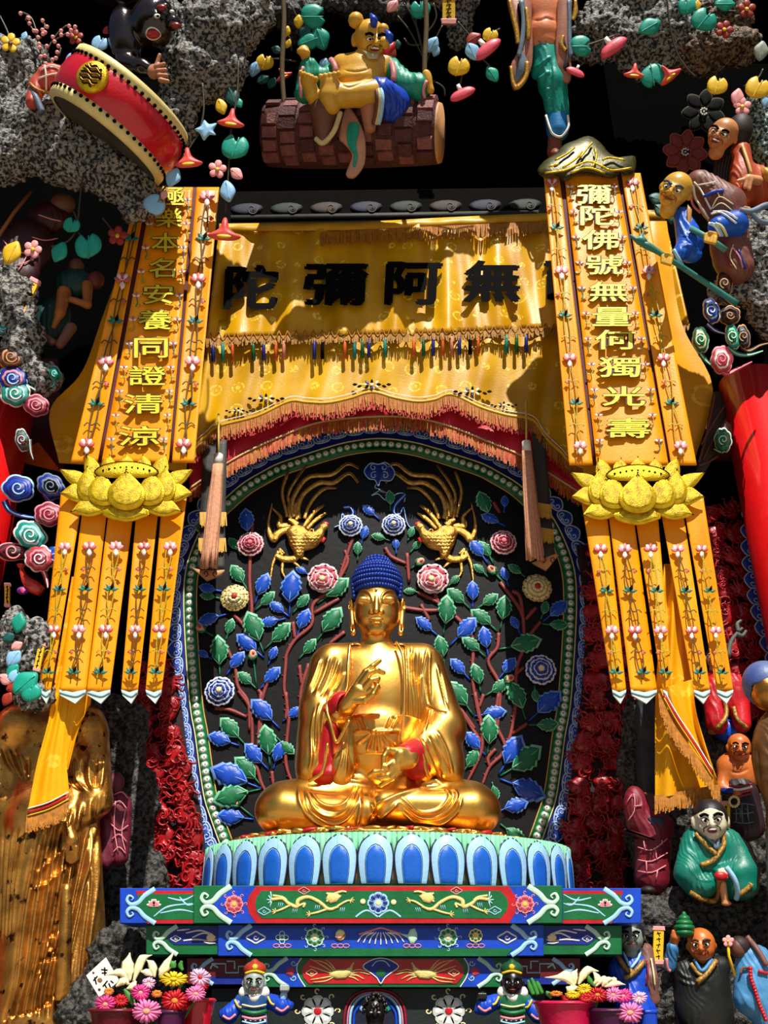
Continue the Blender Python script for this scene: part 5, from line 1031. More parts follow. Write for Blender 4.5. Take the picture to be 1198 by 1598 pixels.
def screen(label, fr, rows, seed, sc=1.):
    t = thing('carved_screen', label, 'carved screen'); r = random.Random(seed); xs = [p for row in rows for p in row[1:]]
    part('screen_back', slab(fr, [(row[1], row[0]) for row in rows] + [(row[2], row[0]) for row in rows[::-1]], 8, -14), mat('screen_shadow', '#2a0508', .6), t, False)
    y = rows[0][0] + 12; k = 0
    while y < rows[-1][0] + 6:
        x0 = np.interp(y, [q[0] for q in rows], [q[1] for q in rows]); x1 = np.interp(y, [q[0] for q in rows], [q[2] for q in rows]); n = max(1, round((x1 - x0)/(38*sc)))
        for j in range(n):
            k += 1; put('carved_dragon_scroll', MOT[k % 6], t, at(fr, x0 + (j + .5)*(x1 - x0)/n + r.uniform(-4, 4), y + r.uniform(-5, 5), r.uniform(0, 360), sc*r.uniform(.85, 1.05), r.uniform(-6, 6)))
        y += 33*sc
    return t
screen('red openwork dragon screen between the rock column and the oval panel', FSc, [(1030, 196, 268), (1100, 200, 282), (1180, 212, 292), (1260, 222, 312), (1340, 230, 322), (1404, 236, 322)], 1)
screen('shaded red openwork screen between the oval panel and the red brick patterned robe', Fr(950, 1200, 8.45), [(850, 900, 950), (960, 916, 980), (1080, 908, 1000), (1180, 896, 1006), (1280, 882, 985), (1390, 886, 976)], 2)
screen('bright red openwork screen beside the far oval rim', Fr(1140, 950, 8.0), [(790, 1092, 1160), (880, 1104, 1172), (960, 1118, 1186), (1040, 1136, 1200), (1100, 1150, 1215)], 3, .92)
# far oval rim beyond the bright red screen
fr = Fr(1180, 900, 7.9); t = thing('oval_rim', 'blue scrolled and beaded rim of a second oval panel beyond the bright red screen', 'carved panel')
rim = cr([(1172, 780), (1166, 820), (1168, 880), (1176, 930), (1188, 980), (1205, 1030)], 8); part('rim_board', slab(fr, np.concatenate([rim[::3], [(1290, 1030), (1290, 760)]]), 8, -8), BLACK, t, False)
for x, y in resample(rim, 11): put('scroll', SCROLL, t, at(fr, x + 4, y, -80, .86, 0))
for x, y in resample(rim + (17, 0), 22): put('bead', BEAD, t, at(fr, x, y, 0, .8, 0))
# ================================================================ curled clouds
def cloud(label, fr, cx, cy, r, cols, rot=0., lobes=7, tail=None, sy=.8, z=0., group=None):
    r *= 1.25; t = thing('cloud_ornament', label, 'cloud ornament', group); a = np.linspace(0, 2*math.pi, lobes*6 + 1)[:-1]
    for k, (f, c) in enumerate(zip((1, .88, .66, .5), cols)):
        rr = r*f*(1 + .13*np.abs(np.sin(a*lobes/2))); o = rot2(np.stack([rr*np.cos(a), rr*sy*np.sin(a)], -1), rot, (cx, cy)); part('cloud_layer', slab(fr, o, 7, z + k*4 - 6*(k == 0), 1.6), c, t)
    part('cloud_curl', stroke(fr, rot2(spiral((0, 0), r*.46, r*.08, 20, 480, 24), rot, (cx, cy)), [r*.1, r*.12, r*.12, r*.08], r*.06, z + 19, 2), cols[0], t)
    if tail is not None:
        part('cloud_tail', stroke(fr, tail, [r*.5, r*.42, r*.3, r*.14], r*.14, z - 4, 6), cols[1], t)
        part('cloud_tail_edge', stroke(fr, tail, [r*.14, r*.12, r*.08], r*.06, z - 4 + r*.13, 6), cols[0], t)
FCL = Fr(40, 700, 7.0, 0)
Kq = crop(0, 560, 4.7)
cloud('aqua curled cloud above the red column by the shaded banner', FCL, *Kq(110, 250), 18, (WHITE, TEAL, SILVER, TEAL), 0, 6, [Kq(120, 220), Kq(200, 200), Kq(260, 230)])
cloud('maroon and pink curled cloud below the aqua one', FCL, *Kq(262, 335), 15, (PINK, MAROON, PINK, MAROON), 10, 6)
cloud('navy arched cloud at the rock strip', FCL, *Kq(90, 140), 18, (SKYB, NAVY, PINK, NAVY), 0, 7)
cloud('tan spiral cloud on the rock strip', FCL, 17, 556, 17, (TAN, BROWN, TAN, BROWN), 0, 4)
cloud('teal cloud with blue edge at the rock strip', FCL, 4, 506, 15, (SKYB, TEAL, SKYB, TEAL), 20, 6)
cloud('small teal drop cloud beside the dull gold drape', FCL, 85, 582, 9, (SILVER, TEAL, GREEN, TEAL), 60, 4, [(86, 588), (84, 600), (78, 604)])
cloud('navy curled cloud with striped tail beside the lotus ornament', FCL, *Kq(130, 945), 19, (SKYB, NAVY, BLUE, NAVY), 0, 5, [Kq(30, 1040), Kq(70, 1110), Kq(160, 1150), Kq(290, 1170)])
cloud('mauve curled cloud touching the shaded banner', FCL, *Kq(355, 1135), 17, (PINK, MAROON, PINK, MAROON), 0, 6, None, .8, 6)
cloud('aqua curled cloud above the pink spiral cloud', FCL, *Kq(220, 1290), 20, (WHITE, TEAL, SILVER, TEAL), 30, 6, [Kq(240, 1300), Kq(300, 1360), Kq(340, 1400)])
cloud('pink and crimson spiral cloud with a long pink tail', FCL, *Kq(285, 1460), 17, (WHITE, ROSE, PINK, MAROON), 0, 8, [Kq(260, 1500), Kq(320, 1560), Kq(345, 1640), Kq(350, 1680)], .9, 8)
cloud('navy cloud behind the streamers of the shaded banner', FCL, *Kq(400, 1450), 13, (SKYB, BLUE, NAVY, BLUE), 0, 5, None, .9, -6)
cloud('slate wave cloud beside the lotus ornament', FCL, *Kq(370, 930), 17, (GREY, NAVY, GREY, INK), 30, 7, [Kq(330, 990), Kq(370, 1040), Kq(420, 1010)], .8, -8)
cloud('teal and pink narrow cloud below the maroon one', FCL, *Kq(160, 590), 13, (SILVER, BROWN, TEAL, MAROON), 80, 6, [Kq(215, 590), Kq(225, 680), Kq(245, 740)], .6, -4)
cloud('dark red shadowed cloud under the slate ones', FCL, *Kq(90, 1410), 22, (PINK, DKWOOD, MAROON, DKWOOD), 0, 5, None, .45, -10)
Kw = crop(1050, 420, 4.703); FCR = Fr(1120, 540, 6.8, 5)
for nm, x, y, r, cs, ro, tail, sy in (('green rimmed oval cloud left over the pointed drape', 205, 515, 15, (PALEG, GREEN, CREAM, GREEN), 80, [(200, 620), (240, 670), (285, 710)], .62), ('blue cored drop cloud below the staff', 285, 300, 15, (WHITE, NAVY, SKYB, BLUE), 70, [(250, 400), (310, 450), (400, 480)], .6), ('dark spiral cloud beside the blue cored one', 420, 335, 12, (TAN, DKWOOD, BROWN, DKWOOD), 0, None, .9), ('pale green drop cloud with aqua tail', 440, 490, 15, (PALEG, TEAL, MINT, GREEN), 75, [(400, 570), (470, 620), (560, 630), (660, 600)], .5), ('dark drop cloud with blue tail', 520, 490, 14, (TAN, DKWOOD, GREY, DKWOOD), 75, [(500, 570), (560, 600), (640, 560), (720, 540)], .5), ('pink scalloped cloud resting over the red column', 360, 660, 16, (PINK, ROSE, WHITE, ROSE), 80, [(350, 740), (400, 770), (480, 730), (580, 680)], .8), ('olive spiral cloud behind the staff', 380, 100, 15, (TAN, DKWOOD, BROWN, DKWOOD), 80, [(350, 190), (420, 250), (490, 280)], .6)):
    cloud(nm.replace('left ', ''), FCR, *Kw(x, y), r, cs, ro, 6, [Kw(*p) for p in tail] if tail else None, sy)
cloud('teal knot cloud on the dark carved bracket', Fr(1128, 690, 7.4), *Kw(370, 1250), 14, (PALEG, GREEN, TEAL, GREEN), 80, 8, [Kw(340, 1300), Kw(350, 1340), Kw(300, 1320)], .7)
t = thing('carved_bracket', 'dark carved wooden bracket slanting beside the pointed gold drape', 'bracket'); frb = Fr(1110, 690, 7.5)
part('bracket_board', slab(frb, [Kw(*p) for p in ((300, 900), (400, 890), (410, 1000), (330, 1330), (230, 1500), (170, 1480), (250, 1180))], 10, -10, 1), DKWOOD, t)
for pts in ([(310, 920), (270, 1100), (240, 1250), (190, 1420)], [(390, 990), (300, 1120), (210, 1290)], [(400, 1090), (300, 1240), (220, 1400)], [(330, 1370), (250, 1420), (190, 1440)]): part('bracket_ridge', stroke(frb, [Kw(*p) for p in pts], 4, 3, 0), BROWN, t)
t = thing('painted_board', 'dark red painted board behind the curled clouds', 'board'); part('board_face', slab(Fr(60, 650, 7.9), bpoly(-40, 560, 90, 560, 98, 740, 60, 700, 20, 720, -40, 700), 10, -10), mat('board_red', '#5a0f12', .6), t, False); part('board_edge', slab(Fr(60, 650, 7.9), bpoly(30, 705, 60, 690, 95, 735, 40, 722), 4, 0), ORANGE, t, False)
t = thing('painted_board', 'dark red painted board behind the column with pink clouds', 'board'); part('board_face', slab(Fr(1130, 700, 7.95), bpoly(1090, 640, 1240, 640, 1240, 716, 1118, 714), 10, -10), mat('board_red', '#0'), t, False); part('board_edge', slab(Fr(1130, 700, 7.95), bpoly(1114, 700, 1162, 694, 1162, 712, 1116, 714), 4, 0), BROWN, t, False)
# ================================================================ wired flowers and leaves
CORAL = mat('coral_enamel', '#f0574e', .45, var=.15); LBLUE = mat('sky_enamel', '#8fc4ea', .5, var=.15); TLEAF = mat('teal_enamel', '#16a58c', .45, var=.25); DLEAF = mat('deep_teal_enamel', '#0e5a50', .5, var=.3); LEMON = mat('lemon_enamel', '#f2c322', .45, var=.15); BLUSH = mat('blush_enamel', '#f3a3a0', .5, var=.15)
WIRE = mat('stem_wire', '#4a4434', .5, .3); RUST = mat('rust_enamel', '#a3301e', .5, var=.3)
def fpiece(par, fr, kind, x, y, r, a=0., z=6.):
    """one flower or leaf of bent sheet at a pixel"""
    q = lambda pts: rot2(cr(np.array(pts)*r, 3, True), a, (x, y))
    L1 = [(0, 1), (-.55, .5), (-.72, -.2), (-.3, -.8), (0, -1.05), (.35, -.8), (.75, -.15), (.5, .5)]
    two = [(0, .9), (-.8, .7), (-1, -.2), (-.55, -.85), (-.1, -.45), (.3, -.95), (.9, -.5), (.9, .3)]
    if kind == 'glory':                # trumpet seen from the side
        m = MB(); m.add(dome(fr, q([(-1.1, .35), (-.6, .05), (-.28, -.25), (-.12, -.8), (.12, -.8), (.28, -.25), (.6, .05), (1.1, .35), (.6, .62), (-.6, .62)]), r*.5, z), CORAL); m.add(dome(fr, rot2(ellipse(0, .36*r, .5*r, .14*r, 12), a, (x, y)), r*.2, z + r*.45), LEMON); return m.build('flower', par)
    if kind == 'disc':                 # flat round bloom with a pale tube
        m = MB(); m.add(dome(fr, q([(-1.2, .1), (-.8, -.32), (0, -.44), (.8, -.32), (1.2, .1), (.8, .42), (0, .5), (-.8, .42)]), r*.4, z), mat('rose_enamel', '#f2566a', .45)); m.add(slab(fr, rot2([(-.2*r, -.3*r), (.2*r, -.3*r), (.14*r, -.9*r), (-.14*r, -.9*r)], a, (x, y)), 5, z - 2), WHITE); return m.build('flower', par)
    if kind == 'blossom' or kind == 'ybloom' or kind == 'rbloom':
        m = MB(); c = {'blossom': BLUSH, 'ybloom': LEMON, 'rbloom': RUST}[kind]
        for k in range(5): m.add(dome(fr, rot2(cr(np.array([(0, 0), (-.42, -.5), (-.25, -1), (.25, -1), (.42, -.5)])*r, 2, True), a + 72*k, (x, y)), r*.25, z), c)
        m.add(dome(fr, ellipse(x, y, r*.25, r*.25, 8), r*.3, z + r*.2), LEMON if kind != 'ybloom' else BROWN); return m.build('flower', par)
    if kind == 'bird': return part('bird_leaf', dome(fr, q([(0, 1), (-.5, .4), (-1, .1), (-.5, -.3), (-.3, -.9), (.2, -.6), (.9, -.8), (.7, -.1), (1, .3), (.4, .4)]), r*.35, z), LBLUE, par)
    c = {'t': TLEAF, 'd': DLEAF, 'b': LBLUE, 'y': LEMON, 'p': BLUSH, 'r': RUST, 'g': mat('grey_enamel', '#a6b0a0', .5)}[kind[0]]
    o = part('leaf', dome(fr, q(two if kind[1:] == '2' else L1), r*.3, z), c, par)
    part('leaf_rib', stroke(fr, rot2([(0, .95*r), (0, 0), (0, -.8*r)], a, (x, y)), r*.1, r*.06, z + r*.27, 3), c, o); return o
def spray(label, px, py, Yd, tilt, stems, pieces, name='flower_vine', cat='vine'):
    fr = Fr(px, py, Yd, tilt); t = thing(name, label, cat)
    for s in stems: part('stem', tube(cr([fr.p(x, y, 2) for x, y in s], 6), fr.s*1.5, 6), WIRE, t)
    for pc in pieces: fpiece(t, fr, *pc)
    return t
spray('long hanging vine with coral morning glories beside the curtain', 355, 250, 6.6, 15, [[(372, 95), (370, 150), (362, 190), (358, 240), (355, 290), (352, 330)], [(340, 258), (352, 268)], [(358, 262), (368, 270)]],
      [('glory', 361, 186, 20, 8), ('t2', 367, 230, 21, 20), ('blossom', 339, 264, 14, 10), ('p', 369, 271, 12, -50), ('b', 355, 298, 17, 170), ('glory', 350, 360, 24, 4)])
spray('short vine with pale blue leaves and a coral bloom below the drum', 300, 230, 6.25, 15, [[(312, 205), (290, 240), (272, 270), (252, 300), (238, 322)], [(312, 205), (318, 170), (316, 130)], [(288, 240), (270, 268)]],
      [('bird', 321, 203, 17, 10), ('glory', 293, 248, 21, -4), ('b', 270, 277, 16, 25), ('b2', 241, 320, 17, 60), ('p', 256, 304, 8, 20)])
spray('dark green leaf spray beside the coral vine', 365, 155, 6.7, 20, [[(380, 110), (366, 140), (360, 165)]], [('d', 362, 150, 16, 160), ('t', 372, 160, 9, 150), ('y', 345, 166, 13, 160)])
spray('leafy branch with yellow buds above the gripping hand', 450, 70, 7.1, 30, [[(452, 5), (470, 40), (480, 70), (470, 100)], [(400, 98), (430, 92), (462, 96)], [(440, 44), (452, 60), (455, 80)]],
      [('t2', 488, 26, 20, 90), ('y', 466, 34, 11, 0), ('t', 482, 64, 19, 70), ('d', 476, 50, 13, 20), ('y', 446, 50, 10, 20), ('y', 449, 68, 8, 200), ('d', 432, 78, 9, -70), ('y2', 413, 98, 14, 20), ('b', 397, 108, 13, 20), ('glory', 441, 116, 13, -30), ('d', 410, 124, 11, 60), ('d', 424, 130, 10, 30), ('t', 500, 60, 20, -20), ('b', 505, 100, 10, 20)])
spray('bare twig bundle with blue leaves rising beside the log', 660, 70, 7.1, 30, [[(660, 160), (661, 110), (655, 60), (640, 20), (630, 5)], [(660, 90), (640, 50), (620, 25)], [(661, 80), (668, 40), (660, 8)], [(660, 110), (680, 60), (690, 40)], [(662, 120), (690, 135), (694, 150)], [(658, 70), (640, 70), (630, 60)], [(660, 60), (680, 30), (676, 5)], [(656, 70), (648, 30), (650, 5)]],
      [('b', 674, 70, 14, 30), ('b', 680, 80, 9, 200), ('t2', 656, 15, 16, 0), ('p', 612, 10, 12, 40), ('r', 605, 85, 18, 30), ('d', 620, 70, 8, 0)])
spray('yellow winged flower and red disc bloom hanging beside the climber', 720, 110, 7.0, 25, [[(745, 70), (735, 90), (722, 115), (718, 132)], [(780, 45), (760, 55), (748, 70)], [(745, 70), (728, 50), (714, 34)], [(745, 85), (765, 105), (775, 128)]],
      [('y2', 716, 104, 17, 20), ('disc', 721, 146, 18, -25), ('disc', 760, 76, 21, -40), ('y2', 765, 55, 12, 30), ('b', 737, 80, 16, -25), ('t', 768, 116, 14, -35), ('r', 738, 60, 13, 60)])
spray('teal leaves and red blooms on the rock beside the climber', 930, 75, 6.9, 25, [[(960, 55), (930, 66), (900, 75)], [(955, 80), (950, 72), (958, 58)]],
      [('t2', 906, 72, 17, 90), ('disc', 956, 73, 21, -38), ('disc', 898, 112, 13, 25), ('t', 1013, 42, 19, 60), ('t2', 1018, 118, 20, 170), ('glory', 990, 112, 16, 5), ('glory', 1042, 115, 19, -40)])
spray('teal leaves and red bloom under the top rock beside the hollow flower', 1100, 35, 6.9, 25, [[(1120, 15), (1110, 45), (1104, 62)], [(1150, 40), (1152, 25)]],
      [('t2', 1072, 10, 15, 0), ('t2', 1098, 32, 20, 40), ('t', 1130, 6, 16, 90), ('rbloom', 1130, 46, 14, 20), ('g', 1187, 80, 16, 10), ('y', 1088, 8, 8, 0), ('rbloom', 1165, 14, 14, 0)])
spray('yellow butterfly flowers and pink blossoms above the leaning old man', 1140, 140, 6.7, 20, [[(1190, 108), (1182, 122), (1160, 135)], [(1160, 150), (1152, 140)]], [('y2', 1119, 134, 16, 20), ('y2', 1182, 138, 19, 30), ('blossom', 1158, 166, 14, 0), ('p', 1150, 152, 14, 10), ('b', 1193, 158, 9, 0)])
spray('thick green trailing stem over the grey overhang', 1050, 60, 6.75, 25, [[(1040, -5), (1045, 40), (1055, 80), (1070, 105), (1085, 120)]], [], 'trailing_stem')
spray('teal leaves hanging under the dark rock with a pale flower', 110, 375, 6.5, 10, [[(122, 340), (116, 365), (100, 380), (80, 385)], [(122, 362), (135, 380)], [(115, 330), (124, 352)], [(122, 340), (126, 300), (130, 270)]], [('t', 93, 393, 17, 205), ('t2', 138, 384, 21, 0), ('t2', 112, 352, 13, 30), ('blossom', 51, 389, 14, 20), ('y', 18, 395, 20, 28)])
spray('rust coloured five petal flower beside the shaded banner', 183, 368, 6.7, 10, [[(160, 340), (172, 355), (183, 368)]], [('rbloom', 183, 368, 15, 10)])
spray('yellow flower and blue bud on the ledge beside the pink blossom twigs', 16, 68, 6.15, 10, [[(0, 25), (12, 50), (16, 68)]], [('ybloom', 16, 67, 15, 10), ('b', 38, 56, 7, 20)])
twp = [[(70, 105), (62, 70), (50, 30), (32, 18)], [(66, 100), (78, 70), (92, 50), (104, 40)], [(64, 85), (56, 55), (40, 30)], [(64, 60), (70, 40), (66, 35)], [(80, 66), (104, 52), (118, 44)], [(68, 100), (90, 88), (95, 75)]]
t = spray('pink plum blossom twigs beside the yellow flower', 70, 70, 6.2, 10, twp, [], 'blossom_twigs', 'twigs'); fr = Fr(70, 70, 6.2, 10)
BB = mesh_of('bud', *ball((0, 0, 0), fr.s*3.4, 7, 5), BLUSH)
for s in twp:
    for x, y in resample(cr(s, 4), 6)[1:]: put('bud', BB, t, Matrix.Translation(Vector(fr.p(x + rng.uniform(-4, 4), y + rng.uniform(-4, 4), 4))))
spray('dark rust flower and blue leaf behind the drum rim', 120, 60, 6.25, 15, [[(150, 75), (135, 70), (118, 62)]], [('rbloom', 118, 58, 12, 0), ('b2', 156, 68, 13, 30), ('r', 168, 47, 9, 60), ('b', 112, 92, 13, 50)])
def opendaisy(label, x, y, r, c, edge, Yd, n=8):
    fr = Fr(x, y, Yd, 15); t = thing('large_flower', label, 'flower')
    for k in range(n):
        o = rot2(cr(np.array([(0, -.12), (-.3, -.55), (-.2, -.85), (0, -1), (.2, -.85), (.3, -.55)])*r, 3, True), k*360/n + 8, (x, y)); p_ = part('petal', slab(fr, o, 3, 0, .8), edge, t); c0 = o.mean(0); part('petal_face', dome(fr, c0 + (o - c0)*.86, 3, 2.5), c, p_)
    m = MB(); m.add(dome(fr, ellipse(x, y, r*.2, r*.2, 12), 6, 2), INK)
    for k in range(9): a = k*40; m.add(ball(fr.p(x + r*.14*(k > 0)*math.cos(R(a)), y + r*.14*(k > 0)*math.sin(R(a)), 9), fr.s*1.7, 6, 4), WHITE)
    m.build('flower_centre', t)
opendaisy('rust red eight petal flower in the dark beside the leaning old man', 1069, 237, 36, mat('rust_petal', '#8a2a1c', .6), mat('rust_edge', '#b85a44', .6), 8.0)
opendaisy('dark hollow flower with faint outlines above the rust red one', 1098, 174, 36, mat('shaded_petal', '#0c0d09', .8, spec=.1), mat('shaded_edge', '#4a4a3c', .7, spec=.1), 8.05, 7)  # deep shade on this flower is painted into its near-black petals
spray('green outlined leaves behind the head of the man with the staff', 1035, 325, 7.0, 10, [[(1040, 318), (1050, 325)]], [('d', 1024, 310, 13, 110), ('d', 1030, 328, 13, 140), ('d', 1049, 335, 14, 185)])
def plaque(label, x, y, w, h, rot, Yd, tilt=0., chars='', z=0.):
    fr = Fr(x, y, Yd, tilt); t = thing('name_plaque', label, 'plaque'); q = lambda p: rot2(p, rot, (x, y))
    part('plaque_board', slab(fr, q([(-w/2, -h/2), (w/2, -h/2), (w/2, h/2), (-w/2, h/2)]), 4, z, .6), LEMON, t, False)
    for s in (-1, 1): part('plaque_end', slab(fr, q([(-w*.62, s*h/2 - s*2), (w*.62, s*h/2 - s*2), (w*.55, s*(h/2 + w*.3)), (-w*.55, s*(h/2 + w*.3))]), 5, z, .6), BLUSH, t, False)
    m = MB(); n = 5; r = random.Random(int(x))
    for k in range(n):                 # handwriting too small to read: brushed ticks
        yy = -h*.36 + k*h*.18; m.add(stroke(fr, q([(-w*.2, yy), (w*.2, yy - 1)]), 1.5, .6, z + 4, 2), INK); m.add(stroke(fr, q([(r.uniform(-2, 2), yy - 3), (r.uniform(-2, 2), yy + 4)]), 1.5, .6, z + 4, 2), INK)
    m.build('plaque_writing', t)
plaque('yellow name plaque with pink ends beside the leafy branch', 392, 48, 18, 46, 22, 7.0, 25)
plaque('yellow name plaque with pink foot beside the rock drop', 700, 14, 20, 34, 0, 7.1, 25)
plaque('slanted yellow name plaque in the dark beside the grey rock strip', 43, 460, 15, 48, 27, 6.9)
plaque('small yellow plaque in the dark near the orange vase', 11, 928, 8, 32, 0, 7.3)
plaque('yellow name plaque partly behind the first streamer', 61, 1025, 10, 40, 12, 6.85)
plaque('yellow name plaque beside the hat of the orange faced figure', 1027, 1475, 16, 50, 2, 6.9)
plaque('yellow name plaque between the green robed and bare chested figures', 1132, 1275, 14, 42, 0, 7.2)
# ================================================================ painted figures
SURF = {}
def folds(V, F, fr, amp):
    """soft gathered folds in a modelled garment"""
    L = (V - fr.o)/fr.s; n = np.cross(V[F[:, 2]] - V[F[:, 0]], V[F[:, 3]] - V[F[:, 1]]); vn = np.zeros_like(V)
    for i in range(4): np.add.at(vn, F[:, i], n)
    vn /= np.linalg.norm(vn, axis=1)[:, None] + 1e-9; w = vnoise(L/26, 5); ph = L[:, 0]*.42 + 4.2*w + L[:, 2]*.10; d = 1.5*(1 - np.abs(np.sin(ph))) + .9*vnoise(L/9, 8)
    return V + vn*(amp*fr.s*d*np.clip(.4 + vnoise(L/34, 3), 0, 1))[:, None]
def clay(C, name, m, par, ridges=(), relax=2, **k):
    V, F = C.skin(ridges, relax)
    fa = k.pop('fold', 1.)
    if name in ('robe', 'armour', 'sleeve', 'trousers', 'shawl', 'underrobe', 'robe_flap') and not (name == 'robe' and len(ridges) > 12): V = folds(V, F, C.fr, fa)
    o = part(name, (V, F), m, par, **k); q = to_px(V); dep = (V - EYE)[:, 1]/rays(q[:, 0], q[:, 1])[:, 1]; SURF[o] = (q, dep, C.fr.s); return o
def draw(par, o, pts, w, m, name='painted_line', sm=5, lift=.25, rad=4., closed=False, k=1.):
    """a painted or modelled line following the surface of a part"""
    q, dep, s = SURF[o]; p = cr(pts, sm, closed) if sm else np.asarray(pts, float); d = np.empty(len(p))
    for i, a in enumerate(p):
        e = ((q - a)**2).sum(1); b = e < rad*rad; d[i] = dep[b].min() if b.any() else dep[np.argmin(e)]
    if len(d) > 4: d = np.convolve(np.r_[d[0], d, d[-1]], [.25, .5, .25], 'valid')
    P3 = EYE + rays(p[:, 0], p[:, 1])*(d - lift*w*s)[:, None]
    if closed: P3 = np.concatenate([P3, P3[:1]])
    ww = np.interp(np.linspace(0, 1, len(P3)), np.linspace(0, 1, np.size(w)), np.atleast_1d(w)) if np.size(w) > 1 else w
    return part(name, tube(P3, np.broadcast_to(np.asarray(ww, float)*s*.5, (len(P3),)), 6), m, par)
def spot(par, o, x, y, r, m, name, flat=.6, lift=0.):
    q, dep, s = SURF[o]; e = ((q - np.array([x, y]))**2).sum(1); b = e < 9; d = dep[b].min() if b.any() else dep[np.argmin(e)]
    c = EYE + rays(x, y)*(d - lift*s); return part(name, ball(c, np.array([r[0] if np.ndim(r) else r, (r[0] if np.ndim(r) else r)*flat, r[1] if np.ndim(r) else r])*s, 12, 8), m, par)
def head(par, fr, cx, cy, r, z, skin, rot=0., yaw=0., brow=INK, mouth='smile', ears=1., hair=None, wrinkle=None, neck=True, nose=1., name='head'):
    q = lambda dx, dy, dz=0.: (*rot2([(dx*r, dy*r)], rot, (cx, cy))[0], z + dz*r); yw = yaw*.42
    C = Clay(fr, max(.8, r/17)); C.e(*q(0, -.18), r*.84, r*.86, r*.86, rot, k=r*.2).e(*q(yw*.4, .38, .08), r*.66, r*.58, r*.66, rot, k=r*.35)
    C.e(*q(yw, .74, .42), r*.26, r*.2, r*.24, rot, k=r*.22)
    for s in (-1, 1):
        C.e(*q(s*.4 + yw*.8, .28, .5), r*.26, r*.24, r*.22, rot, k=r*.2); C.c(q(s*.14 + yw, -.16, .72), q(s*.56 + yw*.6, -.2, .5), r*.12, r*.1, k=r*.14)
        if ears: C.e(*q(s*.86, .05, -.1), r*.14*ears, r*.3*ears, r*.16, rot, k=r*.08)
    C.c(q(yw*1.2, -.1, .78), q(yw*1.35, .2, .96*nose), r*.09, r*.16*nose, k=r*.12).e(*q(yw*1.2 - .16, .24, .78), r*.1, r*.09, r*.1, k=r*.06).e(*q(yw*1.2 + .16, .24, .78), r*.1, r*.09, r*.1, k=r*.06)
    if neck: C.c(q(0, .5, -.15), q(0, 1.15, -.2), r*.42, r*.46, k=r*.15)
    o = clay(C, name, skin, par, (), 1); X = lambda dx, dy: q(dx, dy)[:2]
    for s in (-1, 1):
        ex = s*.33 + yw; e = spot(par, o, *X(ex, -.04), (r*.17, r*.1), WHITE, 'eye', .5, r*.02); spot(par, o, *X(ex + yw*.1, -.03), (r*.075, r*.085), INK, 'pupil', .5, r*.1)
        draw(par, o, [X(ex - .2, -.03), X(ex, -.14), X(ex + .2, -.03)], r*.06, brow, 'eyelid'); draw(par, o, [X(ex - s*.2, -.26), X(ex + s*.02, -.36), X(ex + s*.26, -.28)], r*.15, brow, 'eyebrow')
    if mouth == 'smile': draw(par, o, [X(yw - .34, .44), X(yw - .16, .54), X(yw, .56), X(yw + .16, .54), X(yw + .34, .44)], r*.1, mat('lip_red', '#a8302a', .45), 'mouth')
    elif mouth == 'open':
        spot(par, o, *X(yw, .5), (r*.26, r*.14), MAROON, 'mouth', .4, r*.0); draw(par, o, [X(yw - .2, .46), X(yw, .45), X(yw + .2, .46)], r*.09, WHITE, 'teeth')
    else: draw(par, o, [X(yw - .22, .53), X(yw, .5), X(yw + .22, .53)], r*.09, mat('lip_red', '#0'), 'mouth')
    for s in (-1, 1): draw(par, o, [X(yw + s*.22, .26), X(yw + s*.42, .38), X(yw + s*.44, .56)], r*.045, wrinkle or brow, 'face_line')
    if hair is not None:
        C = Clay(fr, max(.9, r/15)); C.e(*q(0, -.22, -.06), r*.9, r*.9, r*.9, rot, k=2); C.b(*q(yw*.6, .55, .75), r*.72, r*.82, r*.75, 1, rot, k=r*.1, neg=True).b(*q(0, .95, 0), r*2, r*.5, r*2, 1, rot, k=1, neg=True); clay(C, 'hair', hair, par)
    return o, X
YSK = mat('yellow_flesh', '#dca62e', .4, var=.2, coat=.2); OSK = mat('orange_flesh', '#d2702c', .4, var=.25, coat=.2); PSK = mat('pale_flesh', '#d9d0b2', .45, var=.15); GSK = mat('grey_flesh', '#9aa69c', .45, var=.25); DSK = mat('dark_lacquer', '#1c100c', .18, var=.4, coat=.5)
TRIM = mat('gold_trim', '#c99a44', .5, .2, col2='#5a3a18', scale=60)
# ---------------------------------------------------------------- the log swing and its rider
FS = Fr(555, 200, 7.3, 25); Ks = crop(410, 10, 4.131)
log = thing('log_swing', 'thick brown bark log hung like a swing above the curtain', 'log')
BK = mat('bark_brown', '#5f3230', .7, var=.5, scale=20, bump=.6); BK2 = mat('bark_plate', '#8f5550', .65, var=.45, scale=18, bump=.6)
la, lb = FS.p(419, 212, -20), FS.p(684, 208, 30); lax = (lb - la)/np.linalg.norm(lb - la); lu = np.array([0, 0, 1.]); lu -= lax*(lu @ lax); lu /= np.linalg.norm(lu); lv = np.cross(lax, lu); lr = FS.s*50; ll = np.linalg.norm(lb - la)
def lp(t, a, r): return la + lax*(ll*t) + r*(math.cos(a)*lu - math.sin(a)*lv*(-1 if lv[1] < 0 else 1))
part('log_core', tube([la + lax*ll*t for t in np.linspace(0, 1, 9)], [lr*k for k in (.93, .98, 1, 1.01, 1, .99, .97, .95, .9)], 30), BK, log)
part('cut_end', tube([lb - lax*.02, lb + lax*.03], [lr*.9, lr*.86], 30), TAN, log, label='pale cut end of the log')
r_ = random.Random(4)
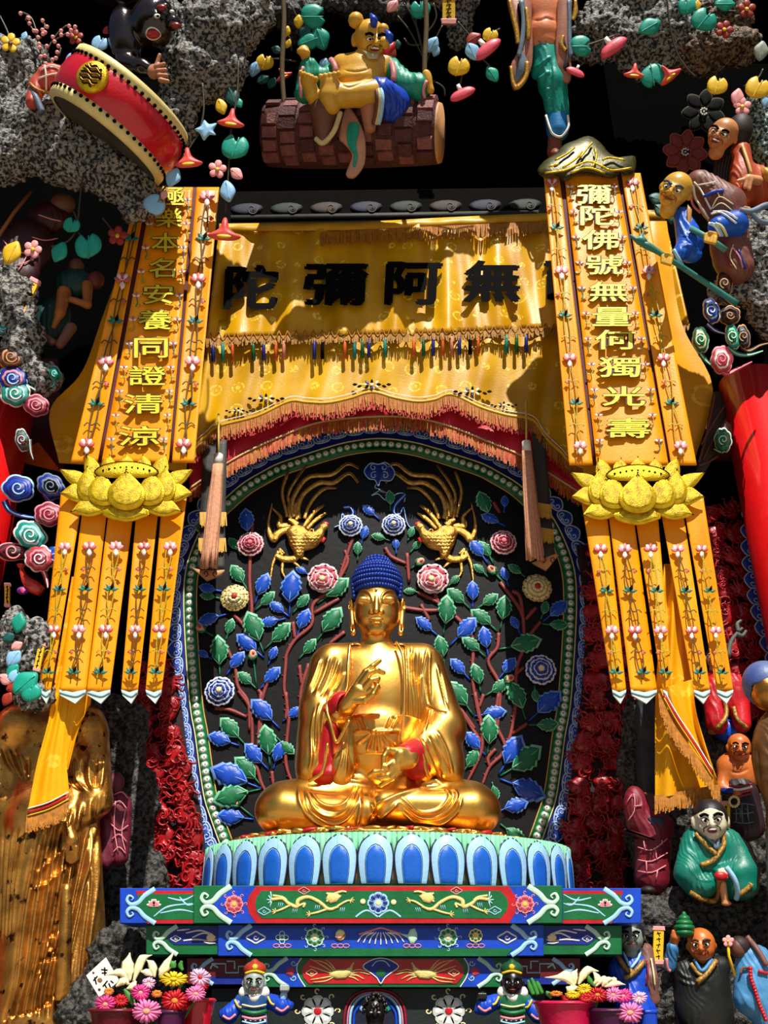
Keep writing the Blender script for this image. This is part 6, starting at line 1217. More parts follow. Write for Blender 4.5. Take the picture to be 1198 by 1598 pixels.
for i in range(9):
    for j in range(9):
        t0 = i/9 + r_.uniform(0, .02); t1 = (i + 1)/9 - .008; a0 = R(-10 + j*22 + (i % 2)*9); a1 = a0 + R(19)
        if r_.random() < .1: continue
        q = [lp(t, a, lr*k) for k in (.97, 1.05 + r_.uniform(0, .05)) for t, a in ((t0, a0), (t1, a0 + r_.uniform(-.04, .04)), (t1, a1), (t0, a1))]
        q = np.array(q); c = q[4:].mean(0); q[4:] = c + (q[4:] - c)*.9
        part('bark_plate', (q, [(0, 1, 5, 4), (1, 2, 6, 5), (2, 3, 7, 6), (3, 0, 4, 7), (4, 5, 6, 7)]), BK2 if r_.random() < .75 else BK, log, False)
for x in (440, 662): part('hanging_rope', tube(cr([FS.p(x + 4, 175, 0), FS.p(x, 110, -4), FS.p(x + 3, 30, -8), FS.p(x - 2, -40, -10)], 8), FS.s*4, 8), mat('rope_brown', '#6a5634', .8), log)
rid = thing('swing_rider', 'yellow skinned grimacing figure with blue horns sitting barefoot on the hanging log', 'figure')
kp = lambda x, y, z: (*Ks(x, y), z)
C = Clay(FS, 1.3); C.e(*kp(640, 430, 60), 38, 30, 24, k=10).c(kp(510, 380, 52), kp(790, 380, 52), 16, k=10).c(kp(660, 350, 58), kp(670, 290, 60), 14, k=8).e(*kp(620, 480, 66), 34, 18, 22, k=8)
C.c(kp(740, 560, 80), kp(520, 575, 92), 20, 17, k=6).c(kp(520, 575, 92), kp(450, 580, 96), 15, 13, k=6)
C.ch([kp(440, 640, 96), kp(425, 580, 100), kp(430, 500, 100)], [13, 13, 14], 6)
for i in range(5): C.e(*kp(372 + i*29, 455 - 5*i, 110), 3.6, 5, 5, k=.8)
C.ch([kp(350, 640, 84), kp(320, 570, 92), kp(290, 480, 94)], [8, 10, 11], 5)
for i in range(5): C.e(*kp(244 + i*25, 430 + 10*i, 103), 3.4, 4.8, 5, k=.8)
clay(C, 'body', YSK, rid, rl(Ks, '500 500 560 520 640 490 720 460,520 410 600 420 680 405', -1.6, 1.6))
o, X = head(rid, FS, 577, 62, 28, 62, YSK, 3, .75, INK, 'open', 1.35)
for x, y, a in ((715, 85, 10), (815, 190, -30)): part('horn', tube(cr([FS.p(*Ks(x, y + 40), 84), FS.p(*Ks(x, y), 92), FS.p(*Ks(x - 20, y - 35), 88)], 4), FS.s*np.interp(np.linspace(0, 1, 9), [0, .5, 1], [5, 6, 2]), 8), BLUE, rid, label='blue horn')
C = Clay(FS, 1.2); C.e(*kp(600, 85, 68), 12, 11, 12, k=4).e(*kp(780, 150, 76), 9, 9, 9, k=4).e(*kp(785, 235, 82), 9, 9, 9, k=4); 
for nm, xx, yy, rr, zz in (('brow_bump', 600, 90, 12, 72), ('brow_bump', 775, 150, 9, 80), ('cheek_bump', 782, 235, 9, 84)): part(nm, ball(FS.p(*Ks(xx, yy), zz), FS.s*rr), YSK, rid)
part('beard', dome(FS, [Ks(*p) for p in ((640, 280), (700, 300), (750, 300), (740, 340), (680, 340))], 5, 82), mat('beard_grey', '#b8b48c', .6), rid)
part('hair_tuft', dome(FS, [Ks(*p) for p in ((800, 240), (850, 225), (855, 270), (800, 330), (765, 340), (780, 290))], 6, 60), RED, rid, label='red hair tuft')
for nm, pr in (('sleeve', [((470, 400, 50), (420, 460, 56), 14, 12), ((420, 460, 56), (300, 460, 62), 13, 15), ((300, 400, 62), (270, 560, 62), 15, 15)]), ('sleeve', [((810, 400, 50), (890, 490, 54), 17, 19), ((890, 520, 56), (1000, 520, 60), 18, 19), ((1000, 520, 60), (1010, 570, 60), 16, 10)])):
    C = Clay(FS, 1.5)
    for a, b, r1, r2 in pr: C.c(kp(*a), kp(*b), r1, r2, 6)
    o = clay(C, nm, mat('sleeve_teal', '#0f9a78', .45, var=.35), rid); x0 = 240 if pr[0][0][0] < 600 else 1035
    draw(rid, o, [Ks(x0 + 20, 390 if x0 < 600 else 480), Ks(x0, 470 if x0 < 600 else 540), Ks(x0 + 8, 590)], 5, PINK, 'sleeve_trim')
for x in ((440, 345, 470, 420), (830, 365, 840, 480)): part('collar', tube(cr([FS.p(*Ks(x[0], x[1]), 66), FS.p(*Ks((x[0]+x[2])/2 + 8, (x[1]+x[3])/2), 78), FS.p(*Ks(x[2], x[3]), 80)], 4), FS.s*4.5, 8), mat('collar_pink', '#c87a7a', .5), rid)
C = Clay(FS, 1.4); C.c(kp(265, 285, 70), kp(275, 330, 66), 8, 7, 4).e(*kp(255, 290, 74), 9, 6, 6, k=3).e(*kp(285, 300, 74), 5, 5, 6, k=3); clay(C, 'gripping_hand', YSK, rid)
C = Clay(FS, 1.4); C.e(*kp(1060, 470, 68), 7, 13, 7, k=3).c(kp(1050, 430, 70), kp(1080, 540, 68), 5, 6, 4); clay(C, 'gripping_hand', YSK, rid)
C = Clay(FS, 1.5); C.c(kp(760, 560, 78), kp(860, 620, 62), 22, 22, 6).e(*kp(830, 680, 66), 18, 16, 18, k=6); clay(C, 'trousers', BLUE, rid, rl(Ks, '790 500 830 600 800 720,820 500 870 600 850 700,860 560 890 640 820 740', -2, 1.6), label='blue trousers')
for k, c in ((740, mat('cuff_cream', '#d8c890', .5)), (757, SKYB), (725, BROWN)): part('trouser_cuff', tube(cr([FS.p(*Ks(k - 10, 490), 92), FS.p(*Ks(k + 12, 580), 100), FS.p(*Ks(k + 6, 680), 94), FS.p(*Ks(k - 12, 760), 84)], 6), FS.s*3.4, 8), c, rid)
C = Clay(FS, 1.5); C.c(kp(690, 660, 76), kp(690, 780, 72), 15, 9, 5); clay(C, 'shin', mat('tan_flesh', '#b87858', .5), rid)
C = Clay(FS, 1.5); C.c(kp(390, 680, 84), kp(390, 850, 72), 20, 12, 6); clay(C, 'knee', mat('brown_flesh', '#6e4634', .5), rid)
part('knee_cuff', tube(cr([FS.p(*Ks(500, 680), 88), FS.p(*Ks(460, 800), 86), FS.p(*Ks(390, 880), 80), FS.p(*Ks(340, 850), 78)], 6), FS.s*4, 8), mat('cuff_cream', '#0'), rid)
o = part('hanging_sash', slab(FS, cr([Ks(*p) for p in ((520, 690), (560, 650), (630, 760), (660, 860), (655, 1010), (590, 1100), (535, 1080), (575, 960), (520, 880), (490, 840))], 4, True), 7, 58, 2), mat('sash_pink', '#cf9a7c', .5), rid); part('sash_face', slab(FS, cr([Ks(*p) for p in ((550, 760), (610, 750), (622, 800), (600, 880), (610, 960), (595, 1030), (580, 1020), (585, 950), (545, 880))], 3, True), 3, 65, .6), TLEAF, o)
# ---------------------------------------------------------------- climber above the crowned banner
FK = Fr(845, 100, 7.1, 22); Kc = crop(780, 0, 5.445); cp = lambda x, y, z: (*Kc(x, y), z)
cl_ = thing('climbing_figure', 'bare bellied figure in teal trousers and open grey robe descending onto the banner crown', 'figure')
C = Clay(FK, 1.5); C.e(*cp(380, 100, 0), 27, 44, 22, k=8).e(*cp(370, 280, 4), 24, 24, 22, k=10).e(*cp(370, 390, 2), 22, 14, 20, k=8).c(cp(200, -140, 0), cp(560, -140, 0), 16, k=14).c(cp(380, -140, 0), cp(380, -260, 0), 14, k=8)
clay(C, 'torso', mat('peach_flesh', '#e88a5c', .42, var=.2, coat=.2), cl_, rl(Kc, '280 175 350 165 400 150 480 180,290 355 370 345 450 350', -2.2, 1.7))
head(cl_, FK, 850, -66, 22, 4, mat('peach_flesh', '#0'), 0, 0, INK, 'open', 1, DSK)
C = Clay(FK, 1.5); C.c(cp(370, 430, 0), cp(440, 700, 6), 20, 20, 8).c(cp(440, 700, 6), cp(480, 980, 2), 19, 16, 8).e(*cp(330, 560, 2), 10, 22, 12, 20, k=6).c(cp(500, 700, 0), cp(520, 960, 0), 12, 12, 6)
clay(C, 'trousers', mat('trouser_teal', '#0c9c8a', .45, var=.35), cl_, rl(Kc, '320 570 380 520 430 480,330 680 380 640 430 600,370 780 430 750,370 860 440 830,380 930 440 910', 2.4, 2) + rl(Kc, '430 480 430 700 440 940', -3, 3))
C = Clay(FK, 1.3); C.c(cp(480, 1000, 0), cp(490, 1110, 4), 18, 17, 4); o = clay(C, 'trouser_cuff', mat('cuff_blue', '#1478b4', .45), cl_, label='blue cuff'); draw(cl_, o, [Kc(390, 980), Kc(420, 1080), Kc(450, 1140), Kc(520, 1160), Kc(580, 1080), Kc(575, 980)], 4, WHITE, 'cuff_edge')
C = Clay(FK, 1.3); C.c(cp(470, 1150, 0), cp(460, 1290, 0), 11, 11, 4).c(cp(460, 1290, 0), cp(470, 1310, 16), 9, 7, 4); clay(C, 'foot', mat('ankle_brown', '#8a4a34', .5), cl_)
for sd_, out_, inn in (('l', ((70, -40), (110, 200), (160, 400), (90, 560), (110, 740), (170, 730), (260, 600), (280, 400), (270, 200), (250, -40)), ((150, 30), (200, 300), (150, 520), (120, 700), (200, 620), (235, 520), (190, 420))), ('r', ((500, -40), (480, 240), (470, 420), (490, 640), (540, 690), (600, 680), (605, 500), (590, 300), (610, -40)), ((540, 300), (520, 380), (560, 420), (560, 480), (540, 560), (560, 600), (590, 540)))):
    o = part('robe_flap', slab(FK, cr([Kc(*p) for p in out_], 4, True), 8, 12 if sd_ == 'l' else 14, 2), mat('robe_rosybrown', '#b0705a', .5), cl_)
    part('robe_lining', slab(FK, cr([Kc(*p) for p in inn], 4, True), 3, 19.5 if sd_ == 'l' else 21.5, .6), GREY if sd_ == 'l' else DKWOOD, o)
for pts in (((80, 0), (110, 140), (140, 260), (150, 370)), ((640, 0), (640, 100), (620, 170)), ((90, 560), (110, 700), (150, 740), (220, 650), (230, 520)), ((220, 60), (240, 200), (240, 330)), ((540, 300), (520, 370), (560, 430))): part('robe_gold_edge', stroke(FK, [Kc(*p) for p in pts], [5, 9, 7], 4, 22), mat('robe_gold', '#dca838', .45, .3, col2='#8a5a18', scale=50), cl_)
for pts, w in ((((180, 0), (200, 150), (190, 320), (160, 480)), 9), (((585, 0), (590, 150), (590, 330), (600, 480)), 8)): part('robe_stripe', stroke(FK, [Kc(*p) for p in pts], w, 3, 21), GREY, cl_)
# ---------------------------------------------------------------- dark laughing figure behind the drum
FDk = Fr(225, 60, 6.2, 20); dk = thing('dark_figure', 'glossy black laughing figure behind the red drum with an open red mouth', 'figure')
C = Clay(FDk, 1.6); C.e(240, 35, 0, 36, 40, 32, k=8).e(195, 60, -6, 26, 55, 24, -8, k=10).c((195, 100, 0), (222, 105, 14), 16, 12, k=8).c((222, 105, 14), (240, 112, 20), 12, 9, k=6).e(256, 14, 22, 12, 9, 10, k=5).e(270, 36, 18, 12, 12, 12, k=5).e(243, 26, 26, 9, 8, 8, k=4).e(190, -20, -10, 60, 30, 30, k=12)
o = clay(C, 'body', DSK, dk); spot(dk, o, 239, 53, (11, 9), mat('mouth_red', '#c02a2a', .3), 'mouth', .5); draw(dk, o, [(229, 48), (236, 43), (246, 47), (250, 56), (240, 62), (230, 58)], 2.4, WHITE, 'teeth', closed=True)
spot(dk, o, 245, 25, (5, 4), WHITE, 'eye'); spot(dk, o, 246, 25, (2.4, 2.4), INK, 'pupil', .6, 2.5); spot(dk, o, 252, 12, (8, 6), mat('bump_red', '#8a2a1e', .3), 'brow_bump'); spot(dk, o, 274, 40, (8, 6), mat('bump_red', '#0'), 'nose_bump'); spot(dk, o, 268, 18, (4, 3), WHITE, 'eye')
C = Clay(FDk, 1.2); C.e(240, 112, 24, 10, 12, 8, k=4)
for i in range(4): C.c((244 + i*2, 104 + i*7, 30), (256 + i*2, 100 + i*9, 30), 4, 3.2, 1.2)
C.c((244, 104, 28), (249, 86, 30), 4, 3, 2); clay(C, 'hand', mat('hand_tan', '#c8845c', .4), dk)
FPt = Fr(75, 130, 6.1, 10); pt_ = thing('patterned_figure', 'coral robed figure with white cross bands crouching behind the drum', 'figure')
C = Clay(FPt, 1.6); C.e(80, 122, 0, 24, 24, 18, k=6).c((60, 132, 0), (50, 160, 6), 14, 10, k=6); o = clay(C, 'robe', mat('robe_coral', '#c8503c', .45), pt_)
for pts in (((70, 102), (72, 122), (72, 144)), ((60, 122), (80, 116), (98, 114)), ((64, 108), (80, 102), (96, 106))): draw(pt_, o, pts, 3, WHITE, 'robe_band')
draw(pt_, o, [(46, 130), (58, 140), (74, 144), (90, 140)], 5, TRIM, 'robe_hem'); part('sleeve_edge', tube(cr([FPt.p(*p) for p in ((48, 140, 10), (56, 152, 12), (62, 166, 10), (66, 175, 8))], 4), FPt.s*5, 8), GREY, pt_)
# ---------------------------------------------------------------- old men on the right
Kr = crop(1000, 170, 6.05); FO = Fr(1130, 220, 6.85, 15); op_ = lambda x, y, z: (*Kr(x, y), z)
om = thing('leaning_old_man', 'laughing bald old man in orange and gold leaning out of the dark', 'figure')
C = Clay(FO, 1.6); C.c(op_(940, 400, -8), op_(960, 800, 0), 15, 22, 8).e(*op_(1080, 720, -4), 28, 34, 20, k=8).e(*op_(960, 700, 4), 18, 40, 16, k=8); o = clay(C, 'robe', mat('robe_orange', '#b8481c', .5, var=.35), om)
draw(om, o, [Kr(950, 340), Kr(1000, 480), Kr(1040, 620)], 6, mat('collar_gold', '#d8b060', .5), 'collar'); draw(om, o, [Kr(900, 700), Kr(960, 800), Kr(1020, 880)], 4, ORANGE, 'robe_fold')
C = Clay(FO, 1.3); C.c(op_(1100, 680, 18), op_(1010, 660, 28), 8, 7, 4).c(op_(1010, 660, 28), op_(910, 680, 30), 4.5, 2.6, 2).c(op_(1000, 670, 30), op_(980, 740, 30), 4, 3, 2).c(op_(1030, 680, 30), op_(1020, 760, 30), 4, 3, 2); clay(C, 'hand', SKIN, om)
part('cuff', tube([FO.p(*op_(1130, 640, 10)), FO.p(*op_(1190, 640, 8))], FO.s*14, 12), mat('cuff_gold', '#c88a2c', .45, .2), om)
head(om, FO, 1128, 211, 25, 14, mat('tan_face', '#d08850', .42, var=.25), 22, -.7, INK, 'open', .7, None, BROWN)
C = Clay(FO, 1.5); C.e(*op_(930, 200, -6), 20, 28, 20, 10, k=4); clay(C, 'hair', mat('hair_dark', '#2a1a14', .6), om)
for i in range(6): part('hair_strand', tube(cr([FO.p(*op_(720 + i*30, 430, -6)), FO.p(*op_(700 + i*28, 560, -4)), FO.p(*op_(690 + i*26, 740, -4))], 4), FO.s*3, 6), mat('hair_dark', '#0'), om)
FM = Fr(1080, 340, 6.6, 12); mp = lambda x, y, z: (*Kr(x, y), z)
ms = thing('staff_man', 'bent man in patched brown and blue robe holding a teal dragon staff', 'figure')
C = Clay(FM, 1.5); C.c(mp(540, 700, 0), mp(800, 900, 0), 20, 30, 10).e(*mp(760, 920, 2), 34, 30, 24, 35, k=10).c(mp(820, 1000, 0), mp(900, 1500, 0), 24, 26, 10).e(*mp(800, 1300, 0), 24, 50, 22, k=10); o = clay(C, 'robe', mat('robe_patch', '#7c4a3c', .5, var=.3), ms)
for pts, c, w in (([(500, 690), (560, 760), (660, 950)], WHITE, 3), ([(530, 720), (700, 690)], WHITE, 2.2), ([(590, 830), (700, 780), (780, 770)], BLUE, 5), ([(600, 815), (700, 765)], WHITE, 1.8), ([(665, 940), (740, 830), (870, 900)], CREAM, 2), ([(665, 945), (760, 890), (860, 960)], CREAM, 2), ([(740, 830), (720, 780)], CREAM, 2), ([(490, 720), (520, 850), (640, 1040)], WHITE, 3.4), ([(470, 760), (490, 900), (560, 980)], PINK, 4), ([(860, 1300), (930, 1400), (960, 1500)], PINK, 3), ([(870, 1280), (840, 1400), (900, 1510)], CREAM, 2), ([(920, 1330), (960, 1450), (985, 1510)], NAVY, 4), ([(780, 1260), (800, 1400), (860, 1500)], MAROON, 3)): draw(ms, o, [Kr(*p) for p in pts], w, c, 'robe_band')
C = Clay(FM, 1.4); C.c(mp(380, 1000, 14), mp(460, 1250, 20), 12, 20, 6).c(mp(460, 1270, 22), mp(360, 1370, 34), 18, 11, 6).e(*mp(470, 1380, 22), 16, 12, 12, k=5); o = clay(C, 'sleeve', mat('sleeve_blue', '#1458c4', .42, var=.25), ms, rl(Kr, '360 1060 420 1200 500 1300,380 1300 460 1290 540 1330', 2, 1.6)); draw(ms, o, [Kr(310, 1330), Kr(340, 1390), Kr(390, 1470)], 6, SKYB, 'sleeve_cuff')
C = Clay(FM, 1.4); C.c(mp(880, 1090, 26), mp(730, 1110, 36), 21, 15, 6); o = clay(C, 'sleeve', mat('sleeve_blue', '#0'), ms)
for k, c in ((660, SKYB), (700, CREAM), (640, WHITE)): draw(ms, o, [Kr(k, 1080), Kr(k + 60, 1110), Kr(k + 110, 1200)], 4.5, c, 'sleeve_cuff')
for pts in ([(660, 990), (760, 980), (900, 1080)], [(680, 970), (800, 970), (910, 1040)]): draw(ms, o, [Kr(*p) for p in pts], 3, WHITE, 'sleeve_band')
def fist(C, c, d, n=4, s=1.):
    """a closed hand: knuckles wrapped over a bar"""
    x, y, z = c; C.e(x, y, z, 9*s, 8*s, 8*s, k=3)
    for i in range(n): C.c((x - 6*s + i*4.2*s*d[0], y - 4*s + i*4.2*s*d[1], z + 6*s), (x - 7*s + i*4.2*s*d[0], y + 5*s + i*3*s*d[1], z + 7*s), 2.7*s, 2.3*s, 1)
    C.c((x + 6*s, y - 5*s, z + 4*s), (x - 1*s, y - 7*s, z + 9*s), 2.8*s, 2.4*s, 1.5)
C = Clay(FM, 1.); fist(C, mp(655, 1215, 56), (1, .3), 4, 1.15); clay(C, 'hand', YSK, ms)
C = Clay(FM, 1.); fist(C, mp(245, 1415, 51), (.9, .4), 4, 1.1); clay(C, 'hand', YSK, ms)
C = Clay(FM, 1.); fist(C, mp(985, 970, 30), (1, .3), 4, .95); clay(C, 'hand', SKIN, ms)
head(ms, FM, 1054, 298, 28, 22, YSK, 22, -.55, mat('brow_slate', '#4a5468', .6), 'smile', .7, None, BROWN)
part('beard', dome(FM, [Kr(*p) for p in ((440, 900), (480, 950), (470, 1100), (440, 1130), (430, 1000))], 4, 30), mat('beard_gold', '#c08a30', .5), ms)
st = thing('dragon_staff', 'teal green staff with a beast head held across the pointed drape', 'staff'); TS = mat('staff_teal', '#2d7f74', .45, var=.3)
part('staff_shaft', tube(cr([FM.p(998, 378, 52), FM.p(1018, 388, 52), FM.p(1042, 403, 50), (FM.p(1075, 424, 40)), FM.p(1105, 444, 34), FM.p(1150, 474, 26)], 6), FM.s*np.interp(np.linspace(0, 1, 31), [0, .12, .3, 1], [4, 6, 4, 4.5]), 8), TS, st)
C = Clay(FM, 1.1); C.e(1000, 376, 52, 10, 7, 7, 20, k=3).c((992, 374, 54), (984, 368, 54), 3.5, 2.4, 2).c((1000, 370, 54), (1004, 362, 54), 3, 1.4, 2); clay(C, 'beast_head', TS, st)
st = thing('short_rod', 'pale teal rod gripped by the patched robe man', 'staff'); part('rod', tube([FM.p(*mp(470, 1130, 44)), FM.p(*mp(655, 1230, 54)), FM.p(*mp(800, 1335, 50))], FM.s*4.6, 10), mat('rod_teal', '#4f9286', .5), st)
st = thing('forked_branch', 'pale grey forked branch gripped beside the blue grey rock', 'branch'); part('branch_shaft', tube(cr([FM.p(*mp(930, 960, 40)), FM.p(*mp(1040, 970, 40)), FM.p(*mp(1150, 920, 36)), FM.p(*mp(1240, 900, 30))], 4), FM.s*5, 8), GREY, st); part('branch_fork', tube(cr([FM.p(*mp(1040, 980, 40)), FM.p(*mp(1120, 1060, 36)), FM.p(*mp(1240, 1080, 30))], 4), FM.s*4, 8), GREY, st)
# ---------------------------------------------------------------- figures beside the altar
Kg = crop(960, 1090, 4.567); FGn = Fr(1110, 1330, 6.95, 4); gp = lambda x, y, z: (*Kg(x, y), z)
gm = thing('green_robed_figure', 'laughing pale faced figure in a green robe with gold trim sitting on the rock', 'figure')
C = Clay(FGn, 1.5); C.e(*gp(680, 1130, 0), 40, 46, 28, k=10).c(gp(570, 1020, 0), gp(800, 1020, 0), 20, k=12).c(gp(540, 1080, 4), gp(520, 1250, 16), 18, 22, 8).c(gp(860, 1080, 4), gp(920, 1230, 14), 20, 22, 8).e(*gp(600, 1330, 14), 26, 20, 26, k=8).e(*gp(880, 1330, 12), 30, 22, 26, k=8).c(gp(920, 1240, 16), gp(760, 1250, 34), 18, 12, 8)
GR = mat('robe_green', '#0c7a66', .42, var=.3, coat=.15); o = clay(C, 'robe', GR, gm, rl(Kg, '540 1100 600 1180 640 1200,520 1200 600 1290 700 1300,860 1120 830 1190 820 1240,600 1290 640 1380', 2, 1.8))
for pts, w in (([(570, 960), (660, 1060), (720, 1110)], 8), ([(770, 960), (770, 1050), (700, 1150), (610, 1190)], 8), ([(530, 1380), (620, 1430), (720, 1430), (740, 1280)], 8), ([(880, 1400), (950, 1350), (970, 1320)], 8)): draw(gm, o, [Kg(*p) for p in pts], w, TRIM, 'robe_trim')
draw(gm, o, [Kg(690, 1010), Kg(720, 1070), Kg(740, 960)], 5, GREY, 'inner_collar'); draw(gm, o, [Kg(640, 980), Kg(700, 1040)], 4, GREY, 'inner_collar')
C = Clay(FGn, 1.2); C.e(*gp(770, 1240, 46), 9, 7, 7, k=3)
for i in range(4): C.c(gp(740 + i*14, 1225, 50), gp(745 + i*16, 1275, 52), 2.8, 2.2, 1)
clay(C, 'hand', PSK, gm)
part('held_ribbon', tube(cr([FGn.p(*gp(790, 1200, 52)), FGn.p(*gp(850, 1290, 52)), FGn.p(*gp(870, 1380, 44)), FGn.p(*gp(860, 1430, 36))], 5), FGn.s*4, 8), SKYB, gm); part('red_pouch', ball(FGn.p(*gp(755, 1265, 50)), FGn.s*np.array([11, 6, 7])), RED, gm, label='red pouch')
C = Clay(FGn, 1.3); C.c(gp(760, 1320, 36), gp(780, 1440, 30), 6, 5, 3).e(*gp(790, 1460, 30), 8, 4, 5, k=3); clay(C, 'foot', SKIN, gm)
head(gm, FGn, 1108, 1281, 30, 18, PSK, -4, .15, INK, 'open', 1.1, mat('hair_black', '#141518', .5))
FBc = Fr(1150, 1220, 7.3, 4); bcp = lambda x, y, z: (*Kg(x, y), z); bm = thing('bare_chested_figure', 'orange bare chested figure in dark fret patterned trousers holding pale beads', 'figure')
C = Clay(FBc, 1.5); C.e(*bcp(880, 520, 0), 30, 34, 22, k=10).c(bcp(790, 480, 0), bcp(960, 480, 0), 14, k=10).c(bcp(780, 480, 0), bcp(760, 640, 8), 10, 9, 6).c(bcp(760, 640, 8), bcp(860, 680, 20), 9, 7, 6).e(*bcp(870, 685, 24), 8, 6, 6, k=3); clay(C, 'torso', OSK, bm, rl(Kg, '820 520 880 530 950 500', -1.5, 2))
C = Clay(FBc, 1.5); C.c(bcp(880, 660, 0), bcp(890, 900, 0), 26, 26, 8).c(bcp(930, 700, 0), bcp(960, 900, 0), 20, 22, 8); o = clay(C, 'trousers', mat('trouser_dark', '#2e2024', .5), bm)
for pts in ([(830, 760), (920, 750), (990, 760)], [(840, 820), (930, 820), (980, 810)], [(840, 880), (920, 890), (980, 880)], [(860, 760), (860, 880)], [(900, 750), (905, 890)], [(940, 755), (950, 885)], [(870, 790), (890, 790), (890, 850)], [(920, 790), (940, 790), (940, 850)]): draw(bm, o, [Kg(*p) for p in pts], 1.6, GREY, 'fret_line', 3)
for y, c in ((600, MAROON), (620, WHITE), (640, ROSE), (665, MAROON)): draw(bm, o, [Kg(810, y + 20), Kg(880, y + 30), Kg(970, y + 10)], 4, c, 'waist_sash')
part('blue_cuff', tube([FBc.p(*bcp(755, 660, 18)), FBc.p(*bcp(840, 662, 24))], FBc.s*5, 8), NAVY, bm, label='blue sleeve roll')
for i in range(14):
    a = R(200 + i*26); x, y = 845 + 34*math.cos(a), 735 - 36*math.sin(a)
    if 'BEADP_' not in globals(): BEADP_ = mesh_of('prayer_bead', *ball((0, 0, 0), FBc.s*2.2, 7, 5), CREAM)
    put('prayer_bead', BEADP_, bm, Matrix.Translation(Vector(FBc.p(*bcp(x, y, 30)))))
head(bm, FBc, *Kg(880, 350), 21, 14, OSK, 2, .25, INK, 'smile', .9)
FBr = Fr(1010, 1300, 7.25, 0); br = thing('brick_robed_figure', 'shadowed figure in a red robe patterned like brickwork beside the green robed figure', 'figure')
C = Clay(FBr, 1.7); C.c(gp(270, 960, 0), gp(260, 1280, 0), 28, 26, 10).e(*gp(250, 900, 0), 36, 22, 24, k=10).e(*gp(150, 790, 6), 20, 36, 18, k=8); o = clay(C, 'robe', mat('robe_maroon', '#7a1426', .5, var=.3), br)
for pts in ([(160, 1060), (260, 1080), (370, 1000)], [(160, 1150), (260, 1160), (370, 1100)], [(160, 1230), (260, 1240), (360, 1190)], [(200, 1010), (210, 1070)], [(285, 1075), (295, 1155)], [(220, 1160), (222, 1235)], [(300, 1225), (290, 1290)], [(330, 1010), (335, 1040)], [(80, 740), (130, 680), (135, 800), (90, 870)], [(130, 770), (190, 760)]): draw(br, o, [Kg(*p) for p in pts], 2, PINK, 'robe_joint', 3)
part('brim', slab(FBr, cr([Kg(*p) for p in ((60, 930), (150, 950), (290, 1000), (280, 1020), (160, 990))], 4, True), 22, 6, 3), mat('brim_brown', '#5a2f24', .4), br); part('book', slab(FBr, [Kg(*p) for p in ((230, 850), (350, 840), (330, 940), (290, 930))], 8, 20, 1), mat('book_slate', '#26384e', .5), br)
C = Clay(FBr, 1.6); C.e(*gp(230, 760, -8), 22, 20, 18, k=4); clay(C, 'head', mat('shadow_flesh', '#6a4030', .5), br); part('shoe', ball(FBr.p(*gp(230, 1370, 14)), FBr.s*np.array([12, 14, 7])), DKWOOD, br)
FRs = Fr(1125, 1110, 7.5, 0); rs = thing('red_robed_figure', 'seated figure in red robe with gold hems behind the last streamer', 'figure')
C = Clay(FRs, 1.7); C.c(gp(690, -60, 0), gp(720, 180, 10), 16, 16, 6).c(gp(870, -60, 0), gp(900, 180, 10), 16, 14, 6).e(*gp(780, -60, -4), 34, 40, 22, k=10); o = clay(C, 'robe', RED, rs)
for pts in ([(770, -20), (790, 120), (720, 220)], [(840, 60), (870, 150), (940, 210)]): draw(rs, o, [Kg(*p) for p in pts], 7, TRIM, 'robe_trim')
C = Clay(FRs, 1.7); C.e(*gp(800, 230, -4), 20, 18, 14, k=4); clay(C, 'underrobe', BLUE, rs); C = Clay(FRs, 1.6); C.e(*gp(700, 235, 8), 9, 5, 8, k=2); clay(C, 'shoe', TRIM, rs)
C = Clay(FRs, 1.6); C.e(*gp(905, 225, 8), 9, 5, 8, k=2); clay(C, 'shoe', BROWN, rs); head(rs, FRs, *Kg(700, -290), 15, 4, SKIN, 0, 0, INK, 'smile', 1, DSK)
Kf = crop(960, 1400, 5.034); FF = Fr(1000, 1500, 6.9, 0); fp_ = lambda x, y, z: (*Kf(x, y), z)
bl = thing('blue_robed_figure', 'grey faced figure in a blue robe with patterned collar beside the beam ends', 'figure')
C = Clay(FF, 1.5); C.e(*fp_(140, 640, 0), 34, 40, 22, k=10).c(fp_(20, 560, 0), fp_(250, 560, 0), 14, k=10).c(fp_(120, 800, 0), fp_(170, 900, 0), 28, 30, 10); o = clay(C, 'robe', BLUE, bl)
for pts, w, c in (([(20, 470), (80, 560), (130, 590)], 8, TRIM), ([(230, 500), (150, 590), (70, 640)], 8, TRIM), ([(60, 430), (110, 540)], 4, SKYB), ([(200, 400), (180, 480), (120, 560)], 4, SKYB)): draw(bl, o, [Kf(*p) for p in pts], w, c, 'collar')
C = Clay(FF, 1.5); C.c(fp_(240, 420, 0), fp_(270, 640, 10), 11, 12, 6).c(fp_(270, 640, 10), fp_(290, 800, 6), 12, 12, 6); o = clay(C, 'shawl', mat('shawl_brown', '#7c5348', .5), bl); draw(bl, o, [Kf(280, 480), Kf(300, 600), Kf(310, 700)], 3, CREAM, 'shawl_line'); draw(bl, o, [Kf(250, 500), Kf(255, 620), Kf(240, 690)], 3, MAROON, 'shawl_line')
head(bl, FF, *Kf(125, 310), 23, 12, mat('stone_face', '#8c958c', .5, var=.2), 0, -.1, INK, 'frown', .7, mat('hair_black', '#0'))
oh = thing('orange_faced_figure', 'orange faced wrinkled figure in a black robe raising an arm with a green hat', 'figure'); FH = Fr(1095, 1490, 6.8, 0)
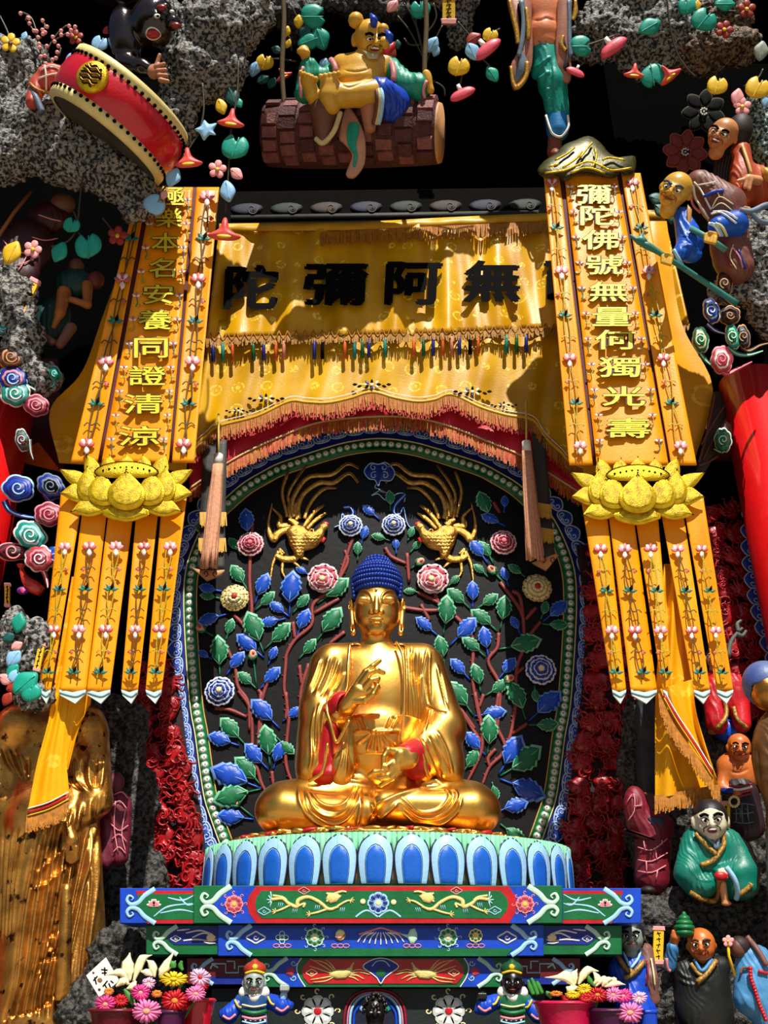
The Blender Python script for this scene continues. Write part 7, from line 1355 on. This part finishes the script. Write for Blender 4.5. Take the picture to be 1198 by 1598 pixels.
C = Clay(FH, 1.5); C.e(*fp_(680, 640, 0), 40, 34, 24, k=10).c(fp_(520, 560, 0), fp_(830, 540, 0), 14, k=12).e(*fp_(700, 850, 0), 44, 60, 26, k=14); o = clay(C, 'robe', mat('robe_black', '#20221e', .45, var=.4), oh, rl(Kf, '480 560 540 620 600 640,500 640 560 680 640 690', 2, 2))
for pts, w, c in (([(590, 520), (640, 590), (680, 620)], 7, TRIM), ([(790, 500), (720, 600), (640, 670)], 8, TRIM), ([(620, 490), (680, 580), (760, 490)], 6, mat('collar_blue', '#3f86c0', .5))): draw(oh, o, [Kf(*p) for p in pts], w, c, 'collar')
C = Clay(FH, 1.4); C.c(fp_(430, 540, 4), fp_(450, 400, 14), 9, 9, 5); o = clay(C, 'sleeve', mat('collar_blue', '#0'), oh); draw(oh, o, [Kf(400, 480), Kf(410, 560), Kf(430, 580)], 5, PINK, 'sleeve_trim')
C = Clay(FH, 1.2); C.c(fp_(460, 370, 16), fp_(470, 310, 22), 6, 7, 3).c(fp_(450, 310, 24), fp_(455, 270, 26), 3.4, 3, 2); clay(C, 'hand', OSK, oh)
head(oh, FH, *Kf(675, 380), 25, 14, OSK, -3, -.05, mat('brow_dark', '#3a1c10', .6), 'smile', .7, None, BROWN)
ht = thing('green_hat', 'green ridged conical hat held up by the orange faced figure', 'hat')
for k, (y, r1) in enumerate(((280, 15), (240, 16), (205, 13), (170, 9), (145, 4))): part('hat_tier', ball(FH.p(*fp_(540, y, 24)), FH.s*np.array([r1*1.05, r1*1.0, 6.5])), GREEN, ht)
FLd = Fr(1170, 1520, 6.35, 0); ld = thing('blue_shouldered_figure', 'dark haired figure in pale blue and brown holding a pink flower', 'figure')
C = Clay(FLd, 1.5); C.c(fp_(1040, 470, 0), fp_(1060, 800, 0), 18, 26, 8).e(*fp_(1130, 560, 0), 26, 34, 20, k=8).e(*fp_(1170, 800, 4), 26, 60, 22, k=10); o = clay(C, 'robe', mat('robe_paleblue', '#4d8fc0', .45, var=.3), ld)
for pts, w, c in (([(1030, 310), (1120, 420), (1190, 540)], 9, mat('shawl_brown', '#0')), ([(980, 600), (1000, 560), (1060, 550)], 4, mat('shawl_brown', '#0')), ([(1120, 580), (1198, 600)], 5, RED)): draw(ld, o, [Kf(*p) for p in pts], w, c, 'robe_band')
if 'RB_' not in globals(): RB_ = mesh_of('red_bead', *ball((0, 0, 0), FLd.s*3.4, 8, 6), RED)
for x, y in resample(cr([Kf(1060, 560), Kf(1065, 640), Kf(1100, 740), Kf(1130, 840), Kf(1180, 960)], 5), 17): put('red_bead', RB_, ld, Matrix.Translation(Vector(FLd.p(x, y, 30))))
C = Clay(FLd, 1.4); C.e(*fp_(960, 400, 8), 13, 15, 13, k=4); o = clay(C, 'head', mat('shadow_flesh', '#0'), ld); C = Clay(FLd, 1.4); C.e(*fp_(975, 385, 6), 16, 15, 15, k=4); clay(C, 'hair', mat('hair_dark', '#0'), ld)
fw = thing('held_flower', 'pink and yellow flower held by the blue shouldered figure', 'flower'); fpiece(fw, FLd, 'blossom', *Kf(885, 345), 9, 0, 22); part('stem', tube([FLd.p(*fp_(885, 360, 20)), FLd.p(*fp_(890, 460, 18)), FLd.p(*fp_(940, 620, 12))], FLd.s*2.4, 6), LEMON, fw)
# right hand gilded statue, mostly out of view
FRt = Fr(1190, 1150, 6.6, 0); rg = thing('brown_robed_statue', 'tall brown robed statue with blue hair beside the bare chested figure', 'statue')
C = Clay(FRt, 2.2); C.e(1236, 1195, 0, 60, 92, 36, k=14).c((1246, 1250, 0), (1262, 1700, 0), 46, 50, 14); clay(C, 'robe', mat('robe_tan', '#8a6238', .35, .5, col2='#4a2e18', scale=5), rg, rl(crop(1080, 1080, 4), '360 320 370 500 390 700 420 860,400 300 420 560 440 800', -3, 3))
C = Clay(FRt, 1.6); C.e(1196, 1078, 10, 26, 32, 28, k=4); clay(C, 'head', OLDGOLD, rg); C = Clay(FRt, 1.6); C.e(1194, 1068, 2, 36, 38, 34, k=4).b(1214, 1092, 44, 26, 30, 40, 1, k=2, neg=True); clay(C, 'hair', mat('hair_slate', '#6d7f9c', .45, col2='#27418c', scale=3), rg)
# ---------------------------------------------------------------- tall gilded statue on the left
FT = Fr(80, 1350, 7.35, 0); tg_ = thing('standing_gilded_statue', 'tall worn gilded standing statue with long pleated robe half hidden by streamers', 'statue')
C = Clay(FT, 1.8); C.c((30, 1135, 0), (130, 1135, 0), 40, 38, k=20).e(80, 1200, 0, 70, 90, 40, k=20).c((75, 1280, 2), (70, 1700, 4), 66, 80, k=20).c((120, 1260, 4), (130, 1640, 4), 34, 40, k=14).c((10, 1260, 4), (0, 1640, 4), 34, 40, k=14).c((145, 1150, 0), (150, 1250, 16), 26, 26, k=12).c((150, 1250, 16), (108, 1290, 48), 22, 14, k=10).c((12, 1150, 0), (-6, 1250, 12), 26, 26, k=12).c((80, 1110, 0), (80, 1060, 0), 22, k=10)
KL2 = KL; fold = []
for i in range(15): x0 = 150 - i*9; fold.append((np.array([KL2(500 - i*22, 500 + i*9), KL2(470 - i*26, 700 + i*26), KL2(400 - i*24, 1000 + i*30), KL2(330 - i*22, 1350 + i*16), KL2(310 - i*20, 1560)]), 5 if i % 2 else -5, 3))
for i in range(8): fold.append((np.array([KL2(20 + i*16, 640 + i*4), KL2(10 + i*10, 900), KL2(i*8, 1200)]), 4 if i % 2 else -4, 2.6))
for i in range(6): fold.append((np.array([KL2(330 + i*34, 330 - i*8), KL2(340 + i*30, 420), KL2(400 + i*16, 480 - i*4)]), 4 if i % 2 else -4, 2.8))
for i in range(5): fold.append((np.array([KL2(10 + i*30, 260 + i*14), KL2(40 + i*24, 340), KL2(100 + i*8, 430)]), 4 if i % 2 else -4, 2.8))
fold += rl(KL, '510 480 480 640 470 900 430 1200 400 1560,440 520 420 700 420 960 380 1300 360 1560,330 820 310 1000 300 1300 290 1480,180 880 240 820 330 740,150 960 230 920 320 840', 4.4, 3.4) + rl(KL, '470 500 450 680 445 920 405 1250 380 1560,290 1140 230 1190 270 1270 190 1300 210 1400,60 1560 180 1530 280 1440', -4, 2.4)
clay(C, 'robe', OLDGOLD, tg_, fold); C = Clay(FT, 1.6); C.ch([(106, 1290, 52), (112, 1312, 56), (112, 1335, 54)], [11, 11, 7], 5)
for i in range(4): C.c((104 + i*5, 1322, 60), (105 + i*4.6, 1348 - abs(i-1.5)*3, 58), 3.6, 3, 1)
C.c((100, 1305, 58), (98, 1326, 62), 4, 3.2, 2); clay(C, 'hand', OLDGOLD, tg_)
C = Clay(FT, 2.); C.e(80, 1040, 4, 32, 38, 32, k=6).e(80, 1006, 0, 16, 14, 16, k=6); clay(C, 'head', OLDGOLD, tg_); C = Clay(FT, 2.); C.c((95, 1560, 40), (98, 1600, 44), 14, 16, 5).c((30, 1570, 40), (30, 1600, 44), 14, 16, 5); C.e(100, 1480, 60, 10, 60, 10, k=4); 
part('robe_tail', tube(cr([FT.p(*p) for p in ((104, 1380, 72), (103, 1440, 74), (100, 1500, 74), (98, 1560, 70))], 6), FT.s*np.interp(np.linspace(0, 1, 19), [0, .5, 1], [7, 10, 12]), 12), OLDGOLD, tg_)
# ---------------------------------------------------------------- small shaded figures among the rocks on the left
Ku = crop(0, 280, 4.7); FU = Fr(80, 470, 7.2, 0); up_ = lambda x, y, z: (*Ku(x, y), z)
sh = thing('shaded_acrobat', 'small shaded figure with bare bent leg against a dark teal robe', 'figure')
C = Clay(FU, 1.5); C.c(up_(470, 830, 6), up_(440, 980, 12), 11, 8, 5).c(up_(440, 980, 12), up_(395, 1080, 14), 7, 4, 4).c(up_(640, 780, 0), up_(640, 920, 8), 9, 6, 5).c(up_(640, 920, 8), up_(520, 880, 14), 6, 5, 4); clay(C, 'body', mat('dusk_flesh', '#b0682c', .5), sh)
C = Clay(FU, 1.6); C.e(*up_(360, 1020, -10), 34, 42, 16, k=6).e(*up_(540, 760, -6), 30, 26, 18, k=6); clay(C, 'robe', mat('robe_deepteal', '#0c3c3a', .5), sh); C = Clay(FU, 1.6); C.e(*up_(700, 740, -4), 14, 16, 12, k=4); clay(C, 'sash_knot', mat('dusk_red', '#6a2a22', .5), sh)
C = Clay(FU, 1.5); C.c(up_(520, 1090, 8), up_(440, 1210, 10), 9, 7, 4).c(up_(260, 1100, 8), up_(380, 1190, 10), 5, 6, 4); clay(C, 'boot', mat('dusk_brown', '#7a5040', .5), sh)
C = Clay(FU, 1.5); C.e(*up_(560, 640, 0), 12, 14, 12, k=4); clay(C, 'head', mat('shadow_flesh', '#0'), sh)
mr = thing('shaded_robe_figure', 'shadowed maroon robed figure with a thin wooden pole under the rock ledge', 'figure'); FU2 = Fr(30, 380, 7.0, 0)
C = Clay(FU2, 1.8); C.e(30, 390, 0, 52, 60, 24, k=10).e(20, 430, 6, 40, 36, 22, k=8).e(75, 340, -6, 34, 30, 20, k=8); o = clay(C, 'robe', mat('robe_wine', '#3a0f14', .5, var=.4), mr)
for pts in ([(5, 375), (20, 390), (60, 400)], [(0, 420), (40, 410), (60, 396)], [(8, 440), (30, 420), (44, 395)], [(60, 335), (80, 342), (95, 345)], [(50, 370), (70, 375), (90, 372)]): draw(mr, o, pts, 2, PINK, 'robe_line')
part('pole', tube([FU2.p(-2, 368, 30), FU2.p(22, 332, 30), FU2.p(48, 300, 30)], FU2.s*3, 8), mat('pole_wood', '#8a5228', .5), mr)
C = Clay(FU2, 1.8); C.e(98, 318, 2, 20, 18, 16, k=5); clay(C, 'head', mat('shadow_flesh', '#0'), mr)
Kv = crop(0, 860, 6.15); vz = thing('orange_vase', 'small glossy orange long necked vase on the dark rock', 'vase'); FVz = Fr(45, 905, 7.1, 0); vp = FVz.p(*Kv(270, 330))
part('vase_body', tube(cr([FVz.p(*Kv(205, 140), 4), FVz.p(*Kv(220, 220), 6), FVz.p(*Kv(280, 310), 8), FVz.p(*Kv(400, 390), 6)], 6), FVz.s*np.interp(np.linspace(0, 1, 19), [0, .1, .4, .8, 1], [6, 3, 5, 11, 8]), 12), mat('vase_orange', '#c8321c', .25, coat=.5), vz); part('vase_lip', ball(FVz.p(*Kv(205, 135), 4), FVz.s*np.array([7, 7, 2.4])), mat('vase_orange', '#0'), vz)
bw = thing('violet_bowl', 'small violet and pink bowl beside the orange vase', 'bowl'); part('bowl_body', ball(FVz.p(*Kv(218, 380), 8), FVz.s*np.array([9, 8, 6])), mat('bowl_violet', '#6a3aa8', .35), bw); part('bowl_flame', dome(FVz, [Kv(*p) for p in ((190, 350), (220, 345), (250, 370), (230, 410), (200, 400))], 3, 15), mat('bowl_pink', '#d04a7c', .4), bw)
spray('teal and blue leaves with pink petals on the rock beside the first streamer', 30, 1010, 6.8, 5, [[(40, 1000), (24, 1030), (10, 1060)], [(35, 1040), (30, 1070)]], [('t', *Kv(180, 690), 16, 10, 12), ('d', *Kv(85, 830), 11, 60, 8), ('p', *Kv(160, 910), 10, 60, 12), ('b', *Kv(130, 1030), 16, 35, 10), ('t', *Kv(120, 1150), 13, 40, 12), ('b2', *Kv(150, 1210), 12, 40, 14), ('t', *Kv(240, 1270), 24, 50, 20), ('t2', *Kv(300, 1360), 16, 10, 22), ('r', *Kv(70, 1420), 12, 30, 14), ('p', *Kv(50, 1230), 12, 120, 12), ('r', *Kv(120, 1310), 11, 70, 14)], 'leaf_spray', 'foliage')
# patterned figure seen between rock column and screen
FPr = Fr(185, 1290, 7.5, 0); pr_ = thing('plum_robed_figure', 'narrow maroon figure with pink line pattern leaning on the rock column', 'figure')
C = Clay(FPr, 1.6); C.e(182, 1268, 0, 24, 34, 18, k=8).c((190, 1290, 0), (188, 1338, 4), 15, 12, 8).c((168, 1290, 0), (164, 1345, 4), 15, 12, 8).e(180, 1222, 0, 14, 17, 13, k=3); o = clay(C, 'robe', mat('robe_plum', '#6a1c30', .5), pr_)
for pts in ([(172, 1260), (186, 1250), (198, 1262)], [(172, 1285), (186, 1296), (200, 1288)], [(174, 1310), (186, 1302), (198, 1314)], [(180, 1250), (178, 1290), (184, 1330)], [(196, 1262), (190, 1300), (196, 1330)], [(176, 1330), (186, 1322), (196, 1332)], [(178, 1240), (190, 1236), (200, 1246)]): draw(pr_, o, pts, 1.8, PINK, 'robe_line')

q = np.array([FRB.p(x, y, 8) for x, y in crn]); V0 = np.array([v.co for v in crown.data.vertices]); q0 = to_px(V0); SURF[crown] = (q0, (V0 - EYE)[:, 1]/rays(q0[:, 0], q0[:, 1])[:, 1], FRB.s)
for pts in ([(850, 270), (880, 266), (900, 258), (918, 252), (936, 258), (955, 266), (985, 262)], [(866, 250), (884, 240), (896, 230)], [(905, 246), (916, 232), (924, 222)], [(940, 250), (950, 246), (975, 250)], [(878, 262), (898, 248), (908, 236)], [(924, 262), (930, 246), (928, 232)], [(856, 260), (872, 256)], [(890, 270), (916, 262), (944, 270)]): draw(crown, crown, pts, 4., FOILGOLD, 'crown_piping', rad=14., lift=.5)

t = thing('grey_branch', 'small grey forked branch in front of the bright red screen', 'branch'); fr = Fr(1150, 990, 7.3)
for pts in ([(1136, 1025), (1140, 1002), (1150, 988), (1158, 980)], [(1150, 990), (1158, 992), (1164, 984)], [(1152, 986), (1150, 974), (1156, 968)]): part('branch_limb', tube(cr([fr.p(x, y, 6) for x, y in pts], 5), fr.s*np.interp(np.linspace(0, 1, 5*(len(pts)-1) + 1), [0, 1], [4, 2]), 7), mat('branch_grey', '#566058', .6), t)
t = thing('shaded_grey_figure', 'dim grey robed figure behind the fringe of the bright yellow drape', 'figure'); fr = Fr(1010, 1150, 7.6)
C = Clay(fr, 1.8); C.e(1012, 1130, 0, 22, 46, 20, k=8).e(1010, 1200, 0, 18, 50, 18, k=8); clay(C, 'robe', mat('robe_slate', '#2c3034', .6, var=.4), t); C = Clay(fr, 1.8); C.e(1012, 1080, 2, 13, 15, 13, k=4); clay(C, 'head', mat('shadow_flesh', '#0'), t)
# ================================================================ foot of the altar
FTb = Fr(594, 1640, 6.3); tb = thing('offering_table', 'red draped offering table at the foot of the altar', 'table'); tz = 1.16
part('table_top', box(-2.1, 1.9, 5.75, 6.68, tz - .05, tz, .01), DKWOOD, tb, False); part('table_cloth', box(-2.12, 1.92, 5.72, 5.75, .25, tz + .004, .006), CRIM, tb, False)
for x in (-2.0, 1.8):
    for y in (5.85, 6.58): part('leg', box(x, x + .09, y - .04, y + .05, 0, tz - .05), DKWOOD, tb, False)
# ---------------------------------------------------------------- two small guardians
def guardian(label, K, fx, skin, hat, cx, cy, armor, sash, arm_up):
    fr = Fr(cx, 1570, 6.4, 0); t = thing('guardian_figurine', label, 'figurine'); p = lambda x, y, z: (*fx(*K(x, y)), z); q = lambda pts: [fx(*K(*a)) for a in pts]
    C = Clay(fr, 1.1); C.c(p(385, 760, 0), p(385, 1150, 0), 19, 24, 6).c(p(300, 760, 0), p(470, 760, 0), 9, k=8); o = clay(C, 'armour', armor, t, fold=.4)
    for y, w, c in ((800, 3, CREAM), (840, 7, GREEN), (875, 4, PINK), (905, 3, SKYB)): draw(t, o, q([(310, y - 10), (385, y + 4), (460, y - 10)]), w, c, 'armour_band')
    for x in range(325, 460, 30): draw(t, o, q([(x, 870), (x + 8, 890), (x + 16, 870)]), 2, WHITE, 'armour_scale')
    C = Clay(fr, 1.); C.c(p(320, 715, 4), p(450, 715, 4), 8, k=4).c(p(330, 700, 2), p(385, 745, 14), 7, 7, 4).c(p(440, 700, 2), p(385, 745, 14), 7, 7, 4); clay(C, 'collar', WHITE, t, label='white collar')
    for sg, a, b in ((-1, (285, 790), (230, 850)), (1, (490, 770), (560, 800))):
        C = Clay(fr, 1.1); C.c(p(*a, 0), p(*b, 8), 11, 13, 5).e(*p(b[0] + sg*15, b[1] + 10, 6), 14, 7, 9, -25*sg, k=5); o2 = clay(C, 'sleeve', BLUE, t, fold=.7); draw(t, o2, q([(b[0] - 40, b[1] + 10), (b[0], b[1] + 30), (b[0] + 40, b[1])]), 4, PINK, 'sleeve_trim'); draw(t, o2, q([(a[0] - 20, a[1] - 30), (a[0], a[1] + 10), (a[0] + 20, a[1] + 20)]), 3.4, YEL, 'sleeve_trim')
    ax_, ay_ = arm_up; C = Clay(fr, 1.); C.c(p(ax_ - 20, 790, 8), p(ax_ - 5, ay_ + 40, 12), 6, 5.5, 4); clay(C, 'forearm', SKYB, t, label='pale blue sleeve'); C = Clay(fr, .8); C.e(*p(ax_, ay_, 14), 8, 7, 7, k=2)
    for i in range(4): C.c(p(ax_ - 22 + i*14, ay_ - 16, 20), p(ax_ - 22 + i*14, ay_ + 8, 21), 2.2, 2, .6)
    clay(C, 'fist', skin, t)
    head(t, fr, *fx(*K(385, 655)), 20, 8, skin, 0, 0, INK, 'frown', .8)
    C = Clay(fr, 1.); C.e(*p(390, 570, 4), 18, 12, 17, k=3).c(p(390, 565, 6), p(390, 525, 8), 8, 5, 4); o = clay(C, 'helmet', hat, t); draw(t, o, q([(330, 595), (390, 580), (450, 595)]), 4, YEL, 'helmet_band'); spot(t, o, *fx(*K(390, 555)), 4.5, YEL, 'helmet_jewel')
    return t
guardian('pale faced guardian figurine with red helmet and blue armour raising a fist', K5, lambda x, y: (x, y), GSK, mat('helmet_red', '#a8321e', .4), 396, 1534, mat('armour_blue', '#24508c', .45), PINK, (575, 690))
guardian('black faced guardian figurine with green helmet beside the magenta flower wrap', K5, lambda x, y: (1196 - x, y), mat('black_face', '#1a1412', .3, coat=.3), mat('helmet_green', '#1c4a2c', .4), 800, 1540, mat('armour_green', '#1f6a46', .45), SKYB, (575, 740))
fr = Fr(585, 1590, 6.55, 0); t = thing('black_idol', 'small black curly headed idol in the arched niche', 'figurine'); C = Clay(fr, 1.); C.e(585, 1578, 4, 17, 20, 15, k=4).e(585, 1630, 0, 24, 36, 18, k=8).e(585, 1582, 18, 4, 6, 4, k=2); BI = mat('idol_black', '#14100e', .35, coat=.3); o = clay(C, 'bust', BI, t)
m = MB(); r = random.Random(2)
for i in range(60):
    th = r.uniform(.0, 1.9); ph = r.uniform(0, 2*math.pi); m.add(ball(fr.p(585, 1572, 4) + fr.s*np.array([18*math.sin(th)*math.cos(ph), 15*math.sin(th)*math.sin(ph), 19*math.cos(th)]), fr.s*3.6, 6, 4), BI)
m.build('curls', t); 
for s in (-1, 1): spot(t, o, 585 + 6*s, 1580, (2.4, 1.4), mat('idol_eye', '#b0a890', .5), 'eye')
# ---------------------------------------------------------------- flowers in wrapped vases
def daisy(par, fr, x, y, r, c, heart, ang=0., sq=.85, z=14., n=26, name='gerbera'):
    m = MB(); rr = random.Random(int(x*7 + y))
    for k in range(n):
        a = 360/n*k + rr.uniform(-4, 4); L = r*rr.uniform(.86, 1.05); w = r*.105; lay = k % 2
        o = rot2(np.array([(-w*.5, -r*.2), (-w, -L*.6), (-w*.7, -L*.95), (0, -L), (w*.7, -L*.95), (w, -L*.6), (w*.5, -r*.2)]), a); o[:, 1] *= sq; o = rot2(o, ang, (x, y)); n_ = len(o); q = np.concatenate([W(o, fr, z + lay*2 + np.linalg.norm((o - (x, y))/r, axis=1)*-r*.15 + r*.3), W(o, fr, z - 3)])
        m.add((q, [tuple(range(n_ - 1, -1, -1))] + [(i, (i+1) % n_, n_ + (i+1) % n_, n_ + i) for i in range(n_)]), c)
    o_ = m.build(name, par); h = ellipse(x, y, r*.27, r*.27*sq, 12, ang); part('flower_heart', dome(fr, h, r*.2, z + r*.24), heart, o_); return o_
def lilypetal(par, fr, pts, w, z, c): return part('lily_petal', stroke(fr, pts, w, 5, z, 6, (.5, .25)), c, par)
LILY = mat('lily_cream', '#f1eebc', .45, var=.12); MAG = mat('daisy_magenta', '#e8408c', .5, var=.25); PKD = mat('daisy_pink', '#f07ab0', .5, var=.2); RDD = mat('daisy_red', '#c8141c', .45, var=.25); YDD = mat('daisy_yellow', '#f4cf1c', .5, var=.2); LAV = mat('daisy_lavender', '#e8b8d8', .5, var=.2); ORD = mat('daisy_orange', '#f08a2c', .5); HRT = mat('daisy_heart', '#f2a07c', .6); STG = mat('stem_green', '#3c8a34', .5, var=.3)
Kl = crop(120, 1470, 5.445); fb = Fr(220, 1550, 6.05, 0)
bq = thing('flower_bouquet', 'bouquet of cream lilies and pink, red and yellow gerberas beside the tall gilded statue', 'bouquet'); L_ = lambda pts: [Kl(*p) for p in pts]
for pts, w in (([(450, 330), (430, 220), (450, 90)], [9, 22, 20, 6]), ([(430, 330), (380, 260), (240, 280)], [8, 14, 12, 4]), ([(440, 360), (400, 330), (330, 380)], [8, 14, 10]), ([(480, 340), (520, 220), (560, 140), (640, 110)], [8, 14, 14, 4]), ([(500, 330), (470, 380), (420, 400)], [8, 14, 8]), ([(700, 290), (740, 220), (830, 75)], [8, 14, 12, 5]), ([(660, 300), (640, 200), (590, 150)], [8, 14, 12, 4]), ([(700, 300), (790, 200), (840, 160)], [6, 10, 8, 3]), ([(640, 290), (600, 260), (540, 250)], [6, 12, 8])): lilypetal(bq, fb, L_(pts), w, 18, LILY)
for x, y, r, c, h, a, sq, z in ((590, 590, 24, PKD, HRT, 0, .85, 34), (830, 500, 21, RDD, ORD, 0, .9, 30), (1010, 440, 17, PKD, HRT, 0, .8, 26), (240, 530, 18, MAG, HRT, -10, .85, 26), (540, 430, 16, MAG, HRT, 0, .85, 30), (820, 315, 24, YDD, YDD, 0, .5, 26), (1045, 300, 18, LAV, RDD, 10, .8, 22), (370, 500, 13, RDD, RDD, 0, .85, 24), (610, 350, 11, LAV, CREAM, 0, .9, 24), (270, 420, 9, ORD, YEL, 0, .7, 24), (680, 440, 9, ORD, YEL, 0, .7, 32), (1060, 370, 13, RDD, HRT, 0, .7, 20)): daisy(bq, fb, *Kl(x, y), r, c, h, a, sq, z)
for pts, w in (([(480, 540), (440, 460), (400, 400)], [5, 12, 4]), ([(860, 420), (880, 360), (890, 310)], [3, 8, 2]), ([(440, 590), (400, 570), (350, 590)], [3, 7, 2]), ([(800, 400), (820, 370), (860, 360)], [3, 9, 3]), ([(820, 220), (815, 190), (790, 180)], [8, 12, 8]), ([(900, 240), (880, 200), (890, 160)], [4, 9, 4])): part('leaf', stroke(fb, L_(pts), w, 3, 24, 5), STG, bq)
for x, y in ((590, 640), (830, 560), (240, 590), (1010, 480), (820, 360), (450, 380)): a = Kl(x, y); part('stem', tube([fb.p(*a, 14), fb.p((a[0] + 235)/2, a[1] + 60, 0), fb.p(240, 1660, 0)], fb.s*2, 6), STG, bq)
def wrap(label, x, y0, r0, r1, m, Yd, h=None):
    fr = Fr(x, y0, Yd); o = fr.o; t = thing('flower_vase', label, 'vase'); hh = o[2] - tz; s = fr.s; part('vase_body', lathe([(r1*s*.8, 0), (r1*s, .02), (r1*s*.9, hh*.2), (r0*s, hh*.95), (r0*s*1.06, hh), (r0*s*.96, hh), (r0*s*.8, hh*.8)], (o[0], o[1], tz), 28), m, t); part('vase_lip', lathe([(r0*s*1.0, 0), (r0*s*1.12, .008), (r0*s*1.0, .02)], (o[0], o[1], o[2] - .012), 28), m, t)
wrap('glossy red flower vase under the pink gerberas', 310, 1560, 25, 18, mat('vase_red', '#c8102c', .3, coat=.3), 6.12); wrap('dark purple flower wrap beside the red vase', 268, 1578, 22, 15, mat('wrap_purple', '#4a1040', .4), 6.0); wrap('dark red flower vase under the lilies', 185, 1576, 42, 24, mat('vase_darkred', '#6a0c1c', .35), 6.05)
cd = thing('message_card', 'white square card with brown writing tucked beside the lilies', 'card'); fc = Fr(165, 1520, 6.2, 0); part('card_sheet', slab(fc, L_([(78, 285), (245, 130), (360, 330), (190, 470)]), 1.5, 10), mat('card_white', '#f2ece0', .6, var=.05), cd, False)
m = MB()
for pts in ([(205, 235), (262, 240)], [(235, 215), (238, 285)], [(210, 265), (255, 262)], [(140, 330), (175, 290)], [(150, 300), (165, 360)], [(220, 380), (260, 330)], [(235, 360), (255, 400)], [(270, 350), (285, 390)], [(285, 330), (310, 350)]): m.add(stroke(fc, L_(pts), 2.4, .5, 11.5, 2), INK)
m.add(dome(fc, ellipse(*Kl(195, 325), 4, 4, 10), .6, 11.5), mat('seal_brown', '#a06a34', .6)); m.add(dome(fc, ellipse(*Kl(140, 262), 2, 2, 8), .6, 11.5), BROWN); m.add(dome(fc, ellipse(*Kl(190, 405), 2.4, 2.4, 8), .6, 11.5), BROWN); m.build('card_writing', cd)
Kp = crop(820, 1470, 5.705); fb = Fr(910, 1550, 6.05, 0); L_ = lambda pts: [Kp(*p) for p in pts]
bq = thing('flower_bouquet', 'bouquet of cream lilies with a pink gerbera in magenta wrap beside the black faced guardian', 'bouquet')
for pts, w in (([(440, 400), (360, 320), (170, 315)], [8, 14, 10, 4]), ([(430, 380), (360, 300), (290, 290)], [8, 16, 8]), ([(440, 380), (430, 300), (460, 240)], [8, 14, 12, 4]), ([(470, 380), (510, 300), (560, 250), (650, 260)], [8, 14, 14, 5]), ([(600, 380), (640, 330), (600, 260)], [6, 12, 8]), ([(460, 400), (400, 420), (360, 400)], [8, 16, 8]), ([(680, 400), (720, 340), (800, 320)], [6, 12, 8, 3]), ([(700, 400), (800, 370), (890, 380)], [6, 12, 8, 3]), ([(620, 400), (690, 330), (730, 320)], [6, 10, 6]), ([(760, 400), (790, 340), (780, 310)], [5, 9, 4])): lilypetal(bq, fb, L_(pts), w, 18, LILY)
for x, y, r, c, h, sq, z in ((930, 630, 22, PKD, HRT, .8, 30), (420, 470, 13, YDD, YDD, .5, 26), (520, 420, 13, YDD, ORD, .7, 24), (640, 470, 18, RDD, ORD, .7, 24), (780, 470, 16, PKD, HRT, .8, 24), (540, 500, 14, RDD, RDD, .6, 26), (270, 460, 12, ORD, RDD, .4, 20), (870, 480, 15, MAG, HRT, .8, 22), (370, 500, 10, RDD, RDD, .6, 24), (1010, 500, 14, LAV, CREAM, .8, 18)): daisy(bq, fb, *Kp(x, y), r, c, h, 0, sq, z)
for pts, w in (([(70, 470), (40, 400), (20, 340)], [7, 9, 4]), ([(110, 470), (80, 390), (50, 320)], [7, 9, 4]), ([(150, 460), (110, 380), (100, 350)], [6, 8, 4]), ([(230, 500), (200, 460), (180, 440)], [4, 9, 3]), ([(620, 400), (570, 340), (560, 300)], [4, 9, 3])): part('leaf', stroke(fb, L_(pts), w, 4, 18, 5), STG, bq)
for x, y in ((930, 680), (640, 520), (440, 480)): a = Kp(x, y); part('stem', tube([fb.p(*a, 14), fb.p((a[0] + 900)/2, a[1] + 60, 0), fb.p(890, 1660, 0)], fb.s*2, 6), STG, bq)
wrap('bright magenta flower wrap under the lilies', 880, 1564, 46, 30, mat('wrap_magenta', '#d8104c', .4, coat=.2), 6.1); wrap('deep purple flower wrap behind the pink gerbera', 950, 1576, 36, 22, mat('wrap_purple', '#0'), 6.05); wrap('royal blue flower wrap beside the pink gerbera', 1008, 1578, 16, 12, BLUE, 6.1)
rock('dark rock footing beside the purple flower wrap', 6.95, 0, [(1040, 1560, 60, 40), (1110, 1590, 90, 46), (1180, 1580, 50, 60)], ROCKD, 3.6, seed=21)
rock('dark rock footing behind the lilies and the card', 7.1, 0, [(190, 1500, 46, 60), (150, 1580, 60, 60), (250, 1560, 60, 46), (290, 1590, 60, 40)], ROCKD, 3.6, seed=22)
# ---------------------------------------------------------------- every thing's origin moved to its base
def finish():
    kids = {}
    for o in COL.objects:
        if o.parent: kids.setdefault(o.parent, []).append(o)
    def boxof(o, M, acc):
        if o.type == 'MESH': acc += [M @ Vector(c) for c in o.bound_box]
        for k in kids.get(o, ()): boxof(k, M @ k.matrix_basis, acc)
    for o in TOPS:
        acc = []; boxof(o, o.matrix_basis, acc)
        if not acc: continue
        a = np.array(acc); b = Vector(((a[:, 0].min() + a[:, 0].max()) / 2, (a[:, 1].min() + a[:, 1].max()) / 2, a[:, 2].min()))
        if o.type == 'EMPTY':
            o.location = b
            for k in kids.get(o, ()): k.matrix_basis = Matrix.Translation(-b) @ k.matrix_basis
        elif o.data.users == 1 and o.matrix_basis == Matrix() and not kids.get(o):
            o.data.transform(Matrix.Translation(-b)); o.location = b
finish()
